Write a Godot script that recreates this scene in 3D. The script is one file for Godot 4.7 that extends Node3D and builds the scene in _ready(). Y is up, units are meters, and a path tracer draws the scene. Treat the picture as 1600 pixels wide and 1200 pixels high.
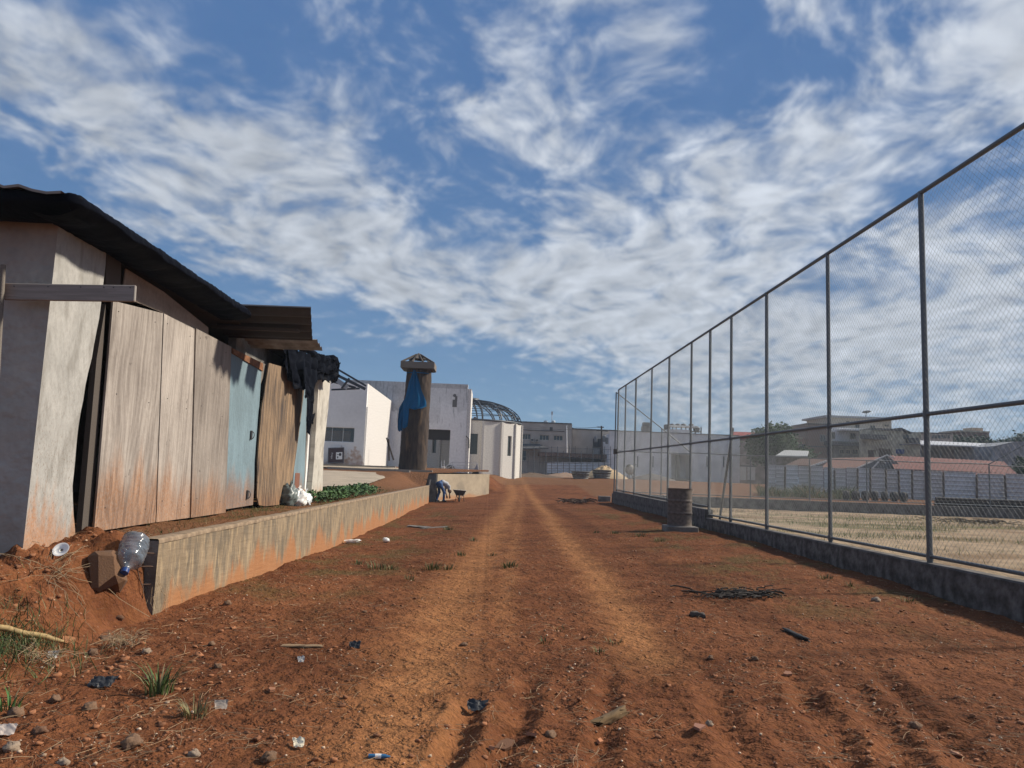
extends Node3D
# A red dirt lane between a patched shed on a terrace and a tall court fence, unfinished civic buildings behind.
# Units are metres, y up, the lane runs along -Z. "d" below is the distance down the lane (-z).

const FOCAL := 1200.0            # lens in pixels of a 1600 x 1200 picture
const EYE := Vector3(0, 1.5, 0)
var cam_f: Vector3
var cam_r: Vector3
var cam_u: Vector3
var taken := {}
var rng := RandomNumberGenerator.new()
var M := {}                      # materials
var T := {}                      # textures
var n_big := FastNoiseLite.new()
var n_mid := FastNoiseLite.new()
var n_fine := FastNoiseLite.new()
var n_cloud := FastNoiseLite.new()
var n_warp := FastNoiseLite.new()

# ---------------------------------------------------------------- pixel -> direction -> place
func ray(px: float, py: float) -> Vector3:
	return cam_f + cam_r * ((px - 800.0) / FOCAL) + cam_u * ((600.0 - py) / FOCAL)
func on_x(px: float, py: float, x: float) -> Vector3:
	var r := ray(px, py)
	return EYE + r * (x / r.x)
func on_z(px: float, py: float, d: float) -> Vector3:
	var r := ray(px, py)
	return EYE + r * (-d / r.z)
func on_y(px: float, py: float, y: float) -> Vector3:
	var r := ray(px, py)
	return EYE + r * ((y - EYE.y) / r.y)
func on_ground(px: float, py: float) -> Vector3:
	var r := ray(px, py)
	var t := 2.5
	while t < 140.0:
		var p := EYE + r * t
		if p.y < ground_y(p.x, -p.z):
			return Vector3(p.x, ground_y(p.x, -p.z), p.z)
		t += 0.01 + t * 0.001
	return EYE + r * 140.0

# ---------------------------------------------------------------- mesh builder
class MB:
	var v := PackedVector3Array()
	var n := PackedVector3Array()
	var uv := PackedVector2Array()
	var c := PackedColorArray()
	var ink := Color(1, 1, 1)
	func tri(a: Vector3, b: Vector3, d: Vector3) -> void:
		var nn := (d - a).cross(b - a).normalized()
		for p in [a, b, d]:
			v.append(p)
			n.append(nn)
			uv.append(Vector2.ZERO)
			c.append(ink)
	func quad(a: Vector3, b: Vector3, d: Vector3, e: Vector3, u0 := Vector2(0, 0), u1 := Vector2(1, 1)) -> void:
		var nn := (d - a).cross(b - a)
		if nn.length_squared() < 1e-14:
			nn = (e - a).cross(d - a)
		nn = nn.normalized()
		var ps := [a, b, d, a, d, e]
		var us := [Vector2(u0.x, u1.y), Vector2(u0.x, u0.y), Vector2(u1.x, u0.y), Vector2(u0.x, u1.y), Vector2(u1.x, u0.y), Vector2(u1.x, u1.y)]
		for i in 6:
			v.append(ps[i])
			n.append(nn)
			uv.append(us[i])
			c.append(ink)
	# box with chamfered edges; xf places its centre
	func box(xf: Transform3D, s: Vector3, bev := 0.0) -> void:
		var h := s * 0.5
		if bev <= 0.0:
			var p := []
			for i in 8:
				p.append(xf * Vector3(h.x * (1 if i & 1 else -1), h.y * (1 if i & 2 else -1), h.z * (1 if i & 4 else -1)))
			quad(p[4], p[6], p[7], p[5])
			quad(p[1], p[3], p[2], p[0])
			quad(p[5], p[7], p[3], p[1])
			quad(p[0], p[2], p[6], p[4])
			quad(p[6], p[2], p[3], p[7])
			quad(p[0], p[4], p[5], p[1])
			return
		var b := minf(bev, minf(h.x, minf(h.y, h.z)) * 0.9)
		var pt := func(sx, sy, sz, ax) -> Vector3:
			var q := Vector3(sx * (h.x - (0.0 if ax == 0 else b)), sy * (h.y - (0.0 if ax == 1 else b)), sz * (h.z - (0.0 if ax == 2 else b)))
			return xf * q
		for sgn in [-1, 1]:
			var fx := [pt.call(sgn, -1, -1, 0), pt.call(sgn, 1, -1, 0), pt.call(sgn, 1, 1, 0), pt.call(sgn, -1, 1, 0)]
			var fy := [pt.call(-1, sgn, -1, 1), pt.call(-1, sgn, 1, 1), pt.call(1, sgn, 1, 1), pt.call(1, sgn, -1, 1)]
			var fz := [pt.call(-1, -1, sgn, 2), pt.call(1, -1, sgn, 2), pt.call(1, 1, sgn, 2), pt.call(-1, 1, sgn, 2)]
			for f in [fx, fy, fz]:
				quad_out(f[0], f[1], f[2], f[3], xf.origin)
		for a in [-1, 1]:
			for e in [-1, 1]:
				quad_out(pt.call(a, e, -1, 0), pt.call(a, e, 1, 0), pt.call(a, e, 1, 1), pt.call(a, e, -1, 1), xf.origin)
				quad_out(pt.call(a, -1, e, 0), pt.call(a, 1, e, 0), pt.call(a, 1, e, 2), pt.call(a, -1, e, 2), xf.origin)
				quad_out(pt.call(-1, a, e, 1), pt.call(1, a, e, 1), pt.call(1, a, e, 2), pt.call(-1, a, e, 2), xf.origin)
				for g in [-1, 1]:
					tri_out(pt.call(a, e, g, 0), pt.call(a, e, g, 1), pt.call(a, e, g, 2), xf.origin)
	func quad_out(a: Vector3, b: Vector3, d: Vector3, e: Vector3, o: Vector3) -> void:
		if (d - a).cross(b - a).dot(a - o) < 0.0:
			quad(e, d, b, a)
		else:
			quad(a, b, d, e)
	func tri_out(a: Vector3, b: Vector3, d: Vector3, o: Vector3) -> void:
		if (d - a).cross(b - a).dot(a - o) < 0.0:
			tri(d, b, a)
		else:
			tri(a, b, d)
	func abox(lo: Vector3, hi: Vector3, bev := 0.0) -> void:
		box(Transform3D(Basis(), (lo + hi) * 0.5), (hi - lo).abs(), bev)
	# smooth grid: rows of points (all the same length)
	func grid(rows: Array, closed := false, us := Vector2(1, 1)) -> void:
		var nr := rows.size()
		var nc: int = rows[0].size()
		var nn := []
		for r in nr:
			var line := PackedVector3Array()
			for k in nc:
				var ka := (k + nc - 1) % nc if closed else maxi(k - 1, 0)
				var kb := (k + 1) % nc if closed else mini(k + 1, nc - 1)
				var dx: Vector3 = rows[r][kb] - rows[r][ka]
				var dy: Vector3 = rows[mini(r + 1, nr - 1)][k] - rows[maxi(r - 1, 0)][k]
				line.append(dy.cross(dx).normalized())
			nn.append(line)
		for r in nr - 1:
			for k in (nc if closed else nc - 1):
				var k2 := (k + 1) % nc
				var id := [[r, k, k], [r + 1, k, k], [r + 1, k2, k + 1], [r, k, k], [r + 1, k2, k + 1], [r, k2, k + 1]]
				for q in id:
					v.append(rows[q[0]][q[1]])
					n.append(-nn[q[0]][q[1]])
					uv.append(Vector2(float(q[2]) / (nc if closed else nc - 1), float(q[0]) / (nr - 1)) * us)
					c.append(ink)
	# tube along points; radii one number or a list; closed ends
	func tube(pts: Array, rad, sides := 8, caps := true) -> void:
		var rows := []
		var m := pts.size()
		var up := Vector3.UP
		for i in m:
			var t: Vector3 = (pts[mini(i + 1, m - 1)] - pts[maxi(i - 1, 0)]).normalized()
			if absf(t.dot(up)) > 0.95:
				up = Vector3.RIGHT if absf(t.x) < 0.9 else Vector3.FORWARD
			var s := t.cross(up).normalized()
			var w := s.cross(t).normalized()
			var rr: float = rad[i] if rad is Array else rad
			var line := []
			for k in sides:
				var a := TAU * k / sides
				line.append(pts[i] + (s * cos(a) + w * sin(a)) * rr)
			rows.append(line)
		grid(rows, true)
		if caps:
			for e in [0, m - 1]:
				for k in range(1, sides - 1):
					tri_out(rows[e][0], rows[e][k], rows[e][k + 1], pts[1 if e == 0 else m - 2])
	# lathe about a vertical axis: profile of Vector2(radius, y)
	func lathe(at: Vector3, profile: Array, sides := 20) -> void:
		var rows := []
		for p in profile:
			var line := []
			for k in sides:
				var a := TAU * k / sides
				line.append(at + Vector3(cos(a) * p.x, p.y, sin(a) * p.x))
			rows.append(line)
		grid(rows, true)
	# flat polygon with thickness t along dir; uv over its box
	func slab(poly: Array, dir: Vector3) -> void:
		var a3: Vector3 = poly[0]
		var lo := a3
		var hi := a3
		var mid := Vector3.ZERO
		for p in poly:
			lo = lo.min(p)
			hi = hi.max(p)
			mid += p / poly.size()
		var ext := hi - lo
		var ax := 0 if absf(dir.x) < maxf(absf(dir.y), absf(dir.z)) else 2
		var ay := 1 if absf(dir.y) < maxf(absf(dir.x), absf(dir.z)) else 2
		var flat := PackedVector2Array()
		for p in poly:
			flat.append(Vector2((p[ax] - lo[ax]) / maxf(ext[ax], 1e-5), 1.0 - (p[ay] - lo[ay]) / maxf(ext[ay], 1e-5)))
		var ids := Geometry2D.triangulate_polygon(flat)
		for side in 2:
			var off := dir if side == 1 else Vector3.ZERO
			for i in range(0, ids.size(), 3):
				var at := v.size()
				tri_out(poly[ids[i]] + off, poly[ids[i + 1]] + off, poly[ids[i + 2]] + off, mid + dir * 0.5)
				for k in 3:
					var q := v[at + k] - off
					uv[at + k] = Vector2((q[ax] - lo[ax]) / maxf(ext[ax], 1e-5), 1.0 - (q[ay] - lo[ay]) / maxf(ext[ay], 1e-5))
		for i in poly.size():
			var p: Vector3 = poly[i]
			var q: Vector3 = poly[(i + 1) % poly.size()]
			var at := v.size()
			quad_out(p, q, q + dir, p + dir, mid + dir * 0.5)
			for k in 6:
				var z := v[at + k]
				uv[at + k] = Vector2(clampf((z[ax] - lo[ax]) / maxf(ext[ax], 1e-5), 0.01, 0.99), clampf(1.0 - (z[ay] - lo[ay]) / maxf(ext[ay], 1e-5), 0.01, 0.99))
	func mesh(origin := Vector3.ZERO, colours := false) -> ArrayMesh:
		var vv := v
		if origin != Vector3.ZERO:
			vv = PackedVector3Array()
			vv.resize(v.size())
			for i in v.size():
				vv[i] = v[i] - origin
		var arr := []
		arr.resize(Mesh.ARRAY_MAX)
		arr[Mesh.ARRAY_VERTEX] = vv
		arr[Mesh.ARRAY_NORMAL] = n
		arr[Mesh.ARRAY_TEX_UV] = uv
		if colours:
			arr[Mesh.ARRAY_COLOR] = c
		var m := ArrayMesh.new()
		m.add_surface_from_arrays(Mesh.PRIMITIVE_TRIANGLES, arr)
		return m
	func foot() -> Vector3:
		var lo := v[0]
		var hi := v[0]
		for p in v:
			lo = lo.min(p)
			hi = hi.max(p)
		return Vector3((lo.x + hi.x) * 0.5, lo.y, (lo.z + hi.z) * 0.5)

# ---------------------------------------------------------------- scene tree helpers
func numbered(called: String) -> String:
	var k: int = taken.get(called, 0)
	taken[called] = k + 1
	return called if k == 0 else "%s_%03d" % [called, k]
func tag(o: Node, label: String, category: String, group := "", kind := "") -> void:
	if label: o.set_meta("label", label)
	if category: o.set_meta("category", category)
	if group: o.set_meta("group", group)
	if kind: o.set_meta("kind", kind)
func thing(called: String, label: String, category: String, at: Vector3, group := "") -> Node3D:
	var o := Node3D.new()
	o.name = numbered(called)
	add_child(o)
	o.position = at
	tag(o, label, category, group)
	return o
func place_of(o: Node) -> Vector3:
	var p := Vector3.ZERO
	while o != self and o is Node3D:
		p += o.position
		o = o.get_parent()
	return p
func part(parent: Node3D, called: String, mb: MB, m: Material, colours := false) -> MeshInstance3D:
	var o := MeshInstance3D.new()
	o.name = called
	var foot := mb.foot()
	o.mesh = mb.mesh(foot, colours)
	o.material_override = m
	parent.add_child(o, true)
	o.position = foot - place_of(parent)
	return o
func solo(called: String, mb: MB, m: Material, label: String, category: String, group := "", kind := "", colours := false) -> MeshInstance3D:
	var o := MeshInstance3D.new()
	o.name = numbered(called)
	var foot := mb.foot()
	o.mesh = mb.mesh(foot, colours)
	o.material_override = m
	add_child(o)
	o.position = foot
	tag(o, label, category, group, kind)
	return o
func structure(called: String, mb: MB, m: Material, colours := false) -> MeshInstance3D:
	return solo(called, mb, m, "", "", "", "structure", colours)
func many(called: String, mesh: Mesh, m: Material, at: Array, tints: Array, label: String, category: String) -> void:
	var mm := MultiMesh.new()
	mm.transform_format = MultiMesh.TRANSFORM_3D
	mm.use_colors = true
	mm.mesh = mesh
	mm.instance_count = at.size()
	for i in at.size():
		mm.set_instance_transform(i, at[i])
		mm.set_instance_color(i, tints[i])
	var o := MultiMeshInstance3D.new()
	o.name = numbered(called)
	o.multimesh = mm
	o.material_override = m
	add_child(o)
	tag(o, label, category, "", "stuff")
func lin(r: float, g: float, b: float) -> Color:
	return Color(r, g, b).linear_to_srgb()
func paint(r: float, g: float, b: float, rough := 0.85, tex: Texture2D = null, scale := 1.0, nrm: Texture2D = null, depth := 0.6, metal := 0.0) -> StandardMaterial3D:
	var m := StandardMaterial3D.new()
	m.albedo_color = lin(r, g, b)
	m.roughness = rough
	m.metallic = metal
	m.cull_mode = BaseMaterial3D.CULL_DISABLED
	if tex or nrm:
		m.uv1_triplanar = true
		m.uv1_world_triplanar = true
		m.uv1_scale = Vector3.ONE * scale
	if tex: m.albedo_texture = tex
	if nrm:
		m.normal_enabled = true
		m.normal_texture = nrm
		m.normal_scale = depth
	return m
func printed(tex: Texture2D, rough := 0.85, nrm: Texture2D = null, depth := 0.5) -> StandardMaterial3D:
	var m := StandardMaterial3D.new()
	m.albedo_texture = tex
	m.roughness = rough
	m.cull_mode = BaseMaterial3D.CULL_DISABLED
	if nrm:
		m.normal_enabled = true
		m.normal_texture = nrm
		m.normal_scale = depth
	return m
func spot(px: float, lo: float, hi: float) -> float:
	return smoothstep(lo, hi, px)
# an image painted by f(u, v) -> linear Color, rows shared out over threads
func picture(w: int, h: int, f: Callable) -> Image:
	var rows := []
	rows.resize(h)
	var job := func(y: int) -> void:
		var line := PackedByteArray()
		line.resize(w * 3)
		for x in w:
			var q: Color = f.call((x + 0.5) / w, (y + 0.5) / h)
			q = q.linear_to_srgb()
			line[x * 3] = int(clampf(q.r, 0, 1) * 255.0)
			line[x * 3 + 1] = int(clampf(q.g, 0, 1) * 255.0)
			line[x * 3 + 2] = int(clampf(q.b, 0, 1) * 255.0)
		rows[y] = line
	var id := WorkerThreadPool.add_group_task(job, h)
	WorkerThreadPool.wait_for_group_task_completion(id)
	var data := PackedByteArray()
	for r in rows:
		data.append_array(r)
	return Image.create_from_data(w, h, false, Image.FORMAT_RGB8, data)
func tex(w: int, h: int, f: Callable) -> ImageTexture:
	return ImageTexture.create_from_image(picture(w, h, f))
func noise_tex(freq: float, oct: int, dark: Color, light: Color, size := 512, seed_ := 1, kind := FastNoiseLite.TYPE_SIMPLEX_SMOOTH) -> NoiseTexture2D:
	var f := FastNoiseLite.new()
	f.seed = seed_
	f.noise_type = kind
	f.frequency = freq
	f.fractal_octaves = oct
	var t := NoiseTexture2D.new()
	t.width = size
	t.height = size
	t.seamless = true
	t.noise = f
	var g := Gradient.new()
	g.set_color(0, dark)
	g.set_color(1, light)
	t.color_ramp = g
	return t
func bump_tex(freq: float, oct: int, strength: float, size := 512, seed_ := 1, kind := FastNoiseLite.TYPE_SIMPLEX_SMOOTH) -> NoiseTexture2D:
	var f := FastNoiseLite.new()
	f.seed = seed_
	f.noise_type = kind
	f.frequency = freq
	f.fractal_octaves = oct
	var t := NoiseTexture2D.new()
	t.width = size
	t.height = size
	t.seamless = true
	t.as_normal_map = true
	t.bump_strength = strength
	t.noise = f
	return t
func table(t: Array, x: float) -> float:
	if x <= t[0][0]: return t[0][1]
	for i in t.size() - 1:
		if x < t[i + 1][0]:
			return lerpf(t[i][1], t[i + 1][1], smoothstep(0.0, 1.0, (x - t[i][0]) / (t[i + 1][0] - t[i][0])) * 0.5 + 0.5 * (x - t[i][0]) / (t[i + 1][0] - t[i][0]))
	return t[-1][1]

func _ready() -> void:
	rng.seed = 20240611
	set_camera()
	set_noises()
	set_light()
	make_materials()
	build_ground()
	build_terrace()
	build_retaining_walls()
	build_court()
	build_shed()
	build_lean_to()
	build_pillar()
	build_white_buildings()
	build_far_buildings()
	build_right_side()
	build_yard_things()
	build_person()
	build_litter()
	build_growth()

func set_camera() -> void:
	var a := deg_to_rad(1.35)
	var p := deg_to_rad(6.7)
	var r := deg_to_rad(2.18)
	cam_f = Vector3(sin(a) * cos(p), sin(p), -cos(a) * cos(p))
	var right := Vector3(cos(a), 0, sin(a))
	var up := right.cross(cam_f)
	cam_r = right * cos(r) + up * sin(r)
	cam_u = up * cos(r) - right * sin(r)
	var cam := Camera3D.new()
	cam.name = "camera"
	cam.fov = rad_to_deg(2.0 * atan(600.0 / FOCAL))
	cam.near = 0.05
	cam.far = 4000.0
	add_child(cam)
	cam.transform = Transform3D(Basis(cam_r, cam_u, -cam_f), EYE)
	cam.current = true

func set_noises() -> void:
	n_big.seed = 11
	n_big.frequency = 0.22
	n_big.fractal_octaves = 3
	n_mid.seed = 12
	n_mid.frequency = 1.3
	n_mid.fractal_octaves = 3
	n_fine.seed = 13
	n_fine.frequency = 6.0
	n_fine.fractal_octaves = 3
	n_cloud.seed = 21
	n_cloud.frequency = 1.0
	n_cloud.fractal_octaves = 5
	n_cloud.fractal_gain = 0.55
	n_warp.seed = 22
	n_warp.frequency = 1.0
	n_warp.fractal_octaves = 3

const SUN_DIR := Vector3(0.83, 0.64, -0.22)   # towards the sun: from the right, a little ahead

func set_light() -> void:
	var env := Environment.new()
	env.tonemap_mode = Environment.TONE_MAPPER_LINEAR
	env.tonemap_exposure = EXPOSURE
	env.background_mode = Environment.BG_SKY
	env.sdfgi_enabled = true
	env.ssao_enabled = true
	env.ssil_enabled = true
	env.fog_enabled = true
	env.fog_density = 0.0006
	env.fog_light_color = Color(0.78, 0.85, 0.92)
	var sky := Sky.new()
	var pan := PanoramaSkyMaterial.new()
	pan.panorama = ImageTexture.create_from_image(sky_picture())
	sky.sky_material = pan
	env.sky = sky
	env.background_energy_multiplier = 1.0
	var we := WorldEnvironment.new()
	we.name = "world_environment"
	we.environment = env
	add_child(we)
	var sun := DirectionalLight3D.new()
	sun.name = "sun"
	sun.light_energy = 1.5
	sun.light_color = Color(1.0, 0.955, 0.885)
	sun.light_angular_distance = 4.5
	sun.shadow_enabled = true
	add_child(sun)
	sun.look_at_from_position(Vector3.ZERO, -SUN_DIR, Vector3.UP)

# how much cloud stands where, every 100 pixels across and 50 down of the photograph's sky (0 clear .. 9 full)
const COVER := [
	[3, 2, 2, 2, 2, 3, 4, 5, 6, 6, 6, 3, 6, 5, 4, 6, 8],
	[7, 5, 3, 2, 3, 4, 4, 4, 5, 5, 6, 3, 3, 5, 4, 7, 9],
	[8, 8, 6, 4, 4, 3, 3, 4, 6, 5, 5, 3, 2, 4, 6, 9, 9],
	[8, 8, 8, 6, 5, 4, 3, 5, 7, 5, 4, 4, 5, 5, 7, 8, 8],
	[4, 6, 8, 8, 7, 6, 3, 4, 6, 6, 5, 6, 7, 6, 6, 6, 6],
	[2, 4, 5, 7, 8, 7, 5, 3, 5, 6, 6, 6, 7, 7, 6, 4, 5],
	[1, 4, 6, 7, 8, 8, 6, 3, 4, 6, 6, 7, 7, 7, 5, 4, 6],
	[1, 2, 5, 7, 8, 9, 8, 6, 5, 7, 7, 7, 8, 7, 6, 6, 6],
	[1, 1, 2, 5, 8, 9, 9, 9, 7, 8, 9, 8, 8, 6, 6, 8, 8],
	[1, 1, 1, 2, 4, 7, 9, 9, 9, 9, 9, 9, 8, 7, 8, 9, 9],
	[1, 1, 1, 1, 2, 2, 5, 8, 9, 9, 9, 9, 9, 8, 9, 9, 9],
	[1, 1, 1, 1, 1, 1, 1, 2, 4, 7, 8, 8, 9, 9, 9, 9, 8],
	[1, 1, 1, 1, 1, 1, 1, 1, 2, 5, 6, 7, 8, 8, 8, 8, 7],
	[1, 1, 1, 1, 1, 1, 1, 1, 1, 3, 5, 6, 7, 7, 7, 7, 6],
	[1, 1, 1, 1, 1, 1, 1, 1, 2, 3, 5, 6, 6, 6, 6, 6, 6]]

func cover_at(px: float, py: float) -> float:
	var gx := clampf(px / 100.0, 0.0, 15.999)
	var gy := clampf(py / 50.0, 0.0, 13.999)
	var ix := int(gx)
	var iy := int(gy)
	var fx := smoothstep(0.0, 1.0, gx - ix)
	var fy := smoothstep(0.0, 1.0, gy - iy)
	var a: float = lerpf(COVER[iy][ix], COVER[iy][ix + 1], fx)
	var b: float = lerpf(COVER[iy + 1][ix], COVER[iy + 1][ix + 1], fx)
	return lerpf(a, b, fy) / 9.0

func sky_at(dir: Vector3, sun: Vector3) -> Color:
	var el := maxf(dir.y, 0.0)
	# clear air: deeper blue overhead, paler towards the horizon
	var t := pow(1.0 - el, 3.6)
	var q := pow(1.0 - el, 14.0)
	var air := Color(0.066, 0.162, 0.380).lerp(Color(0.175, 0.330, 0.520), t).lerp(Color(0.31, 0.44, 0.535), q)
	# a sheet of cloud seen in perspective
	var h := 1.0 / (el + 0.20)
	var p := Vector2(dir.x, dir.z) * h
	var w := Vector2(n_warp.get_noise_2d(p.x * 1.6, p.y * 1.6), n_warp.get_noise_2d(p.x * 1.6 + 31.7, p.y * 1.6 - 12.3))
	var s := p + w * 0.085
	# rows of small puffs drawn out along the wind
	var along := s.x * 0.26 - s.y * 0.966
	var cross := s.x * 0.966 + s.y * 0.26
	var body := n_cloud.get_noise_2d(along * 1.9, cross * 2.4)
	var puff := n_cloud.get_noise_2d(along * 6.2 + 7.0, cross * 7.2)
	var hair := n_cloud.get_noise_2d(along * 13.0 - 20.0, cross * 15.5)
	var cov := 0.55 + 0.75 * n_warp.get_noise_2d(p.x * 0.5 + 5.0, p.y * 0.5)
	var f := dir.dot(cam_f)
	if f > 0.2:
		var px := 800.0 + FOCAL * dir.dot(cam_r) / f
		var py := 600.0 - FOCAL * dir.dot(cam_u) / f
		var out := maxf(maxf(-px, px - 1600.0), -py)
		var inside := 1.0 - smoothstep(0.0, 500.0, out)
		if inside > 0.0:
			cov = lerpf(cov, cover_at(px + w.x * 70.0 + puff * 40.0, py + w.y * 45.0 + body * 35.0), inside)
	var dens := cov * 1.60 - 0.78 + body * 0.52 + puff * 0.56 + hair * 0.30
	var a := 0.05 + 0.87 * smoothstep(-0.28, 0.92, dens)
	var thick := smoothstep(0.30, 1.2, dens)
	var sunward := 0.5 + 0.5 * dir.dot(sun)
	var relief := n_warp.get_noise_2d((s.x + 0.035) * 4.6 + 7.0, (s.y - 0.01) * 4.6) - n_warp.get_noise_2d(s.x * 4.6 + 7.0, s.y * 4.6)
	var shade := 0.92 + 0.22 * puff + 0.10 * hair - 0.28 * relief - 0.06 * thick + 0.10 * body + 0.55 * (sunward - 0.62)
	var cloud := Color(0.580, 0.622, 0.685) * clampf(shade, 0.66, 1.30)
	cloud = cloud.lerp(Color(0.43, 0.52, 0.58), q * 0.7)
	a *= 1.0 - 0.35 * q
	return air.lerp(cloud, a)

const EXPOSURE := 1.25
func sky_picture() -> Image:
	var w := 4096
	var h := 2048
	var half := h / 2
	var sun := SUN_DIR.normalized()
	var rows := []
	rows.resize(half)
	var job := func(y: int) -> void:
		var line := PackedByteArray()
		line.resize(w * 3)
		var el := PI * (0.5 - (y + 0.5) / h)
		var ce := cos(el)
		var se := sin(el)
		var step := 1 if el < 0.75 else 2 if el < 1.1 else 4
		for x in w:
			var behind := x > 520 and x < w - 520
			var st := step * 4 if behind else step
			if x % st == 0:
				var az := TAU * (x + 0.5 * st) / w
				var q := sky_at(Vector3(sin(az) * ce, se, -cos(az) * ce), sun) * (1.0 / EXPOSURE)
				q = q.linear_to_srgb()
				line[x * 3] = int(clampf(q.r, 0, 1) * 255.0)
				line[x * 3 + 1] = int(clampf(q.g, 0, 1) * 255.0)
				line[x * 3 + 2] = int(clampf(q.b, 0, 1) * 255.0)
			else:
				var o := (x - x % st) * 3
				line[x * 3] = line[o]
				line[x * 3 + 1] = line[o + 1]
				line[x * 3 + 2] = line[o + 2]
		rows[y] = line
	var id := WorkerThreadPool.add_group_task(job, half)
	WorkerThreadPool.wait_for_group_task_completion(id)
	var data := PackedByteArray()
	for r in rows:
		data.append_array(r)
	var low := Color(0.16, 0.12, 0.095).linear_to_srgb()
	var im := Image.create(w, h, false, Image.FORMAT_RGB8)
	im.fill(low)
	im.blit_rect(Image.create_from_data(w, half, false, Image.FORMAT_RGB8, data), Rect2i(0, 0, w, half), Vector2i.ZERO)
	return im

# ---------------------------------------------------------------- ground
const LANE := [[0, 0.0], [8, -0.03], [20, -0.12], [42, -0.08], [50, 0.05], [57, 0.42], [65, 1.0], [72, 1.25], [90, 1.45], [120, 1.6]]
const TILT := [[0, 0.0], [8, 0.0], [20, 0.034], [40, 0.043], [56, 0.04], [70, 0.02], [90, 0.0]]
const TERRACE := [[8, 0.70], [20, 0.74], [30, 0.84], [38, 1.15], [44, 1.42], [50, 1.58], [56, 1.72], [64, 1.75], [80, 1.8]]
const RUTS := [   # far x, far d, near x, near d, depth, half width
	[-0.05, 5.6, -0.25, 3.2, 0.055, 0.09], [0.40, 6.2, 0.02, 3.4, 0.060, 0.10], [1.04, 6.5, 0.50, 3.4, 0.050, 0.09], [1.84, 6.6, 1.22, 3.2, 0.045, 0.13],
	[2.55, 6.6, 1.85, 3.4, 0.060, 0.12], [2.85, 6.0, 2.12, 3.6, 0.040, 0.12], [3.45, 7.2, 2.75, 4.4, 0.045, 0.12]]
const TRACK_L := [[3, -0.52], [5.4, -0.48], [9, -0.42], [14.6, -0.19], [24, 0.24], [39, 1.0], [52, 1.6]]
const TRACK_R := [[3, 1.2], [6.2, 1.39], [8, 1.54], [12, 1.72], [20, 1.95], [33, 2.36], [50, 2.7]]

func bank_of(x: float, d: float) -> float:
	var e := n_mid.get_noise_2d(x * 0.7, d * 0.7) * 0.55
	var tight := smoothstep(6.2, 7.9, d)
	var edge := -2.55 - 0.72 * smoothstep(4.0, 7.8, d) + e * 0.5 * (1.0 - tight)
	var a := smoothstep(0.0, lerpf(1.5, 0.28, tight), edge - x)
	var b := smoothstep(4.3, 8.0, d + e * 0.6 * (1.0 - tight))
	return (0.10 * a * smoothstep(2.0, 5.0, d) + 0.64 * a * b)

func terrace_y(x: float, d: float) -> float:
	var t := table(TERRACE, d)
	var side := smoothstep(0.0, 1.7, -3.55 - x)
	side = maxf(side, smoothstep(41.0, 43.4, d))
	return lerpf(minf(0.70, t), t, side) + n_mid.get_noise_2d(x, d) * 0.02 + n_big.get_noise_2d(x * 2.0, d * 2.0) * 0.03

func rut_at(x: float, d: float) -> float:
	var y := 0.0
	for r in RUTS:
		var t: float = (d - r[3]) / (r[1] - r[3])
		if t < -0.3 or t > 1.15:
			continue
		var cx: float = lerpf(r[2], r[0], t) + 0.05 * n_mid.get_noise_1d(d * 0.8 + r[0] * 9.0)
		var k: float = (x - cx) / r[5]
		if absf(k) > 2.6:
			continue
		var fade := smoothstep(1.12, 0.75, t) * (0.60 + 0.40 * smoothstep(-0.25, 0.2, n_mid.get_noise_2d(d * 0.9 + r[0] * 20.0, r[2])))
		var lugs := signf(sin(d * 34.0 + absf(k) * 4.0)) * pow(absf(sin(d * 34.0 + absf(k) * 4.0)), 0.5)
		y += 1.2 * fade * r[4] * (-exp(-k * k * 1.6) * (0.80 + 0.20 * lugs) + 0.55 * exp(-pow(absf(k) - 1.5, 2.0) * 4.0) * (0.6 + 0.9 * n_fine.get_noise_2d(x * 0.7, d * 0.7)))
	return y

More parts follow.
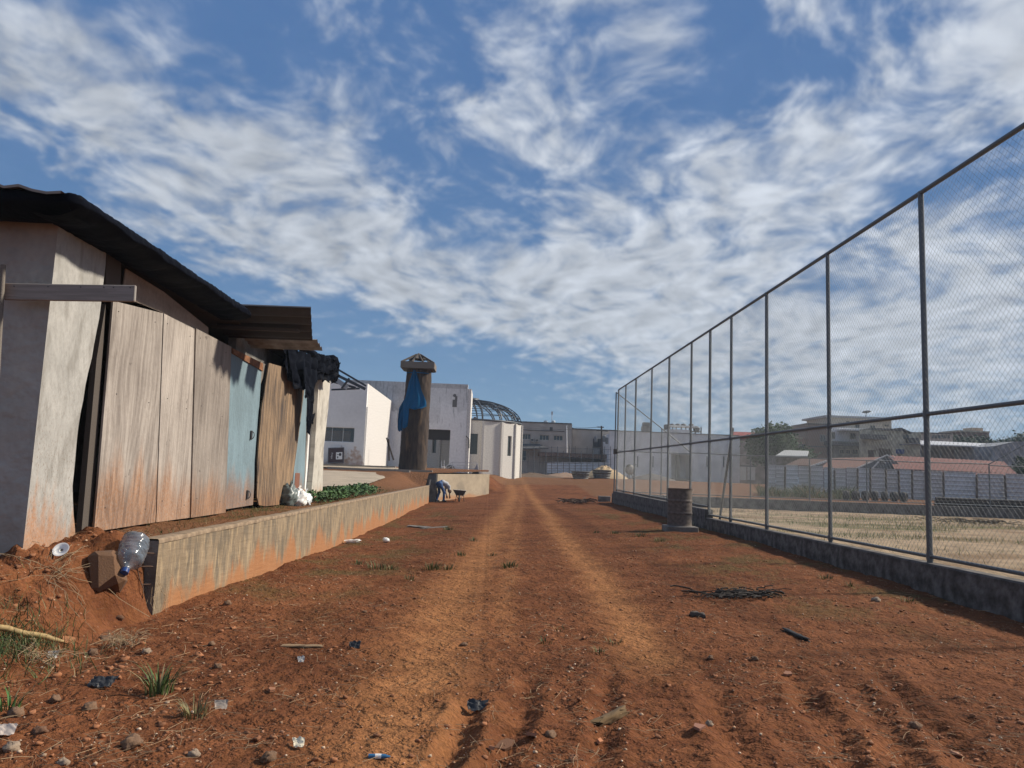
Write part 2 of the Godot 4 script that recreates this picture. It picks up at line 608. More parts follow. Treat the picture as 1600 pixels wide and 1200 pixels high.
func ground_y(x: float, d: float) -> float:
	var y := table(LANE, d) + table(TILT, d) * clampf(x, -8.0, 10.0)
	# the raised soil beyond the angled wall
	if d > 50.0:
		y = lerpf(y, maxf(y, 1.42), smoothstep(0.9, -0.6, x - maxf(0.0, (d - 58.0) * 0.10)) * smoothstep(52.4, 57.0, d))
	var near := 1.0 - smoothstep(30.0, 70.0, d)
	y += n_big.get_noise_2d(x, d) * 0.05 * smoothstep(2.0, 12.0, d)
	y += n_mid.get_noise_2d(x, d) * 0.022 * near
	if d < 24.0:
		var tl := exp(-pow((x - table(TRACK_L, d)) / 0.28, 2.0))
		var tr := exp(-pow((x - table(TRACK_R, d)) / 0.28, 2.0))
		var rough := 1.0 - 0.8 * maxf(tl, tr) * smoothstep(5.0, 8.0, d)
		y -= 0.03 * maxf(tl, tr) * smoothstep(5.0, 8.0, d)
		y += rough * n_fine.get_noise_2d(x, d) * 0.015
		if d < 20.0:
			var kx := x - table(TRACK_L, d) if tl > tr else x - table(TRACK_R, d)
			y += 0.0045 * maxf(tl, tr) * sin((d + absf(kx) * 0.9) * 52.0) * smoothstep(-0.15, 0.25, n_mid.get_noise_2d(x * 0.4, d * 0.4 + 60.0)) * smoothstep(4.0, 6.0, d)
		if d < 7.6:
			y += rut_at(x, d)
		if d < 14.0:
			y += rough * 0.010 * n_fine.get_noise_2d(x * 2.9 + 40.0, d * 2.9)
	if x < -1.5 and d < 9.6:
		var b := bank_of(x, d)
		if d > 7.9 and x > -3.42:
			b *= smoothstep(-2.9, -3.4, x) * 0.35
		y += b
		y += b * (0.16 * n_mid.get_noise_2d(x * 2.1 + 3.0, d * 2.1) + 0.07 * n_fine.get_noise_2d(x * 0.9, d * 0.9))
	if x < -3.40 and d > 8.25:
		y = minf(y, terrace_y(x, d) - 0.3) if d < 60.0 else y
	if x > 6.68 and d < 41.0:
		y = minf(y, 0.0)
	return y

func soil_colour(x: float, d: float, y: float) -> Color:
	var a := n_big.get_noise_2d(x * 1.3 + 50.0, d * 1.3)
	var b := n_mid.get_noise_2d(x * 1.4 + 20.0, d * 1.4)
	var c := n_fine.get_noise_2d(x * 1.3, d * 1.3 + 9.0)
	var k := clampf(0.46 + 0.38 * a + 0.42 * b + 0.38 * c, 0.0, 1.0)
	var col := Color(0.135, 0.050, 0.023).lerp(Color(0.305, 0.120, 0.053), k)
	var wob := 0.10 * n_mid.get_noise_1d(d * 0.7)
	var tl := exp(-pow((x - table(TRACK_L, d) + wob) / 0.40, 2.0)) * smoothstep(3.0, 4.5, d)
	var tr := exp(-pow((x - table(TRACK_R, d) - wob) / 0.28, 2.0)) * smoothstep(5.6, 7.2, d)
	var inner := exp(-pow((x - table(TRACK_L, d) - 0.62 + wob) / 0.16, 2.0)) * smoothstep(6.0, 9.0, d) * 0.55
	var dust := clampf(maxf(maxf(tl, tr), inner) * (0.95 + 0.6 * b + 0.2 * c), 0.0, 1.0)
	col = col.lerp(Color(0.440, 0.200, 0.082), dust * 0.85)
	# thin grass and old straw over the verges
	var verge := smoothstep(1.6, 3.2, absf(x - 0.9 - d * 0.02)) * smoothstep(7.0, 11.0, d) * (1.0 - smoothstep(26.0, 45.0, d))
	var g := smoothstep(0.05, 0.42, n_mid.get_noise_2d(x * 0.55 + 9.0, d * 0.30) + 0.5 * c) * verge
	col = col.lerp(Color(0.145, 0.100, 0.040), g * 0.75)
	if x > 6.7 and d > 41.0 or d > 60.0:
		col = col.lerp(Color(0.24, 0.135, 0.075), smoothstep(41.0, 48.0, d) * 0.6)
	return col

func surface_grid(xs: Array, ds: PackedFloat32Array, height: Callable, tint: Callable) -> ArrayMesh:
	# xs[r] are the x of row r; heights and colours row by row over threads
	var nr := ds.size()
	var nc: int = xs[0].size()
	var hs := []
	var cs := []
	hs.resize(nr)
	cs.resize(nr)
	var job := func(r: int) -> void:
		var line := PackedVector3Array()
		var ink := PackedColorArray()
		line.resize(nc)
		ink.resize(nc)
		for k in nc:
			var x: float = xs[r][k]
			var y: float = height.call(x, ds[r])
			line[k] = Vector3(x, y, -ds[r])
			ink[k] = tint.call(x, ds[r], y)
		hs[r] = line
		cs[r] = ink
	var id := WorkerThreadPool.add_group_task(job, nr)
	WorkerThreadPool.wait_for_group_task_completion(id)
	var v := PackedVector3Array()
	var c := PackedColorArray()
	var n := PackedVector3Array()
	var ix := PackedInt32Array()
	n.resize(nr * nc)
	for r in nr:
		v.append_array(hs[r])
		c.append_array(cs[r])
	ix.resize((nr - 1) * (nc - 1) * 6)
	var o := 0
	var flip: bool = xs[0][1] < xs[0][0]
	for r in nr:
		var ra := maxi(r - 1, 0) * nc
		var rb := mini(r + 1, nr - 1) * nc
		for k in nc:
			var ka := maxi(k - 1, 0)
			var kb := mini(k + 1, nc - 1)
			var nn := (v[rb + k] - v[ra + k]).cross(v[r * nc + kb] - v[r * nc + ka])
			n[r * nc + k] = (nn if nn.y > 0.0 else -nn).normalized()
			if r < nr - 1 and k < nc - 1:
				var i := r * nc + k
				var p := i + 1 if flip else i
				var q := i if flip else i + 1
				ix[o] = p
				ix[o + 1] = p + nc
				ix[o + 2] = q + nc
				ix[o + 3] = p
				ix[o + 4] = q + nc
				ix[o + 5] = q
				o += 6
	var arr := []
	arr.resize(Mesh.ARRAY_MAX)
	arr[Mesh.ARRAY_VERTEX] = v
	arr[Mesh.ARRAY_NORMAL] = n
	arr[Mesh.ARRAY_COLOR] = c
	arr[Mesh.ARRAY_INDEX] = ix
	var m := ArrayMesh.new()
	m.add_surface_from_arrays(Mesh.PRIMITIVE_TRIANGLES, arr)
	return m

func ground_piece(called: String, mesh: Mesh, m: Material) -> void:
	var o := MeshInstance3D.new()
	o.name = called
	o.mesh = mesh
	o.material_override = m
	add_child(o)
	tag(o, "", "", "", "structure")

func build_ground() -> void:
	var ds := PackedFloat32Array([-400.0, -120.0, -40.0, -14.0, -5.0, -1.0, 0.8, 1.8])
	var d := 2.5
	while d < 125.0:
		ds.append(d)
		d += 0.0064 * (d + 1.0)
	ds.append_array(PackedFloat32Array([135, 155, 190, 260, 400, 700, 1500]))
	var cols := 480
	var xs := []
	for r in ds.size():
		var wide := maxf(absf(ds[r]) + 4.0, 6.0) * 0.80
		if ds[r] < 2.0 or ds[r] > 130.0:
			wide = maxf(wide, 40.0) if absf(ds[r]) > 10.0 else 5.2 + absf(ds[r]) * 0.4
		var line := PackedFloat32Array([-1500.0 - wide, -wide * 4.0, -wide * 1.6])
		for k in cols + 1:
			line.append(wide * (2.0 * k / cols - 1.0))
		line.append_array(PackedFloat32Array([wide * 1.6, wide * 4.0, 1500.0 + wide]))
		xs.append(line)
	ground_piece("ground", surface_grid(xs, ds, ground_y, soil_colour), M.soil)

func wall_edge(d: float) -> float:
	if d < 43.5: return -3.42
	if d < 52.0: return lerpf(-3.0, -0.12, (d - 43.5) / 8.5)
	return -0.12

func terrace_colour(x: float, d: float, y: float) -> Color:
	var col := soil_colour(x + 40.0, d * 1.0 + 100.0, y).lerp(Color(0.22, 0.10, 0.048), 0.5)
	var g := smoothstep(-0.1, 0.4, n_mid.get_noise_2d(x * 0.9, d * 0.6) + 0.4 * n_fine.get_noise_2d(x, d)) * smoothstep(9.5, 12.0, d) * (1.0 - smoothstep(28.0, 34.0, d))
	return col.lerp(Color(0.12, 0.095, 0.035), g * 0.8)

func build_terrace() -> void:
	var ds := PackedFloat32Array()
	var d := 7.98
	while d < 62.0:
		ds.append(d)
		d += 0.0075 * d
	var xs := []
	for r in ds.size():
		var line := PackedFloat32Array()
		var e := wall_edge(ds[r])
		for k in 90:
			line.append(e - 34.0 * pow(k / 89.0, 2.2))
		xs.append(line)
	ground_piece("terrace", surface_grid(xs, ds, terrace_y, terrace_colour), M.soil)
	# pale concrete yard laid over the terrace, in two pours
	for yard in [[[24.5, 41.0, -4.9, -20.0], "yard_paving"], [[45.5, 49.6, -5.4, -20.0], "apron_paving"]]:
		var q: Array = yard[0]
		var yd := PackedFloat32Array()
		for i in 40: yd.append(lerpf(q[0], q[1], i / 39.0))
		var yx := []
		for i in 40:
			var line := PackedFloat32Array()
			var right: float = q[2] - (0.9 * smoothstep(30.0, 24.5, yd[i]) if q[0] < 40.0 else 0.0) - (1.1 * smoothstep(36.0, 41.0, yd[i]) if q[0] < 40.0 else 0.0)
			for k in 40: line.append(lerpf(right, q[3], k / 39.0))
			yx.append(line)
		ground_piece(yard[1], surface_grid(yx, yd, func(x, dd): return terrace_y(x, dd) + 0.05, func(x, dd, _y): return Color(0.54, 0.44, 0.32) * (0.92 + 0.25 * n_mid.get_noise_2d(x * 0.6, dd * 0.6) + 0.1 * n_fine.get_noise_2d(x, dd))), M.poured)

# ---------------------------------------------------------------- materials
func make_materials() -> void:
	T.nrm = bump_tex(0.03, 5, 6.0, 512, 3)
	T.nrm2 = bump_tex(0.012, 4, 8.0, 512, 4)
	T.speck = noise_tex(0.05, 5, Color(0.72, 0.72, 0.72), Color(1, 1, 1), 512, 5)
	T.blot = noise_tex(0.008, 5, Color(0.62, 0.61, 0.60), Color(1, 1, 1), 512, 6)
	T.faint = noise_tex(0.008, 5, Color(0.86, 0.855, 0.85), Color(1, 1, 1), 512, 6)
	# loose soil: crumbs, grit, bits of straw
	var g1 := FastNoiseLite.new()
	g1.noise_type = FastNoiseLite.TYPE_CELLULAR
	g1.frequency = 1.0
	g1.cellular_return_type = FastNoiseLite.RETURN_CELL_VALUE
	var g2 := FastNoiseLite.new()
	g2.frequency = 1.0
	g2.fractal_octaves = 4
	var soil_tex := tex(768, 768, func(u: float, v: float) -> Color:
		# wrapped on a torus-like double sample so that the tile repeats cleanly
		var wx := smoothstep(0.9, 1.0, u)
		var wy := smoothstep(0.9, 1.0, v)
		var f := func(a: float, b: float) -> Vector2:
			return Vector2(g1.get_noise_2d(a * 150.0, b * 150.0), g2.get_noise_2d(a * 60.0, b * 60.0))
		var s: Vector2 = f.call(u, v)
		if wx > 0.0: s = s.lerp(f.call(u - 1.0, v), wx)
		if wy > 0.0: s = s.lerp(f.call(u, v - 1.0), wy)
		var k := 0.70 + 0.34 * s.y + 0.17 * s.x
		var col := Color(k, k, k)
		if s.x > 0.93: col = Color(1.0, 0.98, 0.94)
		elif s.x < -0.93: col = Color(k * 0.55, k * 0.55, k * 0.5)
		return col)
	# crumbs and clods as relief: rounded cells of several sizes, in drifts
	var c1 := FastNoiseLite.new()
	c1.noise_type = FastNoiseLite.TYPE_CELLULAR
	c1.frequency = 1.0
	c1.cellular_return_type = FastNoiseLite.RETURN_DISTANCE
	var soil_relief := tex(768, 768, func(u: float, v: float) -> Color:
		var wx := smoothstep(0.9, 1.0, u)
		var wy := smoothstep(0.9, 1.0, v)
		var f := func(a: float, b: float) -> float:
			var drift := smoothstep(-0.25, 0.35, g2.get_noise_2d(a * 9.0 + 3.0, b * 9.0))
			var h1 := maxf(0.0, 0.75 - (c1.get_noise_2d(a * 38.0, b * 38.0) + 1.0)) * 1.1
			var h2 := maxf(0.0, 0.70 - (c1.get_noise_2d(a * 88.0 + 9.0, b * 88.0) + 1.0)) * 0.7
			var h3 := maxf(0.0, 0.70 - (c1.get_noise_2d(a * 170.0, b * 170.0 + 9.0) + 1.0)) * 0.35
			return 0.25 + 0.22 * g2.get_noise_2d(a * 34.0, b * 34.0) + drift * (h1 + h2) * 0.8 + h3 * 0.6
		var s: float = f.call(u, v)
		if wx > 0.0: s = lerpf(s, f.call(u - 1.0, v), wx)
		if wy > 0.0: s = lerpf(s, f.call(u, v - 1.0), wy)
		s = clampf(s, 0.0, 1.0)
		return Color(s, s, s).srgb_to_linear())
	M.soil = paint(1, 1, 1, 0.96, soil_tex, 0.55, T.nrm, 0.8)
	M.soil.metallic_specular = 0.2
	M.soil.heightmap_enabled = true
	M.soil.heightmap_texture = soil_relief
	M.soil.heightmap_scale = 2.8
	M.soil.vertex_color_use_as_albedo = true
	M.poured = paint(1, 1, 1, 0.9, T.speck, 0.5, T.nrm, 0.3)
	M.poured.vertex_color_use_as_albedo = true
	M.plain = paint(1, 1, 1, 0.9)
	M.plain.vertex_color_use_as_albedo = true
	M.rock = paint(1, 1, 1, 0.95, T.speck, 3.0, T.nrm, 0.8)
	M.rock.vertex_color_use_as_albedo = true
	M.concrete = paint(0.27, 0.255, 0.235, 0.92, T.blot, 0.45, T.nrm, 0.5)
	M.dark_concrete = paint(0.17, 0.165, 0.16, 0.92, T.blot, 0.5, T.nrm, 0.5)
	M.white_wall = paint(0.84, 0.82, 0.785, 0.8, T.speck, 0.35, T.nrm, 0.15)
	M.grey_wall = paint(0.86, 0.855, 0.845, 0.85, T.faint, 0.16, T.nrm, 0.2)
	M.beige_wall = paint(0.46, 0.41, 0.365, 0.85, T.faint, 0.12)
	M.cream_wall = paint(0.56, 0.52, 0.40, 0.85, T.blot, 0.2)
	M.cream_light = paint(0.66, 0.60, 0.50, 0.85, T.speck, 0.3)
	M.galv = paint(0.17, 0.19, 0.205, 0.5, T.speck, 2.0, null, 0.5, 0.55)
	M.steel_dark = paint(0.045, 0.055, 0.07, 0.5)
	M.iron = paint(0.05, 0.05, 0.052, 0.6)
	M.glass = paint(0.045, 0.055, 0.06, 0.12)
	M.clear_glass = paint(0.10, 0.11, 0.11, 0.05)
	M.clear_glass.transparency = BaseMaterial3D.TRANSPARENCY_ALPHA
	M.clear_glass.albedo_color.a = 0.25
	M.pane_grey = paint(0.09, 0.10, 0.10, 0.2)
	M.black_film = paint(0.005, 0.006, 0.010, 0.5, null, 1.0, T.nrm2, 0.4)
	M.black_film.metallic_specular = 0.08
	M.blue_tarp = paint(0.001, 0.125, 0.31, 0.7, T.speck, 2.0)
	M.blue_tarp.metallic_specular = 0.2
	M.timber = paint(0.235, 0.205, 0.175, 0.9, T.speck, 3.0, T.nrm, 0.4)
	M.timber_dark = paint(0.115, 0.095, 0.08, 0.9, T.speck, 3.0, T.nrm, 0.5)
	M.rust_sheet = paint(0.045, 0.041, 0.042, 0.6, T.faint, 1.5)
	M.zinc_sheet = paint(0.52, 0.535, 0.55, 0.55, T.faint, 0.35)
	M.zinc_blue = paint(0.54, 0.59, 0.64, 0.55, T.faint, 0.35)
	M.tile = paint(0.20, 0.085, 0.06, 0.85, T.blot, 0.4)
	M.tile_red = paint(0.36, 0.055, 0.045, 0.85, T.blot, 0.4)
	M.brick = paint(0.22, 0.14, 0.115, 0.9, T.speck, 1.5)
	M.sand = paint(0.55, 0.40, 0.23, 0.97, T.speck, 1.5, T.nrm, 0.6)
	M.gravel = paint(0.13, 0.11, 0.10, 0.97, T.speck, 1.5, T.nrm, 0.9)
	M.rubber = paint(0.035, 0.034, 0.033, 0.85, T.speck, 3.0)
	M.tub = paint(0.25, 0.255, 0.25, 0.8, T.blot, 1.0)
	M.white_plastic = paint(0.78, 0.77, 0.74, 0.5)
	M.leaf = paint(1, 1, 1, 0.75)
	M.leaf.vertex_color_use_as_albedo = true
	M.leaf.backlight_enabled = true
	M.leaf.backlight = Color(0.25, 0.3, 0.1)
	M.wire = paint(0.14, 0.155, 0.165, 0.5, null, 1.0, null, 0.5, 0.3)
	M.drum = paint(0.17, 0.135, 0.115, 0.75, T.blot, 2.0, T.nrm, 0.3)
	M.fence_wall = paint(0.20, 0.19, 0.18, 0.92, noise_tex(0.012, 5, Color(0.45, 0.42, 0.40), Color(1, 1, 1), 512, 9), 0.6, T.nrm, 0.6)
	M.asphalt_roof = paint(0.10, 0.105, 0.115, 0.8, T.blot, 0.3)

# weathered board: grain runs up the board; mud splashed over the foot with a ragged edge
func board_tex(seed_: int, light: Color, dark: Color, mud_to: float, streak := 1.0, rings := 0.5, w := 200, h := 600) -> ImageTexture:
	var g := FastNoiseLite.new()
	g.seed = seed_
	g.frequency = 1.0
	g.fractal_octaves = 4
	var s := FastNoiseLite.new()
	s.seed = seed_ + 70
	s.frequency = 1.0
	s.fractal_octaves = 2
	var cx := 0.35 + 0.3 * fposmod(seed_ * 0.371, 1.0)
	return tex(w, h, func(u: float, v: float) -> Color:
		var warp := s.get_noise_2d(u * 2.2, v * 2.0) * 0.16
		var flame := absf(u + warp * 0.35 - cx) * 7.0 + pow(absf(v - 0.30), 1.6) * 2.6
		var ring := 0.5 + 0.5 * sin(flame * 11.0 + s.get_noise_2d(u * 4.0, v * 1.5) * 1.2)
		var fibre := g.get_noise_2d((u + warp * 0.10) * 34.0, v * 0.9)
		var fine := g.get_noise_2d(u * 95.0 + 30.0, v * 3.2)
		var patch := s.get_noise_2d(u * 3.0 + 9.0, v * 2.2 - 4.0)
		var k := clampf(0.60 + 0.42 * fibre * streak + 0.30 * fine + 0.36 * patch - 0.24 * rings * ring, 0.0, 1.0)
		var col := dark.lerp(light, k)
		var knot := g.get_noise_2d(u * 6.0 + 3.0, v * 9.0 + 2.0)
		col = col.lerp(dark * 0.55, smoothstep(0.60, 0.66, knot) * 0.6)
		var mud := 1.0 - v - mud_to * (0.62 + 0.45 * s.get_noise_2d(u * 2.6, 3.0) + 0.16 * g.get_noise_2d(u * 16.0, v * 6.0))
		var m := smoothstep(0.13, -0.10, mud) * (0.80 + 0.4 * g.get_noise_2d(u * 40.0, v * 60.0))
		var earth := Color(0.15, 0.066, 0.028).lerp(Color(0.36, 0.168, 0.068), clampf(k * 1.1 - 0.1 + 0.5 * fine, 0.0, 1.0))
		col = col.lerp(earth, clampf(m, 0.0, 1.0) * 0.85)
		return col)

# cement render: trowel marks, damp streaks, soil splashed up from the foot
func render_tex(seed_: int, base: Color, stain: Color, mud_to: float, damp := 0.5, w := 384, h := 512, tall := 3.0) -> ImageTexture:
	var g := FastNoiseLite.new()
	g.seed = seed_
	g.frequency = 1.0
	g.fractal_octaves = 5
	return tex(w, h, func(u: float, v: float) -> Color:
		var big := g.get_noise_2d(u * 2.5, v * tall * 1.2)
		var mid := g.get_noise_2d(u * 12.0 + 5.0, v * tall * 6.0)
		var fine := g.get_noise_2d(u * 60.0, v * tall * 30.0 + 8.0)
		var run := g.get_noise_2d(u * 3.2 + 2.0, v * tall * 1.0)
		var k := 0.90 + 0.16 * big + 0.12 * mid + 0.10 * fine
		var col := base * k
		col = col.lerp(stain, clampf(smoothstep(0.10, 0.55, run * 1.1 + mid * 0.22 + fine * 0.2) * damp, 0.0, 1.0))
		var mud := 1.0 - v - mud_to * (0.7 + 0.7 * g.get_noise_2d(u * 2.4, 2.0) + 0.22 * mid)
		var m := smoothstep(0.07, -0.09, mud) * (0.75 + 0.5 * fine)
		var dots := smoothstep(0.38, 0.46, g.get_noise_2d(u * 45.0 + 60.0, v * tall * 22.0)) * smoothstep(mud_to * 2.6, mud_to * 1.2, 1.0 - v)
		col = col.lerp(Color(0.36, 0.155, 0.055), clampf(m, 0.0, 1.0) * 0.9)
		return col.lerp(Color(0.16, 0.10, 0.06), dots * 0.6))

# ---------------------------------------------------------------- walls along the lane
func build_retaining_walls() -> void:
	# stained concrete, streaked by rain, orange soil splashed up its foot
	var g := FastNoiseLite.new()
	g.seed = 5
	g.frequency = 1.0
	g.fractal_octaves = 5
	var face := tex(2048, 128, func(u: float, v: float) -> Color:
		var x := u * 11.0
		var wrap := smoothstep(10.2, 11.0, x)
		var f := func(xx: float) -> Color:
			var run := g.get_noise_2d(xx * 4.5, v * 1.1)
			var run2 := g.get_noise_2d(xx * 13.0 + 9.0, v * 1.9)
			var big := g.get_noise_2d(xx * 1.1, v * 0.8 + 5.0)
			var fine := g.get_noise_2d(xx * 40.0, v * 34.0)
			var col := Color(0.265, 0.200, 0.128) * (0.86 + 0.30 * big + 0.16 * fine)
			col = col.lerp(Color(0.105, 0.088, 0.066), clampf(smoothstep(-0.02, 0.42, run + 0.35 * run2 + 0.30 * (0.5 - v)), 0.0, 1.0) * 0.62)
			col = col.lerp(Color(0.40, 0.30, 0.18), smoothstep(0.14, 0.46, run2 - 0.4 * run) * 0.6)
			var mud := 1.0 - v - 0.36 - 0.55 * g.get_noise_2d(xx * 0.9 + 3.0, 4.0) - 0.16 * g.get_noise_2d(xx * 7.0, v * 3.0)
			return col.lerp(Color(0.37, 0.155, 0.055) * (0.9 + 0.25 * fine), smoothstep(0.16, -0.14, mud) * 0.85)
		var q: Color = f.call(x)
		return q.lerp(f.call(x - 11.0), wrap) if wrap > 0.0 else q)
	var m := printed(face, 0.92, T.nrm, 0.35)
	var t := thing("retaining_wall", "long low concrete retaining wall streaked with orange mud beside the dirt lane", "wall", Vector3(-3.4, -0.3, -25))
	var mb := MB.new()
	var step := 0.5
	var d := 7.95
	while d < 42.4:
		var e := minf(d + step, 42.5)
		var top := func(q: float) -> float: return 0.715 + 0.010 * n_mid.get_noise_1d(q * 1.7)
		var a := Vector3(-3.3, -0.5, -d)
		var b := Vector3(-3.3, top.call(d), -d)
		var c := Vector3(-3.3, top.call(e), -e)
		var f := Vector3(-3.3, -0.5, -e)
		# v = 1 at the ground line, 0 at the top
		var low := 1.0 + 0.22
		mb.quad(a, b, c, f, Vector2((d - 7.95) / 11.0, 0.0), Vector2((e - 7.95) / 11.0, low))
		d = e
	var back := MB.new()
	back.abox(Vector3(-3.302, -0.5, -42.49), Vector3(-3.30 - 0.17, 0.70, -7.96))
	part(t, "core", back, M.concrete)
	part(t, "face", mb, m)
	var cap := MB.new()
	d = 7.94
	var rows := []
	while d < 42.6:
		var y := 0.712 + 0.010 * n_mid.get_noise_1d(d * 1.7)
		var w := 0.012 * n_mid.get_noise_1d(d * 2.3 + 40.0)
		rows.append([Vector3(-3.292 + w, y - 0.035, -d), Vector3(-3.294 + w, y, -d), Vector3(-3.31 + w, y + 0.012, -d), Vector3(-3.46, y + 0.012, -d), Vector3(-3.48, y - 0.03, -d)])
		d += 0.25
	cap.grid(rows)
	part(t, "coping", cap, paint(0.36, 0.265, 0.175, 0.92, T.blot, 1.2, T.nrm, 0.5))

	# the taller wall that swings out beyond the person
	var t2 := thing("angled_wall", "taller weathered concrete wall angling out behind the bent person and wheelbarrow", "wall", Vector3(-1.5, 0, -47.5))
	var p0 := Vector3(-2.95, -0.6, -43.5)
	var p1 := Vector3(-0.05, -0.6, -52.0)
	var dir := (p1 - p0).normalized()
	var face2 := MB.new()
	var steps := 16
	for i in steps:
		var a := p0.lerp(p1, float(i) / steps)
		var b := p0.lerp(p1, float(i + 1) / steps)
		var ya := 1.36 + 0.09 * i / steps
		var yb := 1.36 + 0.09 * (i + 1) / steps
		face2.quad(a, Vector3(a.x, ya, a.z), Vector3(b.x, yb, b.z), b, Vector2(0.3 + 0.85 * i / steps, 0.0), Vector2(0.3 + 0.85 * (i + 1) / steps, 1.35))
	part(t2, "face", face2, printed(render_tex(31, Color(0.36, 0.295, 0.21), Color(0.19, 0.16, 0.12), 0.2, 0.7, 512, 160, 0.6), 0.92))
	var nrm := Vector3(dir.z, 0, -dir.x)
	if nrm.x > 0: nrm = -nrm
	var core2 := MB.new()
	core2.slab([p0 + nrm * 0.004, p1 + nrm * 0.004, Vector3(p1.x, 1.44, p1.z) + nrm * 0.004, Vector3(p0.x, 1.35, p0.z) + nrm * 0.004], nrm * 0.22)
	part(t2, "core", core2, M.concrete)
	# low ramp wall that closes the gap between both walls
	var t3 := MB.new()
	t3.slab([Vector3(-4.75, 0.5, -43.3), Vector3(-4.75, 1.12, -43.3), Vector3(-3.0, 1.37, -43.3), Vector3(-3.0, -0.5, -43.3), Vector3(-3.42, -0.5, -43.3), Vector3(-3.42, 0.5, -43.3)], Vector3(0, 0, -0.18))
	solo("ramp_wall", t3, M.concrete, "short grey wedge-shaped concrete wall between the long wall and the taller wall", "wall")

# ---------------------------------------------------------------- shed
const SX := -4.2     # plane of the shed's boarded side
func side(pts: Array, x := SX) -> Array:
	var out := []
	for p in pts: out.append(on_x(p[0], p[1], SX) + Vector3(x - SX, 0, 0))
	return out

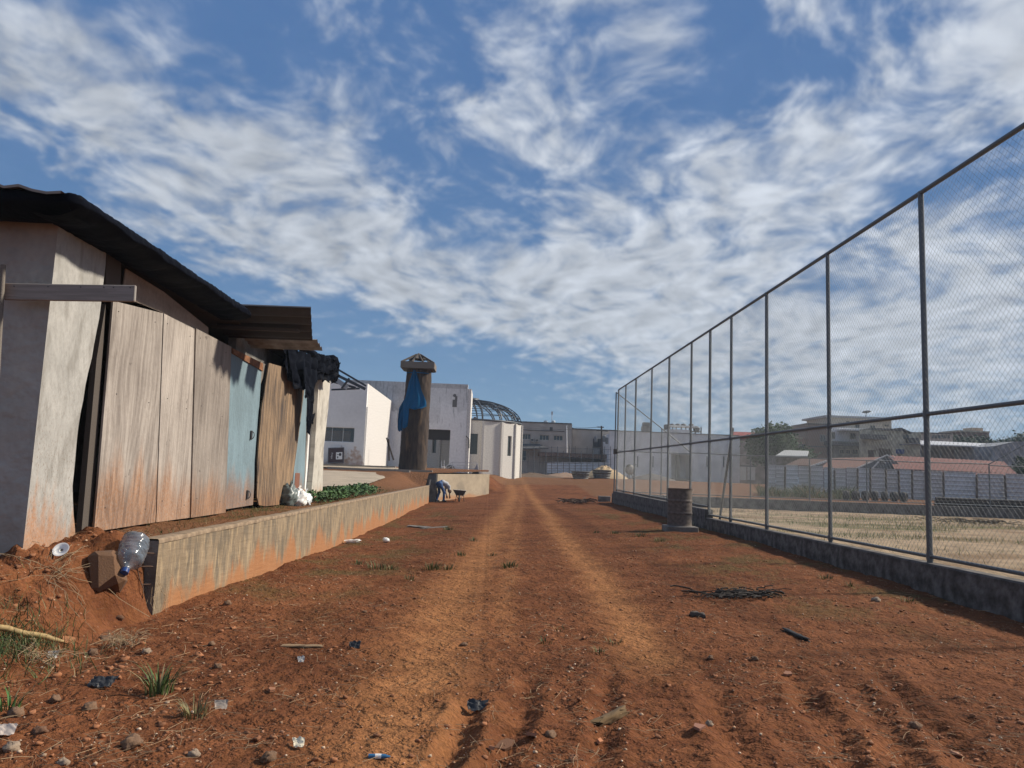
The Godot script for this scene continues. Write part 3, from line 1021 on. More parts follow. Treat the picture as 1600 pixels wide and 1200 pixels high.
func build_shed() -> void:
	var t := thing("shed", "patched roadside shed of rendered wall, old boards and black plastic roofing", "shed", Vector3(-6.5, 0.4, -12))
	# rendered front and its sunlit return
	var front := MB.new()
	front.quad(Vector3(-9.2, 0.0, -7.2), Vector3(-9.2, 3.72, -7.2), Vector3(SX, 3.72, -7.2), Vector3(SX, 0.0, -7.2))
	part(t, "front_wall", front, printed(render_tex(41, Color(0.38, 0.372, 0.35), Color(0.20, 0.19, 0.17), 0.02, 0.6, 512, 400, 1.0), 0.92, T.nrm, 0.5))
	var ret := MB.new()
	# ragged broken edge towards the boards
	var edge := []
	for i in 25:
		var y := 0.2 + 3.5 * i / 24.0
		var zz := -8.12 + 0.20 * smoothstep(3.2, 1.7, y) * smoothstep(0.4, 1.3, y) + 0.025 * n_fine.get_noise_1d(y * 0.8)
		edge.append(Vector3(SX, y, zz))
	for i in 24:
		ret.quad(edge[i], edge[i + 1], Vector3(SX, edge[i + 1].y, -7.2), Vector3(SX, edge[i].y, -7.2), Vector2(1, 1 - (i + 0.0) / 24), Vector2(0, 1 - (i + 1.0) / 24))
		var at := ret.v.size() - 6
		for k in 6:
			var p := ret.v[at + k]
			ret.uv[at + k] = Vector2((-7.2 - p.z) / 0.95, 1.0 - (p.y - 0.2) / 3.5)
	part(t, "return_wall", ret, printed(render_tex(42, Color(0.38, 0.372, 0.35), Color(0.20, 0.19, 0.17), 0.28, 0.6, 192, 640, 3.6), 0.9, T.nrm, 0.35))
	var lip := MB.new()
	var rows := []
	for i in 25:
		var e: Vector3 = edge[i]
		rows.append([e, e + Vector3(-0.03, 0, -0.035 - 0.02 * n_fine.get_noise_1d(e.y * 1.3 + 4.0)), e + Vector3(-0.16, 0, -0.05)])
	lip.grid(rows)
	part(t, "broken_edge", lip, M.concrete)
	var inner := MB.new()
	inner.abox(Vector3(-9.2, 0.0, -7.203), Vector3(SX - 0.003, 3.70, -7.36))
	inner.abox(Vector3(SX - 0.004, 0.0, -7.36), Vector3(SX - 0.16, 3.70, -7.88))
	inner.abox(Vector3(-9.2, 0.0, -7.36), Vector3(-9.04, 3.75, -18.0))
	inner.abox(Vector3(-9.2, 0.0, -18.0), Vector3(-4.3, 3.75, -18.15))
	part(t, "core_wall", inner, M.concrete)
	# boards on the side, each from its own outline
	var light := Color(0.40, 0.358, 0.318)
	var dark := Color(0.165, 0.140, 0.122)
	var blue := Color(0.185, 0.270, 0.315)
	var blue_d := Color(0.115, 0.165, 0.190)
	var boards := [
		["board", [[177, 470], [254.6, 489.5], [242.8, 816], [147, 831]], 0.000, board_tex(51, light, dark, 0.32, 1.0, 1.0), ""],
		["board", [[258, 490], [306, 514], [298, 809], [246, 816]], -0.014, board_tex(52, light * 1.1, dark * 1.1, 0.33, 1.0, 0.25), ""],
		["board", [[306, 513], [361, 542], [352, 801], [298, 809]], 0.006, board_tex(53, Color(0.31, 0.272, 0.238), Color(0.13, 0.109, 0.094), 0.27, 1.0, 0.4), ""],
		["blue_door", [[363, 545], [411, 569], [397, 789], [354, 796]], -0.020, board_tex(54, blue, blue_d, 0.24, 0.8, 0.15), "faded blue plank door with a rusty hasp"],
		["brown_panel", [[418, 567], [446, 575], [462, 589], [468, 598], [474, 604], [462, 700], [452, 770], [440, 788], [412, 791], [402, 789], [399, 776], [400, 720], [406, 640]], 0.030, board_tex(55, Color(0.30, 0.20, 0.115), Color(0.045, 0.033, 0.028), 0.05, 1.3, 0.9), "blotched brown plywood panel with rounded corners"],
		["blue_board", [[473, 604], [482, 612], [477, 772], [458, 777]], -0.030, board_tex(56, blue * 1.05, blue_d, 0.2, 0.8, 0.1), ""]]
	for b in boards:
		var mb := MB.new()
		mb.slab(side(b[1], SX + b[2]), Vector3(-0.022, 0, 0))
		var o := part(t, b[0], mb, printed(b[3], 0.88, T.nrm, 0.25))
		if b[4]: o.set_meta("label", b[4])
		if b[0] == "board":
			var c: Array = b[1]
			for nl in [[0.12, 0.04], [0.85, 0.05], [0.2, 0.40], [0.8, 0.43], [0.15, 0.90], [0.82, 0.93]]:
				var tp := Vector2(c[0][0], c[0][1]).lerp(Vector2(c[1][0], c[1][1]), nl[0])
				var bp := Vector2(c[3][0], c[3][1]).lerp(Vector2(c[2][0], c[2][1]), nl[0])
				var at := tp.lerp(bp, nl[1])
				var q := on_x(at.x, at.y, SX) + Vector3(b[2], 0, 0)
				var nb := MB.new()
				nb.tube([q, q + Vector3(0.005, 0, 0)], 0.007, 7)
				part(o, "nail", nb, M.iron)
		if b[0] == "blue_door":
			var st := MB.new()
			st.slab(side([[363, 544], [411, 568], [411, 580], [363, 552]], SX + 0.004), Vector3(-0.02, 0, 0))
			part(o, "rusty_strip", st, paint(0.30, 0.13, 0.055, 0.9, T.blot, 2.0))
			for pp in [[393, 680, 0.16], [387, 773, 0.16]]:
				var q := on_x(pp[0], pp[1], SX) + Vector3(0.012, 0, 0)
				var hb := MB.new()
				hb.abox(q + Vector3(-0.032, -pp[2] * 0.5, -0.03), q + Vector3(0.0, pp[2] * 0.5, 0.03), 0.006)
				var arc := []
				for k in 9: arc.append(q + Vector3(0.0 + 0.035 * sin(PI * k / 8.0), 0.06 * cos(PI * k / 8.0), 0.0))
				hb.tube(arc, 0.007, 6)
				part(o, "hasp", hb, M.iron)
	# dark studs in the slit between render and boards, and above
	var up := MB.new()
	up.slab(side([[204, 420], [262, 456], [331, 512], [331, 531], [258, 488], [214, 470], [198, 462]], SX - 0.05), Vector3(-0.015, 0, 0))
	part(t, "upper_panel", up, printed(board_tex(57, Color(0.36, 0.285, 0.225), Color(0.20, 0.155, 0.125), 0.0, 0.6, 0.2, 256, 256), 0.9))
	for s in [[[176, 395], [198, 405], [196, 470], [172, 470]], [[160, 560], [174, 475], [152, 830], [136, 835]]]:
		var mb := MB.new()
		mb.slab(side(s, SX - 0.06), Vector3(-0.06, 0, 0))
		part(t, "stud", mb, M.timber_dark)
	# wood post standing close to the corner, and the nailed rail
	var rail := thing("nailed_rail", "grey weathered timber plank nailed across the shed corner", "plank", on_z(110, 460, 7.0))
	var mb2 := MB.new()
	# the plank runs along the front and stands clear of the corner
	var c0 := on_z(8, 456, 7.06)
	var c1 := on_z(212, 459, 7.06)
	var dirp := (c1 - c0).normalized()
	var upv := Vector3.BACK.cross(dirp).normalized()
	var bas := Basis(dirp, upv, dirp.cross(upv))
	mb2.box(Transform3D(bas, (c0 + c1) * 0.5), Vector3(c0.distance_to(c1), 0.155, 0.035), 0.006)
	part(rail, "plank", mb2, printed(board_tex(58, Color(0.33, 0.305, 0.28), Color(0.17, 0.155, 0.14), 0.0, 1.0, 0.3, 384, 96), 0.92))
	for px in [24, 77, 128, 164, 179, 205]:
		var q := on_z(px, 448 + (px - 24) * 0.012, 7.06) + Vector3(0, 0, 0.017)
		var nb := MB.new()
		nb.tube([q, q + Vector3(0, 0, 0.006)], 0.0055, 8)
		part(rail, "nail", nb, M.iron)
	var stake := MB.new()
	var s0 := on_z(5, 414, 7.0)
	var s1 := on_z(-12, 690, 7.0)
	stake.tube([s1, s0], [0.03, 0.022], 6)
	solo("stake", stake, M.timber, "thin grey timber stake leaning at the left end of the nailed plank", "stake")
	# ---- roof: joists, corrugated fibre sheets, black film wrapped over the edge
	var roof := thing("shed_roof", "flat shed roof with corrugated sheets wrapped in black plastic film", "roof", Vector3(-6.4, 3.7, -9.3))
	var deck := MB.new()
	deck.abox(Vector3(-9.4, 3.765, -6.72), Vector3(-3.80, 3.80, -11.6))
	deck.abox(Vector3(-9.4, 3.76, -11.61), Vector3(-4.16, 3.82, -18.3))
	part(roof, "deck", deck, M.timber_dark)
	var sheet := MB.new()
	var rr := []
	for i in 60:
		var z := -6.60 - 5.2 * i / 59.0
		var line := []
		for k in 46:
			var x := -3.86 - 5.6 * k / 45.0
			line.append(Vector3(x, 3.80 + (-3.86 - x) * 0.12 + 0.020 * sin((x) * TAU / 0.33), z))
		rr.append(line)
	sheet.grid(rr)
	part(roof, "fibre_sheet", sheet, paint(0.185, 0.165, 0.15, 0.9, T.blot, 1.0))
	var under := MB.new()
	var ru := []
	for i in 3:
		var line := []
		for k in 46:
			var x := -3.86 - 5.6 * k / 45.0
			line.append(Vector3(x, 3.80 + (-3.86 - x) * 0.12 + 0.020 * sin((x) * TAU / 0.33) - 0.012 * i, -6.60))
		ru.append(line)
	under.grid(ru)
	part(roof, "sheet_edge", under, paint(0.25, 0.225, 0.20, 0.9))
	# film: profile rolled round the edge, swept along the front and then down the side
	var path := []
	for i in 30: path.append([Vector3(-9.4 + 5.55 * i / 29.0, 3.72, -6.66), Vector3(0, 0, 1)])
	for i in 9:
		var an := PI * 0.5 * i / 8.0
		path.append([Vector3(-3.85 + 0.10 * sin(an), 3.72, -6.66 - 0.10 * (1.0 - cos(an))), Vector3(sin(an), 0, cos(an))])
	for i in 110: path.append([Vector3(-3.75, 3.72, -6.78 - 4.85 * i / 109.0), Vector3(1, 0, 0)])
	var film := MB.new()
	var fr := []
	var s := 0.0
	for q in path:
		s += 0.045
		var o: Vector3 = q[1]
		var line := []
		for j in 13:
			var u := j / 12.0
			var wr: float = 0.012 * n_fine.get_noise_2d(s * 1.6, u * 0.7) + 0.011 * n_mid.get_noise_2d(s * 1.4 + 9.0, u * 1.2)
			var off: Vector3
			if u < 0.35:   # on top, tucked over the sheets
				off = o * (-0.26 + 0.26 * u / 0.35) + Vector3(0, 0.135 - 0.03 * pow(u / 0.35, 2.0), 0)
			elif u < 0.7:   # over the edge
				off = o * (0.006 * sin((u - 0.35) / 0.35 * PI)) + Vector3(0, 0.105 - 0.10 * (u - 0.35) / 0.35 * (1.0 + 0.5 * n_mid.get_noise_1d(s * 1.1 + 30.0)), 0)
			else:           # hanging back towards the wall
				off = o * (-0.45 * (u - 0.7) / 0.3) + Vector3(0, 0.005 - (0.035 + 0.05 * n_mid.get_noise_1d(s * 0.9)) * sin((u - 0.7) / 0.3 * PI) - 0.05 * (u - 0.7) / 0.3, 0)
			line.append(q[0] + off + (o * 0.8 + Vector3(0, 0.6, 0)) * wr)
		fr.append(line)
	film.grid(fr)
	part(roof, "plastic_film", film, M.black_film)

# ---------------------------------------------------------------- the fallen-in end of the shed
func crumpled(mb: MB, corners: Array, nu: int, nv: int, fold: float, seed_: float) -> void:
	# corners: top left, top right, bottom right, bottom left
	var rows := []
	for j in nv + 1:
		var v := float(j) / nv
		var line := []
		for i in nu + 1:
			var u := float(i) / nu
			var p: Vector3 = (corners[0] as Vector3).lerp(corners[1], u).lerp((corners[3] as Vector3).lerp(corners[2], u), v)
			var w := sin(u * nu * 0.9 + seed_ + 2.0 * n_mid.get_noise_2d(v * 1.5, seed_)) * 0.5 + 0.35 * n_fine.get_noise_2d(u * 0.5 + seed_, v * 0.35) + 0.8 * n_mid.get_noise_2d(u * 2.0 + seed_, v * 2.0)
			p += Vector3(0.9, 0.15, 0.45) * w * fold * 0.8 * (0.35 + 0.65 * v)
			p += Vector3(0, 1, 0) * n_mid.get_noise_2d(u * 3.0 - seed_, v * 3.0) * fold * 0.8
			line.append(p)
		rows.append(line)
	mb.grid(rows)

func build_lean_to() -> void:
	# corrugated sheets jutting out over the door
	var t := thing("corrugated_sheet", "dark rusty corrugated metal sheet jutting out over the blue door", "roof sheet", Vector3(-3.75, 3.5, -12.4))
	var mb := MB.new()
	var rows := []
	for i in 2:
		var line := []
		for k in 61:
			var q := k / 60.0
			var x := lerpf(-4.55, -2.88, i / 1.0)
			line.append(Vector3(x - 0.24 * q * i, lerpf(3.92, 3.62, q) + 0.048 * sin(q * TAU * 4.5) + 0.01 * i, -11.75 - 1.25 * q))
		rows.append(line)
	mb.grid(rows)
	var thick := []
	for r in rows:
		var line := []
		for p in r: line.append(p + Vector3(0.0, 0.006, 0.002))
		thick.append(line)
	mb.grid(thick)
	part(t, "sheet", mb, M.rust_sheet)
	var lath := MB.new()
	lath.abox(Vector3(-4.6, 3.66, -12.35), Vector3(-3.2, 3.71, -12.42))
	part(t, "purlin", lath, M.timber_dark)
	var t1 := MB.new()
	var line2 := []
	for i in 2:
		var line := []
		for k in 31:
			var q := k / 30.0
			line.append(Vector3(lerpf(-4.4, -3.12, i / 1.0), lerpf(3.70, 3.60, q) + 0.022 * sin(q * TAU * 3.0), -13.3 - 0.55 * q))
		line2.append(line)
	t1.grid(line2)
	solo("fibre_offcut", t1, paint(0.42, 0.41, 0.39, 0.9, T.blot, 1.0), "pale corrugated offcut sticking out behind the dark rusty sheet", "roof sheet")

	var e := thing("shed_end", "rendered end wall of the shed with a leaning pale pier", "wall", Vector3(-4.6, 0.7, -17.5))
	var w := MB.new()
	w.slab([Vector3(-4.5, 2.9, -13.3), Vector3(-4.5, 3.85, -13.3), Vector3(-4.5, 3.80, -16.6), Vector3(-4.5, 2.7, -16.6)], Vector3(-0.14, 0, 0))
	part(e, "upper_wall", w, M.concrete)
	var w2 := MB.new()
	w2.slab(side([[486, 585], [503, 588], [497, 778], [484, 772], [478, 700]], SX - 0.15), Vector3(-0.15, 0, 0))
	part(e, "lower_wall", w2, M.grey_wall)
	var w3 := MB.new()
	w3.slab(side([[500, 586], [518, 590], [514, 640], [507, 700], [505, 776], [487, 779], [492, 720], [496, 650]], SX - 0.02), Vector3(-0.24, 0, 0.0))
	part(e, "pier", w3, printed(render_tex(44, Color(0.52, 0.49, 0.43), Color(0.25, 0.225, 0.19), 0.08, 0.7, 128, 512, 4.0), 0.9))
	for b in [[Vector3(-4.22, 0.72, -16.9), Vector3(-4.52, 1.35, -17.3), Color(0.26, 0.11, 0.07)], [Vector3(-4.16, 0.72, -17.4), Vector3(-4.36, 0.98, -17.7), Color(0.36, 0.20, 0.11)]]:
		var bb := MB.new()
		bb.abox(b[0], b[1], 0.01)
		part(e, "brick_block", bb, paint(b[2].r, b[2].g, b[2].b, 0.95, T.speck, 3.0))
	var gap := MB.new()
	gap.slab(side([[411, 565], [419, 570], [416, 585], [411, 600]], SX - 0.04), Vector3(-0.05, 0, 0))
	part(e, "wedge", gap, M.timber)
	# torn black plastic hanging from the roof edge
	var film := thing("torn_plastic", "torn black plastic sheeting hanging in tatters off the broken shed roof", "plastic sheet", Vector3(-4.0, 2.2, -16.5))
	var pieces := [
		[Vector3(-4.12, 3.78, -14.9), Vector3(-4.1, 3.92, -15.9), Vector3(-4.0, 3.05, -15.9), Vector3(-4.1, 3.25, -15.1), 8, 8, 0.10, 1.0],
		[Vector3(-4.05, 3.80, -15.0), Vector3(-3.95, 3.95, -17.3), Vector3(-4.0, 3.30, -17.2), Vector3(-3.98, 3.02, -15.4), 14, 8, 0.13, 4.0],
		[Vector3(-3.98, 4.00, -17.0), Vector3(-3.85, 4.12, -19.0), Vector3(-3.92, 3.62, -19.1), Vector3(-4.0, 3.45, -17.1), 14, 8, 0.15, 7.0],
		[Vector3(-3.93, 3.55, -15.75), Vector3(-3.90, 3.60, -16.9), Vector3(-3.93, 2.85, -16.85), Vector3(-3.93, 2.95, -16.1), 8, 10, 0.07, 2.2],
		[Vector3(-3.93, 2.95, -16.25), Vector3(-3.92, 2.90, -16.85), Vector3(-3.93, 2.18, -16.72), Vector3(-3.94, 2.22, -16.5), 6, 10, 0.05, 5.1],
		[Vector3(-3.94, 2.60, -16.75), Vector3(-3.94, 2.70, -17.15), Vector3(-3.95, 2.42, -17.0), Vector3(-3.95, 2.45, -16.9), 5, 6, 0.04, 6.4],
		[Vector3(-4.3, 3.75, -15.6), Vector3(-4.3, 3.75, -17.9), Vector3(-4.45, 2.6, -17.9), Vector3(-4.45, 2.7, -15.7), 12, 6, 0.06, 9.0]]
	for q in pieces:
		var mb3 := MB.new()
		crumpled(mb3, [q[0], q[1], q[2], q[3]], q[4] * 2, q[5] * 2, q[6], q[7])
		part(film, "tatter", mb3, M.black_film)
	var roll := MB.new()
	var rp := []
	var rad := []
	for i in 40:
		var q := i / 39.0
		rp.append(Vector3(-4.02, 3.90 + 0.20 * q, -14.9 - 4.1 * q) + Vector3(n_mid.get_noise_1d(q * 4.0), n_mid.get_noise_1d(q * 5.0 + 9.0), 0) * 0.12)
		rad.append(0.075 + 0.05 * n_mid.get_noise_1d(q * 9.0) + (0.09 if q > 0.93 else 0.0))
	roll.tube(rp, rad, 9)
	part(film, "bunched_edge", roll, M.black_film)
	# bare steel rafters poking past the end
	var r := thing("broken_rafters", "dark bare steel rafters poking out past the torn plastic roof end", "roof frame", Vector3(-4.0, 3.6, -20.3))
	for q in [[[519, 572], [572, 603], 20.4, 0.05], [[520, 583], [571, 608], 20.4, 0.075], [[505, 592], [556, 606], 20.9, 0.06], [[546, 591], [534, 607], 20.4, 0.05], [[518, 609], [562, 607], 21.6, 0.045]]:
		var bm := MB.new()
		var p0 := on_z(q[0][0], q[0][1], q[2])
		var p1 := on_z(q[1][0], q[1][1], q[2])
		var dx := (p1 - p0).normalized()
		var uy := Vector3.BACK.cross(dx).normalized()
		bm.box(Transform3D(Basis(dx, uy, dx.cross(uy)), (p0 + p1) * 0.5), Vector3(p0.distance_to(p1), q[3], 0.06))
		part(r, "rafter", bm, M.steel_dark)
	var pl := MB.new()
	pl.slab([on_z(519, 593, 20.8), on_z(527, 590, 20.8), on_z(545, 603, 20.8), on_z(541, 609, 20.8)], Vector3(0, 0, -0.02))
	part(r, "loose_panel", pl, paint(0.45, 0.47, 0.50, 0.8))

# ---------------------------------------------------------------- sports court on the right
const FX := 6.6
const POSTS := [4.7, 8.15, 11.5, 14.87, 18.3, 21.07, 23.16, 25.36, 28.6, 31.75, 35.3, 38.0, 40.2]
const PITCH := 0.106

func rail_mid(d: float) -> float: return 2.63 + 0.007 * (d - 9.0)
func rail_low(d: float) -> float:
	return 0.52 if d < 23.16 else 0.76 + 0.009 * (d - 23.16)
func curb_top(d: float) -> float: return rail_low(d) - 0.09

# crossed wires over a four-sided patch: origin o, along a (length la), up b with lower edge y0 and upper edge y1 (functions of the way along)
func chain_link(mb: MB, o: Vector3, a: Vector3, la: float, y0: Vector2, y1: Vector2) -> void:
	var lo := minf(y0.x, y0.y)
	var hi := maxf(y1.x, y1.y)
	var r := 0.0016
	var out := a.cross(Vector3.UP).normalized()
	for s in [1.0, -1.0]:
		var k := -(hi - lo)
		while k < la:
			# wire: along = k + h (s = 1) or k + (hi - lo) - h (s = -1)
			# clip to the patch: along within 0..la, height between both edges
			var first := 0.0
			var last := hi - lo
			if s > 0:
				first = maxf(first, -k)
				last = minf(last, la - k)
			else:
				last = minf(last, k + (hi - lo))
				first = maxf(first, k + (hi - lo) - la)
			for edge in [[y0, 1.0], [y1, -1.0]]:
				# s * slope of the edge along the wire
				var ya: Vector2 = edge[0]
				var sl := (ya.y - ya.x) / la
				var at0: float = k if s > 0 else k + (hi - lo)
				# height - edge = (lo + h) - (ya.x + sl * (at0 + s h)) must have the sign of edge[1]
				var c0: float = lo - ya.x - sl * at0
				var c1: float = 1.0 - sl * s
				if absf(c1) < 1e-6: continue
				var root := -c0 / c1
				if (c1 > 0.0) == (edge[1] > 0.0): first = maxf(first, root)
				else: last = minf(last, root)
			if last > first + 0.005:
				var xa := k + first if s > 0 else k + (hi - lo) - first
				var xb := k + last if s > 0 else k + (hi - lo) - last
				var p := o + a * xa + Vector3.UP * (lo + first)
				var q2 := o + a * xb + Vector3.UP * (lo + last)
				var side_ := (q2 - p).normalized().cross(out)
				var off: Vector3 = out * (r * 0.9 * s)
				var ring := [out * r, (-out * 0.5 + side_ * 0.87) * r, (-out * 0.5 - side_ * 0.87) * r]
				# the net hangs slack: it bows a little out of the plane between rails and posts
				var segs := maxi(1, int((last - first) / 0.8))
				var prev := p + off
				for sg in segs:
					var nx := p.lerp(q2, float(sg + 1) / segs) + off
					if sg < segs - 1: nx += out * (0.045 * n_big.get_noise_2d((nx.x + nx.z) * 1.6, nx.y * 1.6))
					for j in 3:
						mb.quad(prev + ring[j], nx + ring[j], nx + ring[(j + 1) % 3], prev + ring[(j + 1) % 3])
					prev = nx
			k += PITCH

func build_court() -> void:
	# sandy floor
	var ds := PackedFloat32Array()
	var xs := []
	for i in 160:
		var d := 1.0 + 40.0 * i / 159.0
		ds.append(d)
		var line := PackedFloat32Array()
		for k in 160: line.append(FX + 0.12 + 26.0 * k / 159.0)
		xs.append(line)
	ground_piece("court_floor", surface_grid(xs, ds,
		func(x, d): return 0.15 + 0.02 * n_mid.get_noise_2d(x, d) + 0.03 * n_big.get_noise_2d(x, d),
		func(x, d, _y):
			var k := 0.9 + 0.35 * n_mid.get_noise_2d(x * 0.7, d * 0.7) + 0.2 * n_fine.get_noise_2d(x, d)
			var c := Color(0.52, 0.39, 0.255) * k
			var br := smoothstep(0.05, 0.45, n_big.get_noise_2d(x * 0.7 + 80.0, d * 1.3))
			c = c.lerp(Color(0.24, 0.145, 0.08), br * 0.6)
			var g := smoothstep(0.02, 0.4, n_big.get_noise_2d(x * 0.5 + 7.0, d * 1.6) + 0.3 * n_fine.get_noise_2d(x, d)) * smoothstep(20.0, 24.0, d) * (1.0 - smoothstep(33.0, 36.0, d))
			return c.lerp(Color(0.13, 0.15, 0.05), g * 0.65)), M.soil)
	# low wall that carries the fence along the lane
	var curb := thing("fence_wall", "low dark concrete wall under the tall chain link fence along the lane", "wall", Vector3(FX, -0.2, -20))
	var sections := [["near_section", [[2.0, 23.1]]], ["raised_section", [[23.1, 40.6]]]]
	for sct in sections:
		var q: Array = sct[1][0]
		var mb := MB.new()
		var rows := []
		var steps := 48
		for i in steps + 1:
			var d := lerpf(q[0] + 0.001, q[1], float(i) / steps)
			if q[0] > 20.0 and i == 0: d = 23.17
			var y := curb_top(minf(d, 23.15) if q[0] < 20.0 else d) + 0.008 * n_mid.get_noise_1d(d)
			rows.append([Vector3(FX - 0.12, -0.5, -d), Vector3(FX - 0.12, y - 0.02, -d), Vector3(FX - 0.105, y, -d), Vector3(FX + 0.105, y, -d), Vector3(FX + 0.12, y - 0.02, -d), Vector3(FX + 0.12, -0.5, -d)])
		for k in 5:
			for i in steps:
				mb.quad(rows[i][k], rows[i + 1][k], rows[i + 1][k + 1], rows[i][k + 1])
		for e in [0, steps]:
			mb.quad(rows[e][0], rows[e][1], rows[e][4], rows[e][5])
		part(curb, sct[0], mb, M.fence_wall)
	# the fence: posts, rails, netting bay by bay
	var f := thing("court_fence", "very tall galvanised chain link fence running along the lane", "fence", Vector3(FX, 0.45, -20))
	for i in POSTS.size():
		var d: float = POSTS[i]
		var mb := MB.new()
		mb.tube([Vector3(FX, curb_top(d) - 0.10, -d), Vector3(FX, 6.17, -d)], 0.042 if i % 2 == 0 else 0.038, 12)
		var o := part(f, "post", mb, M.galv)
		for y in [rail_low(d), rail_mid(d)]:
			var cl := MB.new()
			cl.tube([Vector3(FX, y - 0.05, -d), Vector3(FX, y + 0.05, -d)], 0.049, 12)
			part(o, "collar", cl, M.galv)
	for k in POSTS.size() - 1:
		var a: float = POSTS[k]
		var b: float = POSTS[k + 1]
		for y in [[rail_low, 0.028], [rail_mid, 0.033], [func(_d): return 6.15, 0.038]]:
			var mb := MB.new()
			var ya: float = y[0].call(a + 0.02)
			var yb: float = y[0].call(b - 0.02)
			mb.tube([Vector3(FX, ya, -a), Vector3(FX, yb, -b)], y[1], 10)
			part(f, "rail", mb, M.galv)
		var net := MB.new()
		chain_link(net, Vector3(FX - 0.03, 0, -a), Vector3(0, 0, -1), b - a, Vector2(rail_low(a + 0.02), rail_low(b - 0.02)), Vector2(6.15, 6.15))
		part(f, "netting", net, M.wire)
	# stay that props the fence beside the oil drum
	var st := MB.new()
	st.tube([Vector3(FX + 0.25, 0.2, -23.0), Vector3(FX + 0.06, 3.0, -21.1)], 0.035, 10)
	part(f, "brace", st, M.steel_dark)
	# far end of the court
	var ew := MB.new()
	ew.abox(Vector3(FX - 0.1, -0.3, -40.9), Vector3(32.6, 0.70, -41.1), 0.015)
	solo("end_wall", ew, M.dark_concrete, "low grey concrete wall closing the far end of the sandy court", "wall")
	var ef := thing("end_fence", "lower chain link fence across the far end of the sandy court", "fence", Vector3(19, 0.7, -41))
	var px := [6.6, 9.1, 10.7, 13.9, 17.1, 20.2, 23.4, 26.9, 29.0, 31.6]
	var tops := [6.1, 4.25, 3.0, 2.98, 2.96, 2.96, 2.98, 3.02, 4.2, 6.0]
	for i in px.size():
		var mb := MB.new()
		mb.tube([Vector3(px[i], 0.55, -41.0), Vector3(px[i], tops[i], -41.0)], 0.034, 10)
		part(ef, "post", mb, M.galv)
		if i < px.size() - 1:
			var rm := MB.new()
			rm.tube([Vector3(px[i], tops[i], -41.0), Vector3(px[i + 1], tops[i + 1], -41.0)], 0.028, 8)
			part(ef, "rail", rm, M.galv)
			if i < 2 or i > 6:
				var rl := MB.new()
				rl.tube([Vector3(px[i], 2.95, -41.0), Vector3(px[i + 1], 2.95, -41.0)], 0.026, 8)
				part(ef, "rail", rl, M.galv)
			var lowr := MB.new()
			lowr.tube([Vector3(px[i], 0.80, -41.0), Vector3(px[i + 1], 0.80, -41.0)], 0.024, 8)
			part(ef, "rail", lowr, M.galv)
			var net := MB.new()
			chain_link(net, Vector3(px[i], 0, -41.03), Vector3(1, 0, 0), px[i + 1] - px[i], Vector2(0.8, 0.8), Vector2(tops[i], tops[i + 1]))
			part(ef, "netting", net, M.wire)
	var cb := MB.new()
	cb.abox(Vector3(FX - 0.2, 2.75, -40.28), Vector3(FX - 0.04, 3.02, -40.12), 0.01)
	part(ef, "junction_box", cb, M.timber_dark)
	# oil drum on its slab
	var dr := thing("oil_drum", "rusty brown ribbed oil drum standing on a concrete slab by the fence", "drum", Vector3(5.48, 0.2, -22.2))
	var at := Vector3(5.48, 0, -22.2)
	var gy := ground_y(5.4, 22.0)
	var prof := []
	var y0 := gy + 0.15
	for i in 45:
		var q := i / 44.0
		var rr := 0.345
		for rb in [0.0, 0.34, 0.67, 1.0]:
			rr += 0.016 * exp(-pow((q - rb) / 0.018, 2.0))
		rr += 0.0015 * sin(q * 60.0)
		prof.append(Vector2(rr, y0 + 1.06 * q))
	var body := MB.new()
	body.lathe(at, prof, 36)
	part(dr, "body", body, M.drum)
	var inn := MB.new()
	inn.lathe(at, [Vector2(0.345, y0 + 1.06), Vector2(0.325, y0 + 1.05), Vector2(0.325, y0 + 0.8), Vector2(0.0, y0 + 0.8)], 36)
	part(dr, "inside", inn, M.timber_dark)
	var bot := MB.new()
	bot.lathe(at, [Vector2(0.345, y0), Vector2(0.0, y0 + 0.001)], 36)
	part(dr, "bottom", bot, M.timber_dark)
	var slab_ := MB.new()
	slab_.abox(Vector3(5.06, gy - 0.05, -21.78), Vector3(5.92, y0 + 0.0, -22.62), 0.02)
	solo("drum_slab", slab_, M.concrete, "pale square concrete slab under the rusty oil drum", "slab")

# ---------------------------------------------------------------- helpers for things measured on an upright plane at distance D
func plate(px0: float, py0: float, px1: float, py1: float, dist: float) -> Array:
	var mx := (px0 + px1) * 0.5
	var my := (py0 + py1) * 0.5
	var x0 := on_z(px0, my, dist).x
	var x1 := on_z(px1, my, dist).x
	var y1 := on_z(mx, py0, dist).y
	var y0 := on_z(mx, py1, dist).y
	return [Vector3(x0, y0, -dist), Vector3(x1, y1, -dist)]
# box whose front face fills the pixel rectangle at that distance
func pbox(mb: MB, r: Array, dist: float, deep: float, bev := 0.0) -> void:
	var q := plate(r[0], r[1], r[2], r[3], dist)
	mb.abox(q[0], q[1] + Vector3(0, 0, -deep), bev)
func pbox_part(t: Node3D, called: String, r: Array, dist: float, deep: float, m: Material) -> MeshInstance3D:
	var mb := MB.new()
	pbox(mb, r, dist, deep)
	return part(t, called, mb, m)
func bar(mb: MB, a: Vector3, b: Vector3, w: float, h := 0.0) -> void:
	var dx := (b - a).normalized()
	var ref := Vector3.UP if absf(dx.y) < 0.95 else Vector3.RIGHT
	var s := dx.cross(ref).normalized()
	mb.box(Transform3D(Basis(dx, s.cross(dx), s), (a + b) * 0.5), Vector3(a.distance_to(b), h if h > 0.0 else w, w))
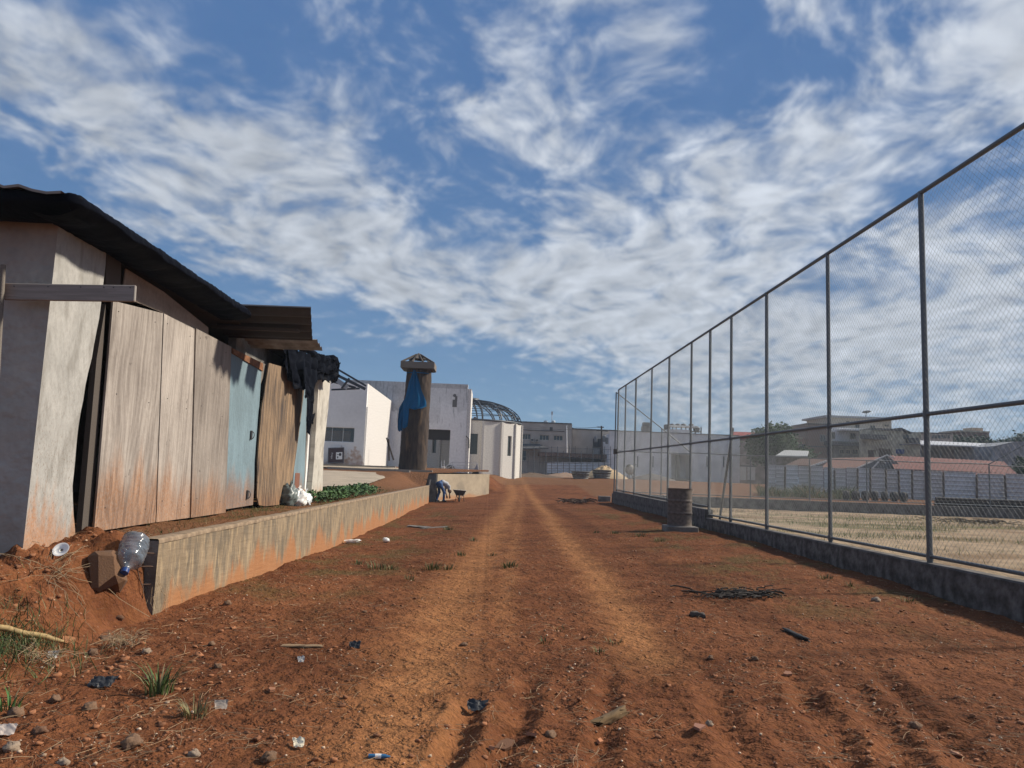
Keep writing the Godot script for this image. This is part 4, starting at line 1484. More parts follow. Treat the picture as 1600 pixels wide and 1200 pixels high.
# wall with rectangular openings, built of solid pieces round them: bounds and openings in metres on the plane z = -dist
func holed(mb: MB, lo: Vector2, hi: Vector2, dist: float, deep: float, holes: Array) -> void:
	var xs := [lo.x, hi.x]
	for h in holes:
		xs.append(h[0].x)
		xs.append(h[1].x)
	xs.sort()
	for i in xs.size() - 1:
		if xs[i + 1] - xs[i] < 1e-4: continue
		var mid: float = (xs[i] + xs[i + 1]) * 0.5
		var cuts := []
		for h in holes:
			if mid > h[0].x and mid < h[1].x: cuts.append([h[0].y, h[1].y])
		cuts.sort()
		var y := lo.y
		for c in cuts + [[hi.y, hi.y]]:
			if c[0] - y > 1e-4:
				mb.abox(Vector3(xs[i], y, -dist), Vector3(xs[i + 1], c[0], -dist - deep))
			y = c[1]
func window_in(t: Node3D, lo: Vector3, hi: Vector3, inset: float, panes: int, frame: Material, glass: Material, w := 0.05) -> void:
	var f := MB.new()
	var z := lo.z - inset
	f.abox(Vector3(lo.x, lo.y, z), Vector3(lo.x + w, hi.y, z - 0.06))
	f.abox(Vector3(hi.x - w, lo.y, z), Vector3(hi.x, hi.y, z - 0.06))
	f.abox(Vector3(lo.x + w, lo.y, z), Vector3(hi.x - w, lo.y + w, z - 0.06))
	f.abox(Vector3(lo.x + w, hi.y - w, z), Vector3(hi.x - w, hi.y, z - 0.06))
	var o := part(t, "window", f, frame)
	for k in panes:
		var a := lerpf(lo.x + w, hi.x - w, float(k) / panes)
		var b := lerpf(lo.x + w, hi.x - w, float(k + 1) / panes)
		var p := MB.new()
		p.abox(Vector3(a, lo.y + w, z - 0.03), Vector3(b - 0.005, hi.y - w, z - 0.045))
		part(o, "pane", p, glass)
		if k > 0:
			var mu := MB.new()
			mu.abox(Vector3(a - w * 0.4, lo.y + w, z - 0.005), Vector3(a + w * 0.4, hi.y - w, z - 0.028))
			part(o, "mullion", mu, frame)

# ---------------------------------------------------------------- round brown pillar with its little roof and blue tarp
func build_pillar() -> void:
	var base := on_z(646, 735, 46.0)
	var at := Vector3(base.x, 0, -46.0)
	var t := thing("round_pillar", "thick round brown pillar like a tree trunk with a small plank roof", "pillar", base)
	var g := FastNoiseLite.new()
	g.seed = 77
	g.frequency = 1.0
	g.fractal_octaves = 4
	var bark := tex(512, 512, func(u: float, v: float) -> Color:
		var a := u * TAU
		var cx := cos(a)
		var cz := sin(a)
		var ridge := g.get_noise_3d(cx * 7.0, v * 5.0, cz * 7.0)
		var fine := g.get_noise_3d(cx * 22.0, v * 20.0, cz * 22.0)
		var patch := g.get_noise_3d(cx * 1.6, v * 3.0 + 9.0, cz * 1.6)
		var k := clampf(0.5 + 0.7 * ridge + 0.35 * fine, 0.0, 1.0)
		var col := Color(0.015, 0.011, 0.010).lerp(Color(0.075, 0.050, 0.036), k)
		return col.lerp(Color(0.14, 0.088, 0.048), smoothstep(0.15, 0.5, patch + 0.3 * fine) * 0.7))
	var rows := []
	var top := on_z(646, 578, 46.0).y
	for i in 60:
		var q := i / 59.0
		var line := []
		for k in 48:
			var a := TAU * k / 48.0
			var r := 0.82 - 0.08 * q
			r += 0.055 * g.get_noise_3d(cos(a) * 6.0, q * 6.0, sin(a) * 6.0) + 0.02 * g.get_noise_3d(cos(a) * 16.0, q * 12.0, sin(a) * 16.0)
			line.append(at + Vector3(cos(a) * r + 0.10 * q - 0.06, base.y - 0.25 + (top - base.y + 0.25) * q, sin(a) * r))
		rows.append(line)
	var body := MB.new()
	body.grid(rows, true)
	part(t, "shaft", body, printed(bark, 0.95))
	# flat plank frame
	for s in [-1.0, 1.0]:
		var mb := MB.new()
		bar(mb, at + Vector3(-1.0, top + 0.20, s * 0.88), at + Vector3(0.98, top + 0.20, s * 0.88), 0.06, 0.38)
		part(t, "roof_plank", mb, M.timber)
		var m2 := MB.new()
		bar(m2, at + Vector3(s * 0.97, top + 0.20, -0.84), at + Vector3(s * 0.97, top + 0.20, 0.84), 0.06, 0.36)
		part(t, "roof_plank", m2, M.timber)
	var plate_ := MB.new()
	plate_.abox(at + Vector3(-0.9, top - 0.02, -0.85), at + Vector3(0.9, top + 0.06, 0.85))
	part(t, "top_board", plate_, M.timber_dark)
	var apex := at + Vector3(-0.05, top + 0.98, 0)
	for q in [Vector3(-1, 0.36, 0.85), Vector3(-0.35, 0.36, 0.9), Vector3(0.35, 0.36, 0.9), Vector3(1, 0.36, 0.85), Vector3(1, 0.36, -0.85), Vector3(-1, 0.36, -0.85)]:
		var mb := MB.new()
		bar(mb, at + Vector3(q.x * 0.95, top + q.y, q.z), apex + Vector3(q.x * 0.12, -0.05, q.z * 0.1), 0.07, 0.10)
		part(t, "roof_pole", mb, M.timber_dark)
	for k in 4:
		var a := PI * 0.5 * k + 0.2
		var mb := MB.new()
		var e0 := apex + Vector3(cos(a) * 0.62, -0.36, sin(a) * 0.62)
		var e1 := apex + Vector3(cos(a + PI * 0.5) * 0.62, -0.36, sin(a + PI * 0.5) * 0.62)
		mb.slab([apex + Vector3(0, 0.03, 0), e0, e1], Vector3(0, 0.04, 0))
		part(t, "roof_board", mb, M.timber_dark)
	# blue tarp tied over it: outline down the shaft, folded
	var tarp := thing("blue_tarp", "crumpled blue tarpaulin tied round the top of the round brown pillar", "tarp", base + Vector3(0, 2.5, 0))
	var out := [[581, 648, 651], [590, 645, 654], [600, 641, 657], [612, 638, 660], [622, 635, 664], [630, 628, 667], [637, 624, 667.5], [641, 623, 660]]
	var flap := [[628, 630, 642], [637, 624, 641], [648, 622, 641], [660, 621, 640], [668, 621, 639], [674, 622, 631]]
	for piece in [out, flap]:
		var rr := []
		for o in piece:
			var line := []
			for k in 25:
				var u := k / 24.0
				var px: float = lerpf(o[1], o[2], u)
				var x := on_z(px, o[0], 46.0).x - at.x
				var y := on_z(px, o[0], 46.0).y
				var r := 0.80
				var z := sqrt(maxf(r * r - x * x, 0.0))
				var wrap := 0.045 * sin(u * 21.0 + o[0] * 0.05) + 0.03 * n_mid.get_noise_2d(u * 4.0, o[0] * 0.05)
				line.append(at + Vector3(x + wrap * 0.4, y + 0.04 * sin(u * 15.0), z + 0.05 + wrap))
			rr.append(line)
		var mb := MB.new()
		mb.grid(rr)
		part(tarp, "fold", mb, M.blue_tarp)
	var tie := MB.new()
	var tp := []
	for k in 9:
		var a := PI * (0.2 + 0.6 * k / 8.0)
		tp.append(at + Vector3(cos(a) * 0.79, top - 0.25, sin(a) * 0.79))
	tie.tube(tp, 0.03, 6)
	part(tarp, "tie", tie, M.blue_tarp)

# ---------------------------------------------------------------- white buildings on the left
func build_white_buildings() -> void:
	# block with the strip window
	var d := 50.0
	var q := plate(470, 598, 575, 728, d)
	var corner := on_z(574, 598, d)
	var x1 := on_z(571, 660, d).x
	var x0 := x1 - 9.0
	var y0 := 1.3
	var y1 := corner.y - 0.05
	var a := thing("white_block", "white flat-roofed block with a strip window and mud-stained foot", "building", Vector3(x1 - 4.0, 1.6, -56))
	var wlo := Vector2(on_z(483, 680, d).x, on_z(530, 690.5, d).y)
	var whi := Vector2(on_z(553.5, 680, d).x, on_z(530, 667.5, d).y)
	var w := MB.new()
	holed(w, Vector2(x0, y0), Vector2(x1, y1), d, 0.25, [[wlo, whi]])
	for i in w.v.size():
		w.uv[i] = Vector2((w.v[i].x - x0) / (x1 - x0), 1.0 - (w.v[i].y - 1.6) / (y1 - 1.6))
	var g := FastNoiseLite.new()
	g.seed = 8
	g.frequency = 1.0
	g.fractal_octaves = 5
	var st := tex(768, 512, func(u: float, v: float) -> Color:
		var n := g.get_noise_2d(u * 30.0, v * 18.0)
		var b := g.get_noise_2d(u * 4.0, v * 3.0)
		var col := Color(0.86, 0.85, 0.835) * (0.96 + 0.07 * b + 0.05 * n)
		var hgt := 1.0 - v
		var blob := 0.17 * exp(-pow((u - 0.90) / 0.085, 2.0)) + 0.05 * smoothstep(0.62, 0.8, u) + 0.02
		var m := smoothstep(0.05, -0.06, hgt - blob * (0.9 + 0.8 * g.get_noise_2d(u * 9.0, v * 2.0) + 0.4 * n)) * (0.7 + 0.7 * n)
		return col.lerp(Color(0.40, 0.22, 0.115), clampf(m, 0.0, 1.0) * 0.75))
	part(a, "front_wall", w, printed(st, 0.85))
	var sd := MB.new()
	sd.abox(Vector3(x1 - 0.25, y0, -d - 0.252), Vector3(x1, y1, -d - 12.5))
	part(a, "side_wall", sd, M.white_wall)
	var rest := MB.new()
	rest.abox(Vector3(x0, y0, -d - 0.26), Vector3(x0 + 0.25, y1, -d - 12.5))
	rest.abox(Vector3(x0 + 0.26, y0, -d - 12.2), Vector3(x1 - 0.26, y1, -d - 12.5))
	part(a, "back_walls", rest, M.white_wall).set_meta("kind", "stuff")
	var rf := MB.new()
	rf.abox(Vector3(x0 + 0.26, y1 - 0.5, -d - 0.26), Vector3(x1 - 0.26, y1 - 0.3, -d - 12.1))
	part(a, "roof", rf, M.concrete)
	window_in(a, Vector3(wlo.x, wlo.y, -d), Vector3(whi.x, whi.y, -d), 0.10, 4, M.white_plastic, M.clear_glass, 0.03)
	var blind := MB.new()
	blind.abox(Vector3(wlo.x, wlo.y + 0.02, -d - 0.252), Vector3(whi.x - 0.28, whi.y - 0.22, -d - 0.27))
	part(a, "brown_blind", blind, paint(0.36, 0.22, 0.125, 0.9, T.speck, 3.0))
	var drain := MB.new()
	drain.tube([Vector3(x1 + 0.05, y0 + 0.4, -d - 0.12), Vector3(x1 + 0.05, y0 + 4.2, -d - 0.12)], 0.05, 8)
	part(a, "downpipe", drain, M.white_plastic)
	# brown board leaning on its foot, with a white square and a line of lettering lying on its side
	var s := plate(513.5, 700, 537.5, 723, 49.6)
	var sg := thing("leaning_sign", "dark brown sign board with a white square leaning against the white block", "sign", s[0])
	var sb := MB.new()
	var cx: Vector3 = (s[0] + s[1]) * 0.5
	var bs := Basis(Vector3(0, 0, 1), deg_to_rad(4.0)) * Basis(Vector3(1, 0, 0), deg_to_rad(-10.0))
	var bxf := Transform3D(bs, cx + Vector3(0, 0, 0.08))
	sb.box(bxf, Vector3(0.96, 0.92, 0.04), 0.008)
	part(sg, "board", sb, paint(0.055, 0.028, 0.030, 0.6))
	for f in [[Vector3(0, 0.475, 0.0), Vector3(1.02, 0.05, 0.06)], [Vector3(0, -0.475, 0.0), Vector3(1.02, 0.05, 0.06)], [Vector3(-0.49, 0, 0), Vector3(0.05, 0.90, 0.06)], [Vector3(0.49, 0, 0), Vector3(0.05, 0.90, 0.06)]]:
		var fb := MB.new()
		fb.box(Transform3D(bs, bxf * f[0]), f[1])
		part(sg, "frame", fb, paint(0.10, 0.095, 0.10, 0.5))
	var sq := MB.new()
	sq.box(Transform3D(bs, bxf * Vector3(0.20, -0.04, 0.024)), Vector3(0.40, 0.46, 0.006))
	var so := part(sg, "white_square", sq, M.white_plastic)
	var em := MB.new()
	for k in 16:
		var a0 := TAU * k / 16.0
		var a1 := TAU * (k + 1) / 16.0
		em.tri(bxf * Vector3(0.26, 0.04, 0.030), bxf * Vector3(0.26 + 0.085 * cos(a0), 0.04 + 0.10 * sin(a0), 0.030), bxf * Vector3(0.26 + 0.085 * cos(a1), 0.04 + 0.10 * sin(a1), 0.030))
	em.box(Transform3D(bs, bxf * Vector3(0.11, 0.03, 0.029)), Vector3(0.10, 0.04, 0.003))
	em.box(Transform3D(bs, bxf * Vector3(0.11, -0.14, 0.029)), Vector3(0.07, 0.12, 0.003))
	part(so, "emblem", em, paint(0.03, 0.02, 0.022, 0.6))
	var tm := TextMesh.new()
	var sf := SystemFont.new()
	sf.font_names = PackedStringArray(["Droid Sans"])
	tm.font = sf
	tm.text = "Praça"
	tm.font_size = 24
	tm.pixel_size = 0.0065
	tm.depth = 0.004
	var tmi := MeshInstance3D.new()
	tmi.name = "lettering"
	tmi.mesh = tm
	tmi.material_override = M.white_plastic
	sg.add_child(tmi, true)
	tmi.transform = Transform3D(bs * Basis(Vector3(0, 0, 1), -PI * 0.5), bxf * Vector3(-0.25, -0.02, 0.026) - sg.position)

	# tall unfinished grey gateway wall with the dark panel in its opening
	d = 62.5
	var b := thing("gateway_wall", "tall patchy grey concrete gateway wall with a wide opening", "wall", on_z(650, 735, d))
	var lo := Vector2(on_z(540, 665, d).x, 1.0)
	var hi := Vector2(on_z(728.5, 665, d).x, on_z(650, 597.5, d).y)
	var olo := Vector2(on_z(625, 700, d).x, 0.9)
	var ohi := Vector2(on_z(702.5, 700, d).x, on_z(685, 671, d).y)
	var gw := MB.new()
	holed(gw, lo, hi, d, 0.9, [[olo, ohi]])
	for i in gw.v.size():
		gw.uv[i] = Vector2((gw.v[i].x - lo.x) / (hi.x - lo.x), 1.0 - (gw.v[i].y - lo.y) / (hi.y - lo.y))
	var gt := tex(768, 512, func(u: float, v: float) -> Color:
		var n := g.get_noise_2d(u * 40.0, v * 28.0)
		var run := g.get_noise_2d(u * 34.0 + 5.0, v * 3.0)
		var big := g.get_noise_2d(u * 5.0 + 8.0, v * 4.0)
		var col := Color(0.78, 0.785, 0.79) * (0.95 + 0.10 * n)
		# bare render where the whitewash stops, in trowelled patches
		var edge := 0.28 + 0.05 * g.get_noise_2d(u * 7.0, 1.0)
		var grey := smoothstep(0.03, -0.03, v - edge - (0.16 if u > 0.42 and u < 0.78 else 0.0) - 0.10 * big)
		if u > 0.66 and v > 0.05: grey *= 0.45
		col = col.lerp(Color(0.42, 0.42, 0.425) * (0.95 + 0.25 * n), grey * (0.75 + 0.4 * big))
		return col.lerp(Color(0.22, 0.22, 0.23), smoothstep(0.15, 0.5, run - v * 0.35) * 0.55))
	part(b, "wall", gw, printed(gt, 0.88))
	var ends := MB.new()
	ends.abox(Vector3(hi.x + 0.003, lo.y, -d - 0.05), Vector3(hi.x + 0.30, hi.y - 0.35, -d - 4.5))
	part(b, "side_fin", ends, M.white_wall)
	var pn := MB.new()
	pn.abox(Vector3(olo.x, on_z(685, 687, d).y, -d - 0.35), Vector3(ohi.x, ohi.y, -d - 0.55))
	part(b, "dark_panel", pn, paint(0.022, 0.019, 0.020, 0.7))
	var em2 := MB.new()
	var pc := on_z(710.5, 618, d)
	for k in 18:
		var a0 := TAU * k / 18.0
		var a1 := TAU * (k + 1) / 18.0
		em2.tri(pc + Vector3(0, 0, 0.012), pc + Vector3(cos(a0) * 0.14, sin(a0) * 0.13, 0.012), pc + Vector3(cos(a1) * 0.14, sin(a1) * 0.13, 0.012))
	var r1 := plate(711, 619, 714.5, 627, d)
	em2.abox(r1[0] + Vector3(0, 0, 0.014), r1[1] + Vector3(0, 0, 0.002))
	var r2 := plate(707, 624.5, 714, 636, d)
	em2.abox(r2[0] + Vector3(0, 0, 0.012), r2[1] + Vector3(0, 0, 0.001))
	part(b, "cut_out_emblem", em2, paint(0.19, 0.185, 0.185, 0.9, T.speck, 2.0))
	var lamp := MB.new()
	lamp.tube([on_z(728, 700, d) + Vector3(0.25, 0, 0.0), on_z(728, 688, d) + Vector3(0.25, 0.1, 0.1), on_z(726, 684, d) + Vector3(0.12, 0.15, 0.2)], 0.05, 6)
	part(b, "bracket", lamp, M.iron)

	# drum hall with the bare steel dome
	d = 70.0
	var c := on_z(731, 742, d)
	var R := 4.72
	var ytop := on_z(770, 661, d - 2.0).y
	var ybot := 1.0
	var h := thing("drum_hall", "pale round hall with slit windows under a bare steel dome", "building", Vector3(c.x, 1.4, -d))
	var pt := func(deg: float, r: float, y: float) -> Vector3:
		var an := deg_to_rad(deg)
		return Vector3(c.x + sin(an) * r, y, -d + cos(an) * r)
	var cream := paint(0.80, 0.775, 0.72, 0.85, T.speck, 0.4)
	for k in 16:
		var d0 := -7.5 + 22.5 * k
		var d1 := d0 + 22.5
		var wide := 22.5
		var wm := MB.new()
		var win := k == 0 or k == 2 or k == 4 or k == 14
		var f0 := 0.42 if k == 0 else 0.46
		var f1 := 0.80 if k == 0 else 0.74
		var wy0 := on_z(738, 709.5, d - 4.6).y
		var wy1 := on_z(738, 677.5, d - 4.6).y
		var spans := [[0.0, 1.0, ybot, ytop]]
		if win: spans = [[0.0, f0, ybot, ytop], [f1, 1.0, ybot, ytop], [f0, f1, ybot, wy0], [f0, f1, wy1, ytop]]
		for sp in spans:
			var p0: Vector3 = (pt.call(d0, R, 0.0) as Vector3).lerp(pt.call(d1, R, 0.0), sp[0])
			var p1: Vector3 = (pt.call(d0, R, 0.0) as Vector3).lerp(pt.call(d1, R, 0.0), sp[1])
			var nin := (Vector3(c.x, 0, -d) - (p0 + p1) * 0.5).normalized() * 0.25
			wm.slab([Vector3(p0.x, sp[2], p0.z), Vector3(p1.x, sp[2], p1.z), Vector3(p1.x, sp[3], p1.z), Vector3(p0.x, sp[3], p0.z)], nin)
		var o := part(h, "wall_panel", wm, cream)
		if win:
			var p0: Vector3 = (pt.call(d0, R - 0.14, 0.0) as Vector3).lerp(pt.call(d1, R - 0.14, 0.0), f0)
			var p1: Vector3 = (pt.call(d0, R - 0.14, 0.0) as Vector3).lerp(pt.call(d1, R - 0.14, 0.0), f1)
			var gm := MB.new()
			gm.slab([Vector3(p0.x, wy0, p0.z), Vector3(p1.x, wy0, p1.z), Vector3(p1.x, wy1, p1.z), Vector3(p0.x, wy1, p0.z)], Vector3(0, 0, -0.02))
			part(o, "slit_window", gm, paint(0.10, 0.115, 0.11, 0.15, T.blot, 3.0))
		var pl := MB.new()
		var pc2: Vector3 = pt.call(d0, R + 0.03, 0.0)
		pl.box(Transform3D(Basis(Vector3.UP, deg_to_rad(d0)), Vector3(pc2.x, (ytop + ybot) * 0.5, pc2.z)), Vector3(0.22, ytop - ybot - 0.04, 0.18))
		part(h, "pilaster", pl, cream)
	var ring := MB.new()
	var rp := []
	for k in 49: rp.append(pt.call(7.5 * k, R - 0.05, ytop + 0.08))
	ring.tube(rp, 0.09, 6, false)
	part(h, "ring_beam", ring, M.steel_dark)
	var rise := on_z(733, 627, d).y - ytop
	var dome := func(deg: float, q: float, drop: float) -> Vector3:   # q 0 at the ring .. 1 at the crown
		var an := q * PI * 0.5
		return pt.call(deg, (R - 0.05 - drop) * cos(an * 0.97), ytop + 0.1 + (rise - drop) * sin(an))
	for k in 16:
		var deg := -7.5 + 22.5 * k
		var rb := MB.new()
		var n := 14
		for i in n:
			var qa := 0.93 * i / n
			var qb := 0.93 * (i + 1) / n
			bar(rb, dome.call(deg, qa, 0.0), dome.call(deg, qb, 0.0), 0.07)
			bar(rb, dome.call(deg, qa, 0.28), dome.call(deg, qb, 0.28), 0.07)
			bar(rb, dome.call(deg, qa, 0.0), dome.call(deg, qb, 0.28), 0.035)
			bar(rb, dome.call(deg, qb, 0.0), dome.call(deg, qb, 0.28), 0.035)
		part(h, "dome_rib", rb, M.steel_dark)
	for q2 in [0.16, 0.32, 0.48, 0.64, 0.80, 0.93]:
		var hp := MB.new()
		for k in 32: bar(hp, dome.call(11.25 * k, q2, 0.05), dome.call(11.25 * (k + 1), q2, 0.05), 0.05)
		part(h, "dome_hoop", hp, M.steel_dark)
	var crown := MB.new()
	crown.lathe(Vector3(c.x, ytop + rise + 0.05, -d), [Vector2(0.75, 0.0), Vector2(0.75, 0.22), Vector2(0.0, 0.26)], 20)
	part(h, "crown_plate", crown, M.steel_dark)
	# painted steel railing and steps in front of the gateway
	d = 60.0
	var rl := thing("ramp_railing", "pale steel handrail of bars beside the gateway steps", "railing", on_z(720, 740, d))
	var mk := func(x0_: float, y0_: float, x1_: float, y1_: float, wd: float) -> void:
		var mb := MB.new()
		bar(mb, on_z(x0_, y0_, d), on_z(x1_, y1_, d), wd)
		part(rl, "bar", mb, paint(0.55, 0.56, 0.57, 0.5))
	for r in [[707, 722, 745, 723.5, 0.05], [714, 727, 744, 728.5, 0.045], [713, 731, 743, 732.5, 0.045], [712, 735, 742, 736.5, 0.045], [696, 729, 707, 722, 0.05], [697, 733, 709, 726, 0.045], [699, 737, 710, 731, 0.045], [690, 720, 690, 738, 0.05], [694, 719, 694, 738, 0.05], [697, 728, 697, 739, 0.05], [707, 722, 707, 739, 0.05], [745, 723, 745, 739, 0.05]]:
		mk.call(r[0], r[1], r[2], r[3], r[4])
	var slope := MB.new()
	slope.slab([on_z(737, 741, 59.8), on_z(741, 733, 59.8), on_z(746, 724, 59.8), on_z(748, 741, 59.8)], Vector3(0, 0, -1.2))
	solo("sloped_slab", slope, paint(0.25, 0.26, 0.30, 0.9), "blue-grey sloped concrete slab at the end of the pale handrail", "slab")
	var blk := plate(689.5, 729, 695, 738.5, 59.5)
	var bm := MB.new()
	bm.abox(blk[0] - Vector3(0, 0.3, 0), blk[1] + Vector3(0, 0, -0.4), 0.02)
	solo("gate_pier", bm, M.white_wall, "short white pier at the foot of the pale handrail", "pier")
	# little pavilion seen through the gateway
	d = 84.0
	var pv := thing("pavilion", "cream pavilion with a dark pitched roof seen through the gateway opening", "building", on_z(680, 730, d))
	pbox_part(pv, "wall", [650, 696, 685.5, 738], d, 3.0, M.cream_light)
	pbox_part(pv, "side_wall", [686, 697, 701, 738], d + 2.0, 2.0, M.cream_light)
	pbox_part(pv, "column", [680.2, 697, 682, 736], d - 0.6, 0.25, M.white_wall)
	pbox_part(pv, "column", [683.4, 697, 685.4, 736], d - 0.6, 0.25, M.white_wall)
	pbox_part(pv, "window", [664.5, 704, 672.5, 714], d - 0.02, 0.06, M.pane_grey)
	pbox_part(pv, "window", [686, 704.5, 692, 712], d + 1.98, 0.06, M.pane_grey)
	var rfp := MB.new()
	rfp.slab([on_z(650, 686, d - 1.0), on_z(665, 687.5, d - 1.0), on_z(688, 698.5, d - 1.0), on_z(650, 697.5, d - 1.0)], Vector3(0, 0, -5.0))
	part(pv, "roof", rfp, M.asphalt_roof)
	var bk := plate(640, 687, 735, 740, 97.0)
	var bkm := MB.new()
	bkm.abox(bk[0], bk[1] + Vector3(0, 0, -2.0))
	solo("back_building", bkm, M.beige_wall, "plain beige wall far behind the cream pavilion", "building")
	for k in 6:
		var st2 := MB.new()
		var y := 737.0 - k * 1.7
		pbox(st2, [703.0 - k * 1.2, y - 1.8, 714.0 - k * 1.2, y], 61.0 + k * 0.3, 0.3)
		solo("step", st2, M.concrete, "narrow concrete step of the flight beside the pale handrail", "step", "steps beside the handrail")
	# red tiled gable that shows through the dome
	var rd := MB.new()
	rd.slab([on_z(733, 659, 96), on_z(742, 651, 96), on_z(752, 659, 96)], Vector3(0, 0, -6))
	solo("tiled_gable", rd, M.tile, "small red tiled gable showing through the steel dome", "roof")

# ---------------------------------------------------------------- buildings at the end of the lane
func build_far_buildings() -> void:
	var d := 100.0
	var t := thing("far_block", "two-storey beige service block with three dark windows at the lane's end", "building", on_z(850, 740, d))
	var lo := plate(790, 661, 893, 745, d)
	var holes := []
	var wins := [[815.5, 678, 829.5, 686.5], [843, 679.5, 858, 688], [865, 680.5, 879.5, 688.5], [815, 703, 823, 720]]
	for w in wins:
		var q := plate(w[0], w[1], w[2], w[3], d)
		holes.append([Vector2(q[0].x, q[0].y), Vector2(q[1].x, q[1].y)])
	var mb := MB.new()
	holed(mb, Vector2(lo[0].x, lo[0].y), Vector2(lo[1].x, lo[1].y), d, 0.3, holes)
	part(t, "wall", mb, M.beige_wall)
	var body := MB.new()
	body.abox(Vector3(lo[0].x + 0.02, lo[0].y, -d - 0.75), Vector3(lo[1].x - 0.02, lo[1].y - 0.4, -d - 8.0))
	part(t, "body", body, M.beige_wall)
	pbox_part(t, "parapet", [789.5, 659.2, 893.5, 661.0], d - 0.06, 0.45, M.dark_concrete)
	for i in 4:
		window_in(t, Vector3(holes[i][0].x, holes[i][0].y, -d), Vector3(holes[i][1].x, holes[i][1].y, -d), 0.12, 3 if i < 3 else 1, M.cream_light, M.glass, 0.06)
	pbox_part(t, "vent_hole", [859, 667.5, 863.5, 672.5], d - 0.05, 0.06, M.iron)
	pbox_part(t, "cornice", [815, 672.3, 882, 673.2], d - 0.08, 0.1, M.dark_concrete)
	for w in [[829.5, 684.5, 833.5, 690], [836.5, 685.5, 841.5, 690.5]]:
		var o := pbox_part(t, "air_conditioner", w, d - 0.45, 0.4, M.cream_light)
		var q := plate(w[0], w[1], w[2], w[3], d - 0.46)
		var fan := MB.new()
		var c: Vector3 = (q[0] + q[1]) * 0.5
		fan.tube([c, c + Vector3(0, 0, 0.02)], 0.15, 12)
		part(o, "fan", fan, M.iron)
	var pipe := MB.new()
	pipe.tube([on_z(885.5, 712, d) + Vector3(0, 0, 0.15), on_z(885, 665, d) + Vector3(0, 0, 0.15)], 0.085, 8)
	part(t, "downpipe", pipe, M.white_plastic)
	var aw := MB.new()
	aw.slab([on_z(815, 695, d - 0.1), on_z(843, 695.5, d - 0.1), on_z(857, 701.5, d - 2.2), on_z(815, 702, d - 2.2)], Vector3(0, 0.12, 0))
	part(t, "awning", aw, M.asphalt_roof)
	for px in [852.5, 864.5]:
		var tk := MB.new()
		var p := on_z(px, 661, d + 3.0)
		tk.lathe(p + Vector3(0, -0.25, 0), [Vector2(0.16, 0), Vector2(0.27, 0.05), Vector2(0.28, 0.45), Vector2(0.22, 0.58), Vector2(0.0, 0.62)], 14)
		solo("roof_tank", tk, paint(0.36, 0.42, 0.46, 0.6), "small grey water tank on the roof of the beige service block", "water tank", "tanks on the beige roof")
	var ant := thing("antenna_mast", "thin panel antenna mast rising from the beige block roof", "antenna", on_z(862.5, 661, d + 3))
	var am := MB.new()
	am.tube([on_z(862.5, 662, d + 3.0), on_z(862.5, 644, d + 3.0)], 0.05, 6)
	part(ant, "mast", am, M.zinc_blue)
	var pa := MB.new()
	pbox(pa, [861.3, 643, 864.0, 648], d + 2.9, 0.2)
	part(ant, "panel", pa, M.zinc_blue)
	# lower hall
	d = 102.0
	var h := thing("low_hall", "long plain beige hall with dark glazing behind the lane", "building", on_z(930, 740, d))
	pbox_part(h, "wall", [893.5, 672, 968, 742], d, 8.0, M.beige_wall)
	pbox_part(h, "roof_edge", [893.5, 670.6, 968.5, 672.2], d - 0.1, 8.2, M.dark_concrete)
	pbox_part(h, "stair_head", [888, 668, 896, 672], d + 3.0, 3.0, M.dark_concrete)
	var gl := MB.new()
	pbox(gl, [926.5, 686, 957.5, 722], d - 0.12, 0.1)
	part(h, "glazing", gl, paint(0.04, 0.043, 0.05, 0.55))
	for k in 7:
		pbox_part(h, "mullion", [927.0 + k * 5.0, 686, 928.0 + k * 5.0, 722], d - 0.2, 0.07, M.iron)
	pbox_part(h, "sill", [926, 698.5, 958, 700.2], d - 0.24, 0.11, M.concrete)
	pbox_part(h, "canopy", [842, 708.5, 957, 714.5], d - 4.0, 3.9, paint(0.30, 0.20, 0.155, 0.9, T.blot, 0.7))
	pbox_part(h, "grey_box", [928, 700.5, 937, 715], d - 2.5, 0.8, paint(0.24, 0.25, 0.26, 0.7))
	# sheet hoarding under the canopy, sheet by sheet
	var hd := thing("sheet_hoarding", "bluish galvanised sheet hoarding under the rusty canopy", "fence", on_z(905, 738, 94))
	for k in 9:
		var x := 855.0 + k * 11.3
		ribbed(hd, "sheet", on_z(x, 722.0 + 0.02 * k, 94.0), on_z(x + 11.1, 739, 94.0), 4, M.zinc_blue)
	# pole with its transformer gear
	var pole := thing("utility_pole", "utility pole with crossarm and transformer in front of the beige hall", "pole", on_z(940, 738, 96))
	var pm := MB.new()
	pm.tube([on_z(941, 738, 96), on_z(939.8, 665.5, 96)], [0.16, 0.10], 8)
	part(pole, "shaft", pm, M.timber_dark)
	for q in [[933, 667.2, 943.5, 667.6], [932, 672.5, 950, 673.5]]:
		var cm := MB.new()
		bar(cm, on_z(q[0], q[1], 95.9), on_z(q[2], q[3], 95.9), 0.12)
		part(pole, "crossarm", cm, M.timber_dark)
	for q in [[931, 687, 0.20, 0.7], [944, 686, 0.22, 0.7], [948, 689, 0.18, 0.7]]:
		var tm := MB.new()
		var p := on_z(q[0], q[1], 95.7)
		tm.lathe(p + Vector3(0, -q[3] * 0.5, 0), [Vector2(0.02, 0), Vector2(q[2], 0.02), Vector2(q[2], q[3]), Vector2(q[2] * 0.5, q[3] + 0.08), Vector2(0, q[3] + 0.1)], 12)
		part(pole, "transformer", tm, paint(0.17, 0.18, 0.19, 0.7))
